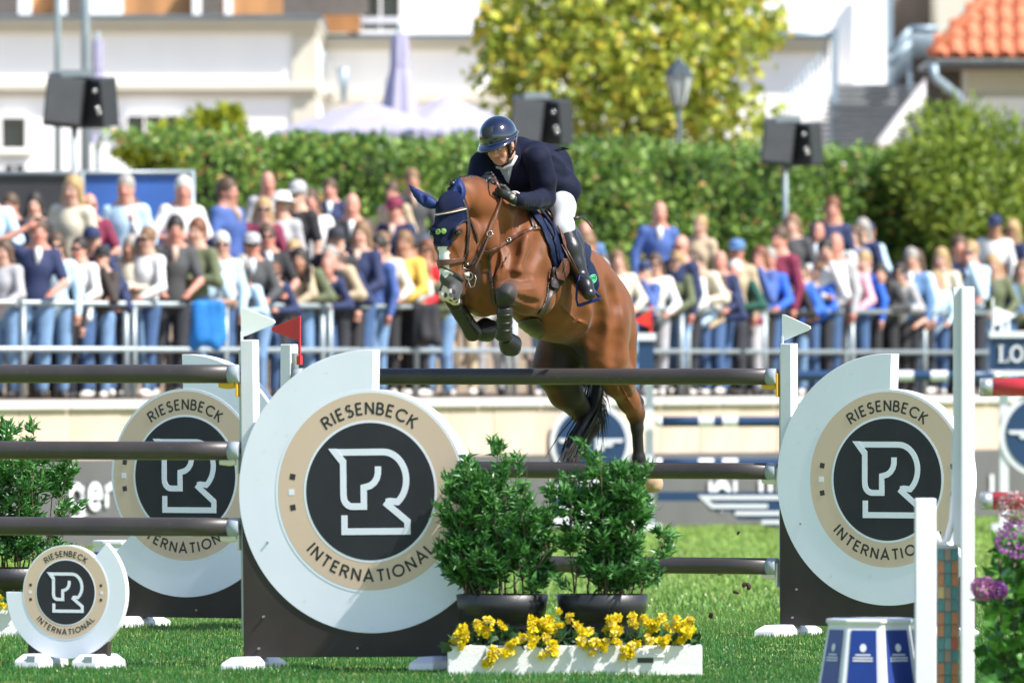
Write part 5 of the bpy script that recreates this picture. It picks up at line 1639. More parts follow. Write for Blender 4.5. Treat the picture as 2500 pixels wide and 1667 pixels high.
# leg boots
def bootm(pts, rs, name='leg_boot', n=20):
    return MB().tube(pts, rs, n).build(name, 'boot_black', horse, True, world=True)
def lerp(a, b, q): return Vector(a) * (1 - q) + Vector(b) * q
ka = hp(612, 1195, y=yk - .35); kb = fet
bootm([lerp(ka, kb, q) for q in (.14, .16, .4, .75, .98, 1.08, 1.14)], [.046, .051, .051, .049, .058, .056, .04])
ka = hp(318, 1215, y=yr - .36)
bootm([lerp(ka, fr, q) for q in (.02, .05, .3, .7, .98, 1.12, 1.2)], [.048, .053, .053, .052, .062, .058, .04])
for (A_, B_, yy_) in ((hp(612, 1195, y=yk - .35), fet, 0), (hp(318, 1215, y=yr - .36), fr, 0)):
    for q in (.36, .60, .82):
        p = lerp(A_, B_, q); d = (Vector(B_) - Vector(A_)).normalized(); bootm([p - d * .011, p - d * .008, p + d * .008, p + d * .011], [.0505, .0535, .0535, .0505], 'boot_strap')
    p = lerp(A_, B_, .55); d = (Vector(B_) - Vector(A_)).normalized(); bk = Vector((.012, .03, 0))
    bootm([lerp(A_, B_, .15) + bk, p + bk * 1.1, lerp(A_, B_, .9) + bk, lerp(A_, B_, 1.08) + bk * 1.2], [.022, .026, .030, .034], 'tendon_guard')
def bell(c, d, r0, r1, L):
    d = Vector(d).normalized(); a = d.orthogonal().normalized(); b = d.cross(a)
    m = MB(); n = 72; vs = []
    prof = [(0, r0 * .8), (.1, r0), (.55, (r0 + r1) / 2 * 1.06), (.95, r1), (1.0, r1 * 1.02), (1.0, r1 * .9)]
    for u, r in prof:
        for k2 in range(n):
            th = 6.283 * k2 / n; rr = r * (1 + (.03 * math.cos(th * 24) if .05 < u < .9 else 0))
            vs.append(Vector(c) + d * L * u + (a * math.cos(th) + b * math.sin(th)) * rr)
    m.add(vs, [(i * n + k2, i * n + (k2 + 1) % n, (i + 1) * n + (k2 + 1) % n, (i + 1) * n + k2) for i in range(len(prof) - 1) for k2 in range(n)])
    m.build('bell_boot', 'boot_black', horse, True, world=True)
bell(hp(612, 1415, y=yk - .26), hp(650, 1462, y=yk - .15) - hp(612, 1415, y=yk - .26), .045, .074, .105)
bell(hp(440, 1378, y=yr - .22), hp(525, 1356, y=yr - .09) - hp(440, 1378, y=yr - .22), .048, .078, .115)
MB().tube([Vector(hp(1432, 2195, .14)), Vector(hp(1438, 2232, .14))], [.048, .05], 20).build('pastern_wrap', 'boot_black', horse, True, world=True)
# saddle cloth, saddle, girth, breastplate
decal('saddle_cloth', HB, [(738, 655), (800, 660), (835, 740), (880, 850), (905, 960), (960, 1000), (1010, 1030), (1085, 940), (1120, 985), (1150, 1060), (1155, 1110), (1110, 1165), (1010, 1070), (900, 1030), (880, 1010), (860, 880), (815, 760), (770, 700)],
      .016, 'navy_cloth', horse, 6, .012, .08)
decal('saddle_panel', HB, [(775, 655), (1010, 655), (1100, 800), (1095, 990), (1010, 1060), (930, 1000), (895, 930), (875, 830), (830, 740)],
      .026, 'navy_cloth', horse, 7, .012, .1)
decal('saddle_flap', HB, [(800, 655), (960, 655), (1030, 800), (1060, 960), (1000, 1040), (945, 960), (930, 880), (905, 800), (850, 715)],
      .045, 'leather_dark', horse, 6, .016, .1)
strap('knee_roll', HB, [(838, 660), (868, 710), (905, 790), (928, 870), (935, 900)], [30, 30, 24, 16, 8], .058, 'leather', horse)
strap('girth', HB, [(905, 1060), (885, 1110), (870, 1160), (850, 1215), (815, 1280)], [70, 62, 36, 30, 40], .010, 'leather_dark', horse)
strap('girth_pad', HB, [(912, 1000), (905, 1060), (885, 1120)], [78, 84, 40], .026, 'leather_dark', horse, thick=.02)
strap('girth_strap', HB, [(935, 945), (918, 1000), (903, 1060)], 26, .048, 'leather', horse)
strap('girth_strap', HB, [(955, 960), (945, 1010), (925, 1065)], 26, .048, 'leather', horse)
strap('breastplate', HB, [(440, 900), (505, 905), (560, 885), (640, 832), (720, 790), (775, 765), (850, 760)], 19, .008, 'leather', horse)
strap('breastplate_strap', HB, [(508, 905), (516, 980), (530, 1080), (542, 1170), (548, 1215)], 18, .008, 'leather_dark', horse)
strap('breastplate_strap', HB, [(752, 660), (765, 720), (778, 762)], 16, .012, 'leather_dark', horse)
decal('stud_guard', HB, [(650, 1345), (720, 1300), (790, 1280), (830, 1310), (842, 1360), (815, 1410), (760, 1425), (700, 1395)], .014, 'leather_dark', horse, 6, .012, .1)
for x, y in ((632, 832), (778, 763)):
    c = cast(HB, x, y)
    if c: MB().tube([c[0] + c[1] * .012 + Vector((.013 * math.cos(q), 0, .013 * math.sin(q))) for q in np.linspace(0, 6.283, 14)], .003, 6).build('buckle', 'silver', horse, True, world=True)

_st = [o for o in horse.children if o.name.startswith('boot_strap') or o.name.startswith('tendon_guard')]
_bt = [o for o in horse.children if o.name.startswith('leg_boot')]
for i, o in enumerate(_st): nest(o, _bt[0] if i < 4 else _bt[1])
_bo = [o for o in horse.children if o.name == 'bonnet']
for o in list(horse.children):
    if _bo and (o.name.startswith('bonnet_edge') or o.name.startswith('green_spiral') or o.name.startswith('ear')): nest(o, _bo[0])
    if o.name.startswith('buckle'): nest(o, next((c for c in horse.children if c.name == 'breastplate'), None))
    if o.name == 'browband_trim': nest(o, next((c for c in horse.children if c.name == 'browband'), None))

# ------------------------------------------------------------------ rider
def hit_y(bvh, cx, cy, off, dflt):
    r = cast(bvh, cx, cy)
    return (r[0].y - off - D0) if r else dflt
rider = thing('person', 'rider in navy jacket, white breeches and glossy navy helmet leaning over the jumping horse', 'person', Vector(hp(930, 640)))
SKIN = (.50, .27, .19)
# head frame
yw, pt_, rl = R(27), R(20), R(9)
Fh = np.array([-math.sin(yw) * math.cos(pt_), -math.cos(yw) * math.cos(pt_), -math.sin(pt_)])
Lh0 = np.array([math.cos(yw), -math.sin(yw), 0]); Uh0 = np.cross(Fh, Lh0)
Lh = Lh0 * math.cos(rl) + Uh0 * math.sin(rl); Uh = Uh0 * math.cos(rl) - Lh0 * math.sin(rl)
AH = np.stack([Fh, Lh, Uh])
hc = hp(580, 262)
def hd(f, l, u): return hc + Fh * f + Lh * l + Uh * u
B = SDF(.025)
LIP = (.42, .15, .12); RED = (.55, .25, .18)
B.el(hd(0, 0, .02), (.098, .078, .112), AH, .03, SKIN)
B.el(hd(.028, 0, -.045), (.066, .060, .085), AH, .03, SKIN)
B.el(hd(.035, 0, -.098), (.048, .047, .034), AH, .025, SKIN)
B.el(hd(.072, 0, -.112), (.022, .026, .02), AH, .015, SKIN)
B.rc(hd(.093, 0, -.012), hd(.116, 0, -.052), .010, .0145, .012, RED)
for s in (-1, 1):
    B.el(hd(.106, .013 * s, -.056), (.011, .009, .009), AH, .008, RED)
    B.el(hd(.070, .040 * s, -.045), (.026, .024, .026), AH, .02, RED)
    B.rc(hd(.088, .012 * s, .008), hd(.078, .05 * s, .006), .011, .010, .012, SKIN)
    B.el(hd(-.005, .080 * s, -.025), (.02, .010, .032), AH, .008, RED)
    B.rc(hd(.07, .045 * s, -.07), hd(.085, .024 * s, -.10), .012, .010, .015, SKIN)
B.rc(hd(.094, -.020, -.079), hd(.094, .020, -.079), .0065, .0065, .006, LIP)
B.rc(hd(.091, -.018, -.091), hd(.091, .018, -.091), .0075, .0075, .006, LIP)
for s in (-1, 1):
    B.el(hd(.094, .033 * s, -.016), (.012, .016, .009), AH, .008, neg=True)
B.el(hd(.100, 0, -.085), (.009, .017, .003), AH, .003, neg=True)
nk = hp(650, 345)
B.rc(hd(-.03, 0, -.09), nk, .058, .065, .03, SKIN)
B.chain([nk, hp(740, 420), hp(880, 480)], [.055, .10, .10], .05, SKIN)
shl, shr = hp(800, 362, .19), hp(478, 392, -.17)
yel = hp(800, 362, .19)[1] - D0
elb_l = hp(846, 588, y=yel + .06)
yh = hit_y(HB, 585, 575, .055, -.45)
wri_l = hp(672, 592, y=min(yh, yel - .12)); yw_l = wri_l[1] - D0
han_l = hp(600, 556, y=yh)
B.chain([nk, shl, elb_l, wri_l, han_l], [.045, .06, .045, .032, .03], .02, SKIN)
elb_r = hp(432, 560, y=shr[1] - D0 - .10); yhr = hp(505, 500, 0)[1] - D0 + .03
wri_r = hp(478, 500, y=yhr)
han_r = hp(508, 492, y=yhr)
B.chain([nk, shr, elb_r, wri_r, han_r], [.045, .06, .045, .032, .03], .02, SKIN)
hip = hp(925, 530, .085)
kn = hp(955, 765, y=hit_y(HB, 955, 765, .15, -.3)); an = hp(1060, 1062, y=hit_y(HB, 1060, 1062, .16, -.2))
toe = hp(1104, 1150, y=an[1] - D0 - .13)
def refl(p): return p - 2 * ((p - hb) @ Lv) * Lv
for f in (lambda p: p, refl):
    B.chain([hp(880, 480), f(hip), f(kn), f(an), f(toe)], [.09, .075, .045, .030, .024], .03, SKIN)
bme, BV, BQ = B.mesh('body', .0055, base=SKIN, soft=.006)
M('skin', attr='Col', rough=.45, var=.10, vs=40, sss=.12, spec=.4, bump=.08, bs=120)
place(bme, 'body', 'skin', rider)
for s in (-1, 1):
    MB().ell(hd(.083, .032 * s, -.016), (.0135, .0135, .0125)).build('eye', M('eye_white', (.55, .52, .5), .15, var=.05), rider, True, world=True)
    MB().ell(hd(.0935, .0305 * s, -.0155), (.0055, .0055, .0055)).build('iris', M('iris', (.03, .02, .015), .1, var=.05), rider, True, world=True)
    MB().tube([Vector(hd(.099, .014 * s, .0)), Vector(hd(.101, .032 * s, .007)), Vector(hd(.085, .055 * s, .0))], [.003, .004, .002], 6).build('eyebrow', M('brow', (.09, .05, .03), .7), rider, True, world=True)
# helmet
M('helmet_navy', (.002, .005, .026), .12, var=.1, vs=8, coat=1.0, spec=.6)
M('helmet_matte', (.006, .008, .012), .55, var=.4, vs=150, bump=.4, bs=300)
M('strap_black', (.008, .008, .009), .5, var=.1)
hel = hd(-.006, 0, .052)
AHt = Matrix([tuple(Fh), tuple(Lh), tuple(Uh)]).transposed()
m = MB(); nu, nv = 40, 14
vs = []; fs = []
for j in range(nv + 1):
    ph = R(103) * j / nv
    for i in range(nu):
        th = 2 * math.pi * i / nu
        rx = .146 if math.cos(th) > 0 else .138
        v = Vector((rx * math.sin(ph) * math.cos(th), .118 * math.sin(ph) * math.sin(th), .122 * math.cos(ph)))
        vs.append(Vector(hel) + AHt @ v)
for j in range(nv):
    for i in range(nu): fs.append((j * nu + i, (j + 1) * nu + i, (j + 1) * nu + (i + 1) % nu, j * nu + (i + 1) % nu))
m.add(vs, fs); helmet = m.build('helmet', 'helmet_navy', rider, True, world=True)
sd = helmet.modifiers.new('thickness', 'SOLIDIFY'); sd.thickness = .012; sd.offset = -1
def hl(f, l, u): return Vector(hel) + AHt @ Vector((f, l, u))
# rim band and visor
m = MB(); pts = []
for i in range(48):
    th = 2 * math.pi * i / 48
    pts.append(hl((.147 if math.cos(th) > 0 else .139) * math.cos(th), .119 * math.sin(th), -.022))
pts.append(pts[0]); m.tube(pts, .0085, 8); m.build('helmet_rim', 'helmet_navy', rider, True, world=True)
m = MB(); vs = []; fs = []; nn = 28
for j, (e, dz) in enumerate(((0, -.020), (.5, -.026), (.92, -.040), (1.0, -.046), (.96, -.050), (.45, -.035), (0, -.028))):
    for i in range(nn + 1):
        a = R(-88 + 176 * i / nn); ext = .062 * max(math.cos(a), 0) ** .7 * e
        vs.append(hl((.146 + ext) * math.cos(a), (.119 + ext * .45) * math.sin(a), dz))
for j in range(6):
    for i in range(nn): fs.append((j * (nn + 1) + i, j * (nn + 1) + i + 1, (j + 1) * (nn + 1) + i + 1, (j + 1) * (nn + 1) + i))
m.add(vs, fs); m.build('visor', 'helmet_navy', rider, True, world=True)
# front vent plate and panel seam
m = MB(); vs = []; n1, n2 = 8, 8
for i in range(n1 + 1):
    for j in range(n2 + 1):
        u = -1 + 2 * i / n1; v = -1 + 2 * j / n2
        l_ = u * .042 * (1 - .25 * (v < 0) * abs(v)); up = .055 + v * .032
        f_ = .148 * math.sqrt(max(0, 1 - (l_ / .118) ** 2 - (up / .122) ** 2)) + .0015 * (1.6 - u * u - v * v)
        vs.append(hl(f_, l_, up))
m.add(vs, [(i * (n2 + 1) + j, (i + 1) * (n2 + 1) + j, (i + 1) * (n2 + 1) + j + 1, i * (n2 + 1) + j + 1) for i in range(n1) for j in range(n2)])
m.build('vent_plate', 'helmet_matte', rider, True, world=True)
for s in (-1, 1):
    MB().tube([hl(.055, .104 * s, -.03), Vector(hd(.04, .077 * s, -.04)), Vector(hd(.045, .066 * s, -.09))], [.024, .020, .012], 10, flat=.55).build('side_pad', 'strap_black', rider, True, world=True)
    MB().tube([hl(-.05, .108 * s, -.03), Vector(hd(-.02, .083 * s, -.06)), Vector(hd(.04, .062 * s, -.10))], [.009, .007, .006], 6).build('harness_strap', 'strap_black', rider, True, world=True)
MB().tube([Vector(hd(.045, .062, -.092)), Vector(hd(.06, .045, -.128)), Vector(hd(.066, 0, -.140)), Vector(hd(.06, -.045, -.128)), Vector(hd(.045, -.062, -.092))], .006, 6).build('chin_strap', 'strap_black', rider, True, world=True)
# jacket
J = SDF(.05)
J.chain([hp(895, 478), hp(790, 440), hp(690, 415)], [.140, .165, .165], .06)
J.el(hp(918, 540, .085), (.13, .165, .135), AX, .05)
J.el(hp(905, 520, -.05), (.13, .16, .12), AX, .05)
J.rc(hp(800, 340, .15), hp(500, 385, -.15), .082, .080, .05)
J.rc(hp(690, 312), hp(790, 325, .14), .070, .078, .04)
J.rc(hp(640, 325), hp(520, 375, -.13), .05, .07, .04)
J.rc(hp(700, 300), hp(900, 380), .075, .11, .06)
J.chain([shl, hp(838, 480, y=yel + .03), elb_l], [.092, .080, .069], .03)
J.chain([elb_l, hp(770, 608, y=(elb_l[1] - D0) * .5 + yw_l * .5), hp(690, 596, y=yw_l)], [.067, .060, .046], .02)
J.chain([shr, elb_r, hp(470, 505, y=yhr)], [.088, .068, .046], .03)
# folds
rsx = np.random.RandomState(3)
for i, (a_, b_) in enumerate((((850, 400), (985, 440)), ((860, 470), (1000, 520)), ((880, 340), (950, 390)), ((820, 560), (880, 520)), ((760, 350), (840, 330)), ((780, 560), (850, 640)))):
    J.rc(hp(*a_, y=hp(*a_, .16)[1] - D0), hp(*b_, y=hp(*b_, .17)[1] - D0), .020, .012, .05)
jme, JV, JQ = J.mesh('jacket', .008, smooth_it=2)
M('jacket_navy', (.0035, .0050, .020), .75, var=.2, vs=14, bump=.7, bs=13, sheen=.04, spec=.18)
M('white_breeches', (.44, .46, .51), .7, var=.04, vs=12, bump=.12, bs=22)
M('shirt_white', (.48, .50, .54), .6, var=.05)
M('tie_grey', (.34, .37, .44), .5, var=.1, bump=.3, wave=160)
M('glove_black', (.010, .013, .014), .5, var=.2, bump=.2, bs=120)
jk = place(jme, 'jacket', 'jacket_navy', rider)
JB = BVHTree.FromPolygons([tuple(v) for v in JV], [tuple(q) for q in JQ])
decal('shirt', JB, [(560, 388), (600, 372), (655, 318), (672, 300), (668, 350), (655, 410), (634, 505), (610, 470), (585, 425)], .006, 'shirt_white', rider, 4, .004, .06)
decal('tie', JB, [(596, 400), (612, 388), (630, 395), (634, 425), (634, 500), (616, 480), (604, 440)], .012, 'tie_grey', rider, 3, .004, .06)
decal('lapel', JB, [(672, 285), (700, 290), (705, 360), (690, 440), (655, 520), (632, 515), (655, 420), (668, 350)], .008, 'jacket_navy', rider, 4, .008, .06)
decal('lapel', JB, [(556, 392), (585, 430), (612, 480), (630, 515), (600, 505), (560, 460), (530, 410)], .008, 'jacket_navy', rider, 4, .008, .06)
MB().tube([Vector(hd(-.03, .07, -.115)), Vector(hd(.03, .056, -.15)), Vector(hd(.04, 0, -.165)), Vector(hd(.03, -.056, -.15)), Vector(hd(-.03, -.07, -.10))], .011, 8).build('shirt_collar', 'shirt_white', rider, True, world=True)
fl = [hp(800, 250, y=-.02), hp(880, 268, y=.05), hp(950, 288, y=.10), hp(985, 297, y=.14), hp(940, 305, y=.11), hp(880, 320, y=.02), hp(830, 330, y=-.04)]
m = MB(); m.add([Vector(p) for p in fl] + [Vector(p) + Vector((.004, .012, -.004)) for p in fl], [tuple(range(7)), tuple(range(13, 6, -1))] + [(i, (i + 1) % 7, 7 + (i + 1) % 7, 7 + i) for i in range(7)])
m.build('jacket_tail', 'jacket_navy', rider, world=True)
for i in range(4):
    c = cast(JB, 728 + i * 16, 632)
    if c: MB().ell(c[0] + c[1] * .003, (.005, .005, .005), None, 8, 6).build('cuff_button', 'strap_black', rider, True, world=True)
# breeches
Bq = SDF(.04)
for f in (lambda p: p, refl):
    Bq.chain([f(hp(915, 510, .07)), f(hip), f(hp(950, 640, y=(hip[1] + kn[1]) / 2 - D0 - .03)), f(kn), f(kn + (an - kn) * .2)], [.10, .086, .080, .066, .055], .04)
br, _, _ = Bq.mesh('breeches', .008, smooth_it=2)
place(br, 'breeches', 'white_breeches', rider)
# boots
def boot(f):
    s = SDF(.02)
    top = kn + (an - kn) * .14
    s.chain([f(top), f(kn + (an - kn) * .42), f(kn + (an - kn) * .72), f(an)], [.068, .074, .058, .048], .02)
    s.el(f(kn + (an - kn) * .16 + np.array([.018, .02, .03])), (.045, .045, .07), None, .02)
    heel = an + np.array([.012, .035, -.045])
    s.chain([f(an), f(heel)], [.047, .042], .02)
    s.chain([f(an), f((an + toe) / 2 + np.array([0, -.01, .01])), f(toe)], [.047, .046, .040], .025)
    s.chain([f(heel), f((heel + toe) / 2 + np.array([0, 0, .012])), f(toe)], [.038, .044, .036], .02)
    me, V, Q = s.mesh('riding_boot', .007)
    return place(me, 'riding_boot', 'boot_black', rider)
boot(lambda p: p); boot(refl)
# gloves: closed fists with separate fingers
def glove(wr, hn, side, up, name='glove'):
    g_ = SDF(.008)
    d = (hn - wr) / np.linalg.norm(hn - wr)
    up = up - (up @ d) * d; up /= np.linalg.norm(up); out = np.cross(d, up) * side
    kn0 = hn + d * .012
    g_.chain([wr - d * .02, wr + d * .01, hn], [.034, .031, .036], .012)
    g_.el(hn, (.040, .022, .042), np.stack([d, out, up]), .012)
    for i in range(4):
        o = up * (.034 - .0225 * i)
        k0 = kn0 + o + out * .018; L = (.040, .046, .043, .034)[i]
        k1 = k0 + d * L * .75 - out * .004 - up * .006; k2 = k1 - out * .028 - up * .008; k3 = k2 - d * .026 - out * .004
        g_.chain([kn0 + o * .9 - d * .03 + out * .012, k0, k1, k2, k3], [.0105, .0112, .0100, .0092, .0082], .006)
    t0 = hn + up * .030 - d * .022; t1 = t0 + up * .014 + d * .034 - out * .008; t2 = t1 + d * .026 - out * .012 - up * .004
    g_.chain([t0, t1, t2], [.014, .012, .010], .008)
    me, V, Q = g_.mesh(name, .0045)
    return place(me, name, 'glove_black', rider)
glove(hp(652, 588, y=yw_l - .01), han_l, 1, np.array([-.3, -.2, 1.]))
glove(hp(468, 508, y=yhr), hp(512, 488, y=yhr), -1, np.array([0, 0, 1.]))
wq = Vector(hp(668, 590, y=yw_l - .005)); wd_ = Vector(wri_l - elb_l).normalized(); wa = wd_.orthogonal().normalized(); wb = wd_.cross(wa)
MB().tube([wq + (wa * math.cos(q) + wb * math.sin(q)) * .041 for q in np.linspace(0, 6.283, 24)], .008, 8).build('watch_strap', 'shirt_white', rider, True, world=True)
MB().tube([wq + Vector((-.016, -.040, .008)), wq + Vector((-.019, -.048, .009))], .017, 16).build('watch_face', M('watch', (.45, .47, .40), .25, metal=.4, var=.1), rider, True, world=True)
# stirrups and leathers belong to the saddle
an_v = Vector(an); tv = Vector(toe)
sy = toe[1] - D0 + .05
def sp(cx, cy, dy=0): return Vector(hp(cx, cy, y=sy + dy))
m = MB(); m.tube([sp(1050, 1042), sp(1034, 1110), sp(1030, 1180), sp(1040, 1225)], [.010, .012, .012, .010], 8, flat=.6)
m.tube([sp(1050, 1042), sp(1100, 1085), sp(1150, 1150), sp(1172, 1172)], [.010, .008, .008, .010], 8, flat=.6)
m.build('stirrup_arm', 'navy_ear', horse, True, world=True)
m = MB(); m.box((sp(1040, 1222) + sp(1172, 1178)) / 2, ((sp(1040, 1222) - sp(1172, 1178)).length, .075, .022), Matrix.Rotation(-math.atan2((sp(1172, 1178) - sp(1040, 1222)).z, (sp(1172, 1178) - sp(1040, 1222)).x), 3, 'Y'))
m.build('stirrup_tread', 'navy_ear', horse, bev=.006, world=True)
yb = hit_y(HB, 960, 880, .10, -.3)
for dx in (0, 16):
    MB().tube([Vector(hp(942 + dx, 860, y=yb - .06)), Vector(hp(990 + dx, 950, y=(yb + sy) / 2 - .05)), sp(1044 + dx * .3, 1044, -.0)], .005, 6).build('stirrup_leather', 'leather', horse, True, world=True)
spiral('green_spiral', HB, 1108, 1058, 22, 2.6, .0032, .030, 'mint', horse)
MB().tube([Vector(hp(1000, 716, y=kn[1] - D0)), Vector(hp(1035, 704, y=kn[1] - D0)), Vector(hp(1065, 700, y=kn[1] - D0 + .05)), Vector(hp(1095, 725, y=kn[1] - D0 + .08)), Vector(hp(1128, 772, y=kn[1] - D0 + .1))], [.012, .012, .011, .010, .006], 6, flat=.35).build('strap_end', 'leather_dark', horse, True, world=True)
# reins
hnd = Vector(hp(592, 590, y=yh - .02)); bitp = bp + Vector((.03, -.01, -.0))
def yb_(q): return (hnd.y * (1 - q) + (bd - .02) * q) - D0
def rein(pts, w, name, mat='leather'):
    MB().tube(pts, w, 8, flat=.35).build(name, mat, horse, True, world=True)
rein([hnd, Vector(hp(560, 695, y=yb_(.3) - .03)), Vector(hp(520, 800, y=yb_(.5) - .05)), Vector(hp(480, 905, y=yb_(.75) - .04)), Vector(hp(440, 985, y=yb_(.9) - .02)), Vector(hp(425, 1050, y=yb_(1))) ], .0105, 'rein')
rein([Vector(hp(524, 790, y=yb_(.5) - .05)), Vector(hp(480, 860, y=yb_(.7) - .02)), Vector(hp(455, 930, y=yb_(.8))), Vector(hp(470, 965, y=yb_(.8)))], .009, 'martingale_strap', 'leather_dark')
rein([Vector(hp(385, 1000, y=bd - D0 - .005)), Vector(hp(420, 975, y=bd - D0 - .01)), Vector(hp(460, 945, y=yb_(.85)))], .008, 'rein', 'leather_dark')
MB().tube([Vector(hp(521 + 17 * math.cos(q), 797 + 17 * math.sin(q), y=yb_(.5) - .055)) for q in np.linspace(0, 6.283, 18)], .0032, 6).build('martingale_ring', 'silver', horse, True, world=True)
rein([Vector(hp(588, 545, y=yh - .03)), Vector(hp(568, 505, y=yh - .06)), Vector(hp(552, 478, y=yh - .02)), Vector(hp(535, 470, y=yh + .05)), Vector(hp(520, 480, y=yhr))], .010, 'rein')

for o in list(rider.children):
    if o.name in ('helmet_rim', 'visor', 'vent_plate', 'chin_strap') or o.name.startswith(('side_pad', 'harness_strap')): nest(o, helmet)
    if o.name.startswith(('lapel', 'cuff_button')) or o.name == 'jacket_tail': nest(o, jk)

# ------------------------------------------------------------------ spectators
M('spect_skin', attr='Col', objcol=True, rough=.55, var=.06, vs=30)
M('spect_cloth', objcol=True, rough=.8, var=.18, vs=9, bump=.4, bs=18)
M('spect_hair', objcol=True, rough=.6, var=.3, vs=40, bump=.4, bs=60)
M('sunglass', (.01, .01, .012), .15, var=.05)
def v3(*a): return np.array(a, float)
def pose_joints(kind):
    J_ = dict(pel=v3(0, 0, .95), ch=v3(0, 0, 1.27), nk=v3(0, 0, 1.47), hd=v3(0, -.02, 1.61), sl=v3(.160, 0, 1.395), sr=v3(-.160, 0, 1.395),
              hl=v3(.095, 0, .92), hr=v3(-.095, 0, .92), kl=v3(.11, -.03, .50), kr=v3(-.11, .0, .50), al=v3(.115, .02, .08), ar=v3(-.12, .04, .08))
    if kind == 'rest':       # hands on the rail
        J_.update(el=v3(.27, -.10, 1.13), wl=v3(.15, -.30, 1.02), er=v3(-.27, -.10, 1.13), wr=v3(-.13, -.30, 1.02))
    elif kind == 'lean':     # bent forward, forearms on the rail
        for k_, y, z in (('ch', -.20, 1.20), ('nk', -.33, 1.36), ('hd', -.42, 1.47), ('sl', -.28, 1.31), ('sr', -.28, 1.31)):
            J_[k_] = v3(J_[k_][0], y, z)
        J_.update(el=v3(.30, -.30, 1.05), wl=v3(.05, -.42, 1.04), er=v3(-.30, -.30, 1.05), wr=v3(-.03, -.42, 1.04))
        J_['pel'] = v3(0, .06, .93); J_['hl'] += v3(0, .06, 0); J_['hr'] += v3(0, .06, 0)
    elif kind == 'cross':
        J_.update(el=v3(.29, -.06, 1.13), wl=v3(-.08, -.20, 1.18), er=v3(-.29, -.06, 1.13), wr=v3(.10, -.22, 1.13))
    elif kind == 'shade':    # one hand shading the eyes
        J_.update(el=v3(.27, -.10, 1.13), wl=v3(.15, -.30, 1.02), er=v3(-.36, -.16, 1.50), wr=v3(-.10, -.16, 1.655))
        J_['er'], J_['el'] = J_['er'], J_['el']
    elif kind == 'mouth':    # hand at the face
        J_.update(el=v3(.22, -.18, 1.12), wl=v3(.05, -.17, 1.50), er=v3(-.25, -.12, 1.12), wr=v3(0.02, -.24, 1.10))
    else:
        J_.update(el=v3(.25, .0, 1.13), wl=v3(.24, -.08, .88), er=v3(-.25, .0, 1.13), wr=v3(-.24, -.08, .88))
    return J_
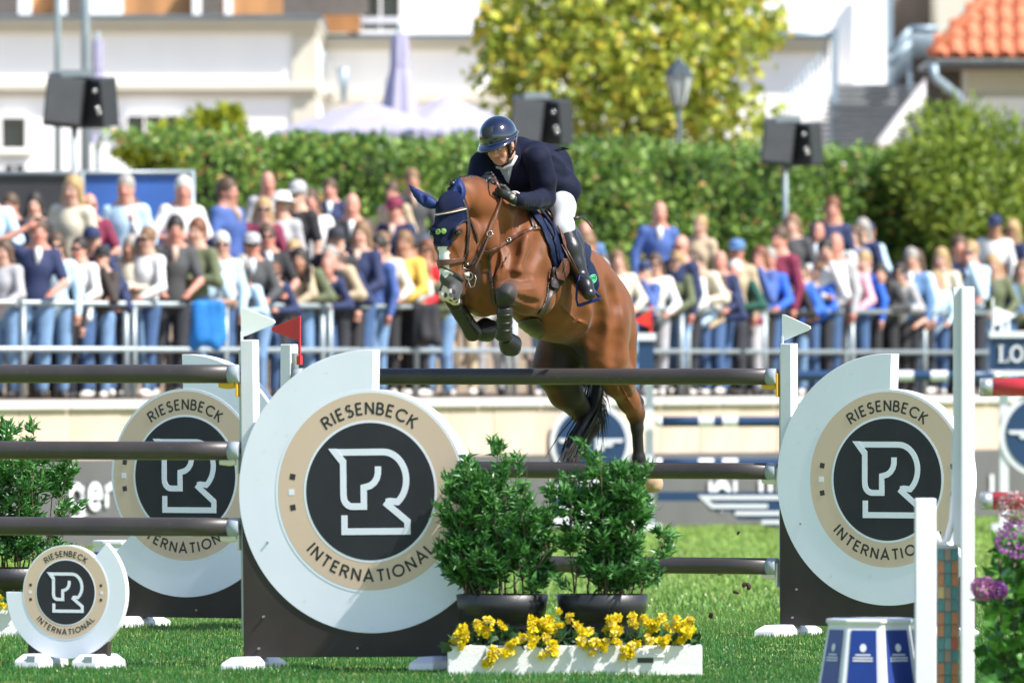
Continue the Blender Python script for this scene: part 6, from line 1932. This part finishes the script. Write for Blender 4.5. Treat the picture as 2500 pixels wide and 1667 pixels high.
def person_parts(kind):
    j = pose_joints(kind); out = {}
    W1 = (1, 1, 1); H0 = j['hd']
    s = SDF(.03); ey = (.22, .18, .17); lp = (1.0, .55, .52); bl = (1.0, .82, .78)
    s.el(H0 + v3(0, .012, .02), (.076, .096, .112), None, .03, W1)
    s.el(H0 + v3(0, -.028, -.05), (.060, .062, .078), None, .03, W1)
    s.el(H0 + v3(0, -.06, -.108), (.028, .026, .02), None, .02, W1)
    s.rc(H0 + v3(0, -.088, -.005), H0 + v3(0, -.110, -.045), .010, .015, .012, bl)
    for q in (-1, 1):
        s.el(H0 + v3(.034 * q, -.080, .0), (.016, .010, .010), None, .006, ey)
        s.el(H0 + v3(.042 * q, -.062, -.045), (.024, .022, .024), None, .02, bl)
        s.el(H0 + v3(.080 * q, .01, -.02), (.010, .02, .03), None, .01, bl)
    s.rc(H0 + v3(-.02, -.090, -.078), H0 + v3(.02, -.090, -.078), .009, .009, .006, lp)
    s.rc(H0 + v3(0, .02, -.08), j['nk'], .053, .058, .03, W1)
    s.chain([j['nk'], j['ch'], j['pel']], [.09, .11, .11], .04, W1)
    for q in 'lr':
        s.chain([j['nk'], j['s' + q], j['e' + q], j['w' + q]], [.06, .052, .042, .030], .02, W1)
        h_ = j['w' + q] + (j['w' + q] - j['e' + q]) / np.linalg.norm(j['w' + q] - j['e' + q]) * .055
        s.el((j['w' + q] + h_) / 2 + v3(0, -.01, 0), (.042, .030, .036), None, .02, bl)
        d_ = (h_ - j['w' + q])
        for f_ in range(4):
            b_ = h_ + v3(.018 * (f_ - 1.5), 0, .004); s.rc(b_, b_ + d_ * .75 + v3(0, -.012, -.012), .0105, .009, .004, bl)
        s.rc(j['w' + q] + d_ * .3, j['w' + q] + d_ * .9 + v3(0, -.03, .03), .012, .010, .006, bl)
        s.chain([j['pel'], j['h' + q], j['k' + q], j['a' + q]], [.10, .085, .05, .036], .03, W1)
    out['body'] = s.mesh('body', .015, base=W1, soft=.008)[0]
    for nm, upto in (('top_long', 1.0), ('top_short', .35)):
        s = SDF(.04)
        s.chain([j['pel'] + v3(0, 0, -.02), j['ch'], (j['sl'] + j['sr']) / 2 + v3(0, .0, -.02)], [.130, .138, .105], .06)
        s.el(j['pel'] + v3(0, 0, .05), (.155, .115, .13), None, .05); s.el((j['ch']), (.165, .118, .16), None, .05)
        s.rc(j['sl'], j['sr'], .068, .068, .05); s.rc(j['nk'] + v3(0, .01, -.02), (j['sl'] + j['sr']) / 2, .062, .08, .03)
        for q in 'lr':
            e_, w_ = j['e' + q], j['w' + q]
            if upto == 1.0: s.chain([j['s' + q], e_, e_ + (w_ - e_) * .92], [.066, .055, .043], .03)
            else: s.chain([j['s' + q], j['s' + q] + (e_ - j['s' + q]) * .78], [.066, .060], .03)
        out[nm] = s.mesh(nm, .018)[0]
    s = SDF(.03)
    s.el(j['pel'] + v3(0, 0, -.03), (.165, .125, .12), None, .04)
    for q in 'lr': s.chain([j['h' + q], j['k' + q], j['a' + q] + v3(0, 0, .03)], [.105, .075, .062], .03)
    out['trousers'] = s.mesh('trousers', .02)[0]
    for q in 'lr':
        s = SDF(.02); s.chain([j['a' + q] + v3(0, .03, -.03), j['a' + q] + v3(0, -.14, -.045)], [.045, .036], .02); out['shoe_' + q] = s.mesh('shoe', .018)[0]
    def hairs(kind2):
        s = SDF(.02)
        if kind2 == 'short':
            s.el(H0 + v3(0, .024, .036), (.090, .106, .114), None, .02); s.el(H0 + v3(0, .06, -.02), (.080, .065, .08), None, .02)
            s.el(H0 + v3(0, -.115, -.065), (.070, .080, .100), None, .015, neg=True)
        elif kind2 == 'long':
            s.el(H0 + v3(0, .025, .036), (.092, .108, .116), None, .02)
            for q in (-1, 1): s.chain([H0 + v3(.070 * q, .01, .02), H0 + v3(.088 * q, .02, -.10), H0 + v3(.095 * q, .0, -.24)], [.034, .036, .026], .03)
            s.chain([H0 + v3(0, .07, 0), H0 + v3(0, .09, -.22)], [.08, .06], .03)
            s.el(H0 + v3(0, -.10, -.045), (.056, .08, .088), None, .015, neg=True)
        elif kind2 == 'bun':
            s.el(H0 + v3(0, .026, .034), (.089, .105, .113), None, .02); s.el(H0 + v3(0, .12, .03), (.04, .04, .04), None, .02)
            s.el(H0 + v3(0, -.115, -.065), (.068, .080, .100), None, .015, neg=True)
        elif kind2 == 'fringe':    # bald on top
            for q in (-1, 1): s.el(H0 + v3(.062 * q, .04, -.005), (.024, .055, .05), None, .02)
            s.el(H0 + v3(0, .085, -.01), (.06, .03, .055), None, .02)
        return s.mesh('hair', .014)[0]
    for k2 in ('short', 'long', 'bun', 'fringe'): out['hair_' + k2] = hairs(k2)
    m = MB(); m.lathe([(.088, .02), (.090, .05), (.080, .095), (.045, .122), (0, .128)], 20, tuple(H0 + v3(0, .008, .012)), sy=1.16)
    m.add([tuple(H0 + v3(x, y, z)) for x, y, z in ((-.075, -.07, .038), (.075, -.07, .038), (.06, -.165, .026), (0, -.185, .024), (-.06, -.165, .026), (-.075, -.07, .030), (.075, -.07, .030), (.06, -.165, .018), (0, -.185, .016), (-.06, -.165, .018))],
          [(0, 1, 2, 3, 4), (9, 8, 7, 6, 5)] + [(i, (i + 1) % 5, 5 + (i + 1) % 5, 5 + i) for i in range(5)])
    me = bpy.data.meshes.new('cap'); me.from_pydata(m.v, [], m.f); me.shade_smooth(); out['cap'] = me
    m = MB(); m.lathe([(.17, .02), (.175, .03), (.095, .045), (.09, .10), (.05, .125), (0, .13)], 22, tuple(H0 + v3(0, .01, .015)), sy=1.1)
    me = bpy.data.meshes.new('sun_hat'); me.from_pydata(m.v, [], m.f); me.shade_smooth(); out['sun_hat'] = me
    m = MB(); cd = (j['nk'] - j['ch']); m.tube([j['ch'] + v3(0, -.135, 0), j['ch'] + cd * .5 + v3(0, -.125, .0), j['nk'] + v3(0, -.075, -.03)], [.012, .045, .05], 8, flat=.8)
    me = bpy.data.meshes.new('shirt_front'); me.from_pydata([tuple(p) for p in m.v], [], m.f); me.shade_smooth(); out['shirt_front'] = me
    m = MB()
    for q in (-1, 1): m.ell(H0 + v3(.034 * q, -.094, .002), (.030, .012, .022), None, 10, 6); m.tube([H0 + v3(.058 * q, -.085, .006), H0 + v3(.082 * q, .0, .0)], .004, 5)
    m.tube([H0 + v3(-.02, -.100, .008), H0 + v3(.02, -.100, .008)], .004, 5)
    me = bpy.data.meshes.new('sunglasses'); me.from_pydata([tuple(p) for p in m.v], [], m.f); me.shade_smooth(); out['sunglasses'] = me
    for k_, me in out.items():
        me.materials.clear()
        me.materials.append(MATS['spect_skin' if k_ == 'body' else 'sunglass' if k_ == 'sunglasses' else 'spect_hair' if k_.startswith('hair') else 'spect_cloth'])
    out['_head'] = H0
    return out
PP = {k_: person_parts(k_) for k_ in ('rest', 'lean', 'cross', 'shade', 'mouth', 'down')}
SK = {'f': (.46, .28, .21), 'r': (.48, .235, .175), 't': (.34, .185, .12), 'p': (.54, .34, .27)}
HC = {'bk': (.015, .012, .010), 'br': (.07, .04, .022), 'lb': (.17, .095, .045), 'bl': (.34, .225, .10), 'gr': (.27, .255, .235), 'wh': (.48, .47, .45), 'rd': (.14, .05, .02)}
TC = {'white': (.62, .62, .61), 'cream': (.55, .50, .39), 'navy': (.012, .022, .075), 'black': (.014, .014, .017), 'ltblue': (.42, .58, .72), 'blue': (.02, .11, .52), 'maroon': (.16, .012, .045), 'grey': (.10, .105, .11),
      'ltgrey': (.36, .36, .38), 'dgrey': (.05, .052, .055), 'beige': (.42, .33, .22), 'yellow': (.62, .40, .07), 'red': (.60, .02, .03), 'green': (.01, .07, .05), 'denim': (.08, .17, .34), 'leather': (.035, .026, .022),
      'pink': (.62, .35, .42), 'jeans': (.04, .09, .20), 'ltjeans': (.13, .23, .38), 'dark': (.02, .022, .03), 'olive': (.10, .12, .06), 'kblue': (.05, .10, .30)}
def spect(px, py, pose, top, hair, acc='', skin='f', legs=None, sleeve='long', yaw=0, label='', sc=None, back=None):
    P_ = PP[pose]; H0 = P_['_head']; sc0 = sc or 1.0
    # rows: the front row stands at the railing, others on the steps behind it
    best = None
    rows = ((.42, 0.0), (1.7, .42), (3.4, .82), (5.2, 1.15))
    for r_, (bk, st_) in enumerate(rows):
        k = (px - 1250) / FPX; D = (117.15 + bk) / (1 - 1.75 * k)
        z = CAMZ - (py - HOR) * D / FPX
        s_ = (z - TER - st_) / (H0[2])
        e = abs(s_ - sc0)
        if back is not None: e = abs(r_ - back)
        if best is None or e < best[0] - 1e-6: best = (e, D, s_, st_)
    _, D, s_, st_ = best
    s_ = max(.55, min(1.16, s_))
    if pose == 'lean' and best[0] > .2 and s_ > 1.1: pass
    o = bpy.data.objects.new('person', P_['body']); COL.objects.link(o)
    w = (s_ * (1 + .04 * math.sin(px)), s_ * (1 + .05 * math.cos(px * 1.7)), s_)
    o.scale = w
    a = R(yaw) - .22 + .34 * math.sin(px * .37 + py * .9)
    hx = H0[0] * w[0] * math.cos(a) - H0[1] * w[1] * math.sin(a); hy_ = H0[0] * w[0] * math.sin(a) + H0[1] * w[1] * math.cos(a)
    o.location = ((px - 1250) * D / FPX - hx, D - (hy_ if pose != 'lean' else hy_ * .3), TER + st_)
    o.rotation_euler = (.05 * math.sin(px * 1.3), .06 * math.sin(px * .71 + 1), a)
    sk_ = SK[skin]; q = 1 + .12 * math.sin(px * 3.1)
    o.color = (sk_[0] * q, sk_[1] * q, sk_[2] * q, 1)
    tag(o, label, 'person', 'spectators behind the railing')
    def ch(nm, key, colr):
        c = bpy.data.objects.new(nm, P_[key]); COL.objects.link(c); c.parent = o; c.color = (*colr, 1); return c
    ch('top', 'top_' + sleeve, TC[top])
    lg = legs or ('jeans', 'dark', 'ltjeans', 'jeans', 'black')[int(px * 7.3) % 5]
    ch('trousers', 'trousers', TC[lg])
    for q2 in 'lr': ch('shoe', 'shoe_' + q2, (.55, .53, .5) if int(px) % 3 else (.03, .03, .03))
    if top in ('navy', 'kblue', 'dgrey', 'black', 'denim', 'blue', 'green', 'leather') and int(px * 3.7) % 3: ch('shirt_front', 'shirt_front', ((.6, .6, .6), (.5, .58, .66), (.42, .3, .24))[int(px) % 3])
    hk_, hc_ = hair
    if hk_: ch('hair', 'hair_' + hk_, HC[hc_])
    if 'g' in acc: ch('sunglasses', 'sunglasses', (0, 0, 0))
    if 'c:' in acc: ch('cap', 'cap', TC[acc.split('c:')[1].split()[0]])
    if 'h:' in acc: ch('sun_hat', 'sun_hat', TC[acc.split('h:')[1].split()[0]])
    return o
S = spect
SL, LG, BU, FR = 'short', 'long', 'bun', 'fringe'
S(-4, 470, 'rest', 'ltblue', (SL, 'br'), label='man in light blue shirt cut off by the left edge', sc=1)
S(50, 502, 'down', 'dark', (SL, 'br'), skin='r', label='red-faced man in the back row at far left, before the black banner')
S(92, 500, 'down', 'dgrey', (LG, 'bk'), label='dark-haired woman in the back row, before the black banner')
S(160, 462, 'down', 'cream', (LG, 'bl'), label='blonde woman in cream cardigan beside the thin speaker pole')
S(228, 502, 'shade', 'maroon', (FR, 'br'), 'g', 'r', sleeve='short', label='balding man in maroon with sunglasses, arm raised, right of the pole')
S(308, 460, 'down', 'ltblue', (SL, 'gr'), skin='r', label='grey-haired man in light blue shirt before the blue banner')
S(425, 463, 'cross', 'white', (SL, 'wh'), skin='r', sleeve='short', label='white-haired man in white T-shirt with folded arms before the blue banner')
S(72, 566, 'shade', 'navy', (SL, 'br'), skin='r', sleeve='short', legs='ltjeans', label='man in navy polo shirt shading his eyes at the railing, far left')
S(12, 614, 'rest', 'ltgrey', (LG, 'br'), legs='ltjeans', label='long-haired woman in pale grey top at the left edge')
S(245, 585, 'rest', 'navy', (SL, 'br'), 'c:navy', 'f', label='man in navy cap and navy top behind the black-capped man')
S(326, 515, 'mouth', 'white', (LG, 'br'), label='long-haired woman in white shirt with hand at her face, left')
S(407, 560, 'rest', 'dgrey', (SL, 'bk'), skin='r', sleeve='short', label='dark-haired man in charcoal T-shirt behind the white sweater')
S(338, 585, 'rest', 'white', (BU, 'lb'), 'g', legs='jeans', label='woman in white hooded sweater and sunglasses at the railing')
S(230, 628, 'mouth', 'leather', (SL, 'br'), 'c:black', legs='ltjeans', label='person in black cap and dark leather jacket with hand at mouth')
S(498, 642, 'lean', 'ltblue', (FR, 'gr'), 'g', 't', sleeve='short', legs='jeans', label='bald tanned man in pale blue shirt leaning on the railing')
S(150, 660, 'down', 'black', (SL, 'bk'), legs='black', label='person in black half hidden behind the thin speaker pole')
S(569, 467, 'down', 'kblue', (SL, 'br'), skin='r', yaw=55, label='man in blue jacket turned sideways in the back row before the hedge')
S(665, 498, 'down', 'ltgrey', (SL, 'gr'), 'h:white', label='woman in white sun hat, back row left of the horse')
S(708, 474, 'down', 'black', (SL, 'gr'), 'c:ltgrey', 'f', sleeve='short', label='man in black T-shirt and grey cap in the back row')
S(628, 512, 'rest', 'maroon', (LG, 'bl'), 'g', label='blonde woman in maroon top behind the grey-capped man')
S(668, 446, 'down', 'ltgrey', ('', ''), skin='r', label='bald red-faced man at the very back, behind the white sun hat')
S(776, 492, 'rest', 'white', (LG, 'br'), skin='r', label='woman in white jacket in the back row before the hedge')
S(820, 462, 'down', 'navy', (SL, 'br'), skin='r', label='man in dark suit with pale tie at the back before the hedge')
S(852, 502, 'down', 'dgrey', (FR, 'br'), skin='r', label='balding man in dark grey, below the man in dark suit')
S(524, 596, 'down', 'ltblue', (SL, 'wh'), 'g', label='white-haired person in sunglasses right behind the leaning bald man')
S(563, 614, 'rest', 'ltblue', (SL, 'gr'), 'g', label='grey-haired woman in light blue beside the grey cap')
S(604, 598, 'rest', 'dgrey', (SL, 'br'), 'c:ltgrey', 'r', label='man in grey baseball cap and dark jacket at the railing')
S(670, 578, 'rest', 'black', (SL, 'br'), 'g', 'r', sleeve='short', label='man in black polo with small chest badges at the railing')
S(740, 615, 'rest', 'beige', (LG, 'bl'), 'g', label='blonde woman in beige with sunglasses beside the black polo')
S(860, 572, 'rest', 'navy', (LG, 'lb'), label='woman with full light brown hair in navy, behind the leaning men')
S(790, 655, 'lean', 'navy', (FR, 'br'), '', 'r', legs='jeans', label='balding man in navy jacket leaning on the railing left of the horse')
S(847, 640, 'lean', 'navy', (SL, 'br'), '', 'p', legs='dark', label='young man in navy jacket leaning beside the balding man')
S(932, 596, 'rest', 'cream', (BU, 'lb'), 'g', legs='black', label='woman in cream quilted jacket and sunglasses at the railing')
S(976, 594, 'rest', 'yellow', (SL, 'lb'), skin='t', label='tanned person in yellow top beside the cream jacket')
S(1018, 612, 'rest', 'red', (LG, 'rd'), 'g', 't', legs='ltjeans', label='brown-haired woman in bright red jacket next to the horse head')
S(977, 512, 'down', 'navy', (SL, 'br'), 'c:maroon', 'r', label='man in maroon cap in the back rows left of the horse ears')
S(978, 470, 'down', 'beige', (SL, 'br'), skin='r', label='brown-haired man right behind the maroon cap')
S(1022, 440, 'down', 'dgrey', (SL, 'lb'), skin='t', label='highest head before the hedge, just left of the horse ear')
S(575, 676, 'lean', 'ltblue', (LG, 'bk'), '', 'p', sleeve='long', label='child with pale face leaning low on the railing, light blue sleeves', sc=.85)
S(909, 560, 'down', 'denim', (LG, 'br'), skin='r', label='brown-haired woman peeping out left of the cream jacket')
S(888, 600, 'down', 'dark', (SL, 'bl'), skin='f', label='fair-haired person between the navy leaner and the cream jacket')
S(805, 585, 'down', 'dark', (SL, 'bk'), 'c:dark', skin='f', label='person in dark cap behind the leaning balding man')
S(1062, 560, 'down', 'navy', (SL, 'gr'), 'c:white', label='person in white cap close to the horse bonnet')
S(1075, 640, 'rest', 'navy', (SL, 'br'), legs='jeans', label='person in navy half hidden by the horse head')
S(1130, 600, 'rest', 'beige', (SL, 'br'), legs='beige', label='person in beige hidden behind the horse neck')
S(1200, 640, 'rest', 'white', (LG, 'bl'), legs='ltgrey', label='person in white hidden behind the horse chest')
S(1340, 640, 'rest', 'navy', (SL, 'br'), legs='ltjeans', label='person in navy hidden behind the saddle')
S(1448, 566, 'down', 'denim', ('', ''), skin='r', label='bald man in denim blue just right of the rider boot')
S(1441, 600, 'down', 'white', (SL, 'lb'), skin='r', label='fair person in white below the bald man near the boot')
S(1593, 520, 'down', 'kblue', ('', ''), skin='r', label='tall bald man in blue blazer over white, standing before the hedge')
S(1690, 552, 'down', 'beige', (BU, 'bl'), label='blonde woman in beige scarf in the back row right of the blazer')
S(1476, 648, 'mouth', 'ltgrey', (LG, 'br'), label='brown-haired woman with hand at chin beside the horse rump')
S(1527, 638, 'rest', 'cream', (LG, 'lb'), label='long-haired woman in cream next to the white top')
S(1592, 645, 'rest', 'white', (LG, 'br'), 'g', legs='ltgrey', label='brown-haired woman in bright white top below the tall man')
S(1638, 603, 'down', 'navy', (FR, 'br'), 'g', 'r', label='bald man in navy with sunglasses below the blonde woman')
S(1666, 646, 'rest', 'white', (SL, 'br'), label='short-haired person in white sleeves at the railing')
S(1743, 638, 'rest', 'navy', ('', ''), skin='r', label='bald man in navy looking down, left of the white-haired man')
S(1779, 612, 'down', 'beige', (SL, 'br'), 'c:denim', 'r', label='person in blue cap behind the white-haired man')
S(1706, 692, 'shade', 'ltblue', (SL, 'bl'), skin='p', label='fair child in pale blue holding both hands at the eyes', sc=.9)
S(1755, 695, 'lean', 'navy', (SL, 'br'), skin='p', label='brown-haired boy in navy leaning on the railing', sc=.95)
S(1800, 660, 'lean', 'green', (SL, 'wh'), skin='r', legs='ltgrey', label='white-haired man in dark green leaning on the railing')
S(1860, 632, 'rest', 'blue', (SL, 'gr'), skin='r', label='grey-haired man in bright blue jacket at the railing')
S(1885, 584, 'down', 'maroon', (SL, 'br'), skin='r', label='man in dark plum top beside the right speaker pole')
S(1942, 549, 'down', 'dgrey', (LG, 'lb'), label='blonde woman with white scarf in dark grey right of the speaker pole')
S(1990, 568, 'down', 'dgrey', ('', ''), skin='r', label='bald man in dark jacket in the right back rows')
S(1930, 660, 'rest', 'blue', (SL, 'bk'), skin='f', label='dark-haired boy in bright blue tracksuit, left of the pair', sc=.95)
S(1962, 682, 'lean', 'blue', (SL, 'bk'), skin='t', label='dark-haired boy in blue leaning low on the railing', sc=.95)
S(1846, 705, 'rest', 'cream', (LG, 'bl'), skin='p', label='small blond child in cream between green and blue jackets', sc=.8)
S(2010, 510, 'down', 'navy', (SL, 'rd'), skin='r', label='tallest man of the right back row, reddish face')
S(2058, 546, 'down', 'white', (BU, 'bl'), skin='p', label='fair woman in white in the right back row')
S(2100, 560, 'down', 'navy', (LG, 'gr'), 'g', label='grey-haired woman in navy with sunglasses, right back row')
S(2018, 598, 'down', 'ltgrey', ('', ''), skin='r', label='pink-faced bald man below the reddish tall man')
S(2003, 662, 'rest', 'blue', (SL, 'lb'), skin='p', label='fair boy in blue and white tracksuit next to the red jacket', sc=.92)
S(2042, 650, 'rest', 'red', (SL, 'br'), skin='f', legs='jeans', label='brown-haired person in bright red and white jacket at the railing')
S(2093, 640, 'rest', 'pink', (SL, 'wh'), skin='p', label='white-haired woman between the red jacket and the black top')
S(2128, 638, 'down', 'blue', (SL, 'bl'), skin='p', label='fair child in blue beside the white-haired woman')
S(2157, 666, 'lean', 'dgrey', (LG, 'bk'), skin='f', legs='black', label='dark-haired woman in black and grey leaning on the railing')
S(2205, 632, 'down', 'denim', (SL, 'gr'), label='person with pale grey hood over a denim top')
S(2254, 636, 'down', 'ltblue', (LG, 'br'), 'g', label='brown-haired woman with sunglasses beside the grey hood')
S(2214, 692, 'shade', 'black', (LG, 'br'), sleeve='short', label='bare-armed girl holding her hands at her forehead', sc=.95)
S(2282, 684, 'rest', 'ltblue', (LG, 'bl'), skin='p', label='blond girl in pale blue left of the cream top', sc=.9)
S(2316, 632, 'rest', 'cream', (LG, 'bl'), skin='p', label='woman with long blond hair in cream at the railing')
S(2358, 603, 'rest', 'navy', (SL, 'br'), skin='r', legs='dark', label='red-faced man in navy jacket and maroon scarf at the railing')
S(2418, 552, 'down', 'white', (SL, 'bk'), 'c:navy', 't', label='man in navy cap and white shirt standing before the hedge at right')
S(2438, 648, 'rest', 'olive', (LG, 'bl'), skin='f', label='blonde woman right of the navy jacket')
S(2478, 660, 'rest', 'olive', (LG, 'lb'), skin='f', label='woman in olive green near the right edge')
S(2512, 668, 'rest', 'pink', (SL, 'br'), skin='f', label='person in pink cut off by the right edge')
DONE = [o for o in COL.objects if o.name.startswith('person') and o.get('group') == 'spectators behind the railing']
def proj(o):
    h = o.matrix_basis @ Vector((0, 0, 1.6)); return 1250 + h.x * FPX / h.y, HOR - (h.z - CAMZ) * FPX / h.y
PR = [(proj(o), o) for o in DONE]
rf = random.Random(19); used = set(); nf = 0
tops = ['navy', 'white', 'dgrey', 'black', 'ltblue', 'beige', 'denim', 'olive', 'ltgrey', 'maroon', 'cream', 'kblue']
words = {'navy': 'navy', 'white': 'white', 'dgrey': 'dark grey', 'black': 'black', 'ltblue': 'pale blue', 'beige': 'beige', 'denim': 'denim blue', 'olive': 'olive', 'ltgrey': 'pale grey', 'maroon': 'maroon', 'cream': 'cream', 'kblue': 'blue'}
fill = []
for (p, o) in sorted(PR, key=lambda q: q[0][0]):
    if nf >= 46: break
    side = rf.choice((-1, 1)); fx = p[0] + side * rf.uniform(22, 34); fy = p[1] + rf.uniform(-6, 40)
    if fx < 0 or fx > 2500 or (1080 < fx < 1420): continue
    if any(abs(fx - q[0][0]) < 17 and abs(fy - q[0][1]) < 40 for q in PR) or any(abs(fx - u) < 20 and abs(fy - v) < 45 for u, v in fill): continue
    if fy < 560: continue
    tp_c = rf.choice(tops); base = ' '.join(o['label'].split()[:6]).rstrip(',')
    lab = f"spectator in {words[tp_c]} half hidden just {'left' if side < 0 else 'right'} of the {base}"
    if lab in used: continue
    used.add(lab); fill.append((fx, fy)); nf += 1
    S(fx, fy, rf.choice(('down', 'rest', 'cross', 'mouth')) if fy < 610 else rf.choice(('lean', 'lean', 'rest', 'mouth')), tp_c, (rf.choice((SL, LG, SL, BU)), rf.choice(('br', 'bk', 'bl', 'gr', 'lb', 'rd'))), rf.choice(('', 'g', '', 'c:navy', '')), rf.choice('frpt'), label=lab)
# scarf of the man in navy and carried bags
for (px, py, D, col, r_, lab) in ((1040, 790, 115.2, (.02, .02, .024), (.13, .12, .17), 'black rucksack hanging at the railing left of the horse'), (508, 790, 108.9, (.01, .16, .46), (.15, .11, .20), 'bright blue jacket hung over the railing below the leaning bald man')):
    s = SDF(.05); c = np.zeros(3); rs = np.random.RandomState(px)
    for j in range(7):
        x = (j / 6 - .5) * 1.7 * r_[0]; L_ = r_[2] * rs.uniform(.7, 1.15)
        s.rc((x, rs.normal(0, .02), r_[2] * .95), (x * .85 + rs.normal(0, .03), -.03 + rs.normal(0, .02), -L_), r_[1] * .45, r_[1] * .6, .03)
    me = s.mesh('bag', .02)[0]; me.materials.append(MATS['spect_cloth'])
    o = bpy.data.objects.new('jacket' if 'jacket' in lab else 'bag', me); COL.objects.link(o); o.location = W(px, py, D); o.color = (*col, 1)
    tag(o, lab, 'bag' if 'jacket' not in lab else 'jacket')
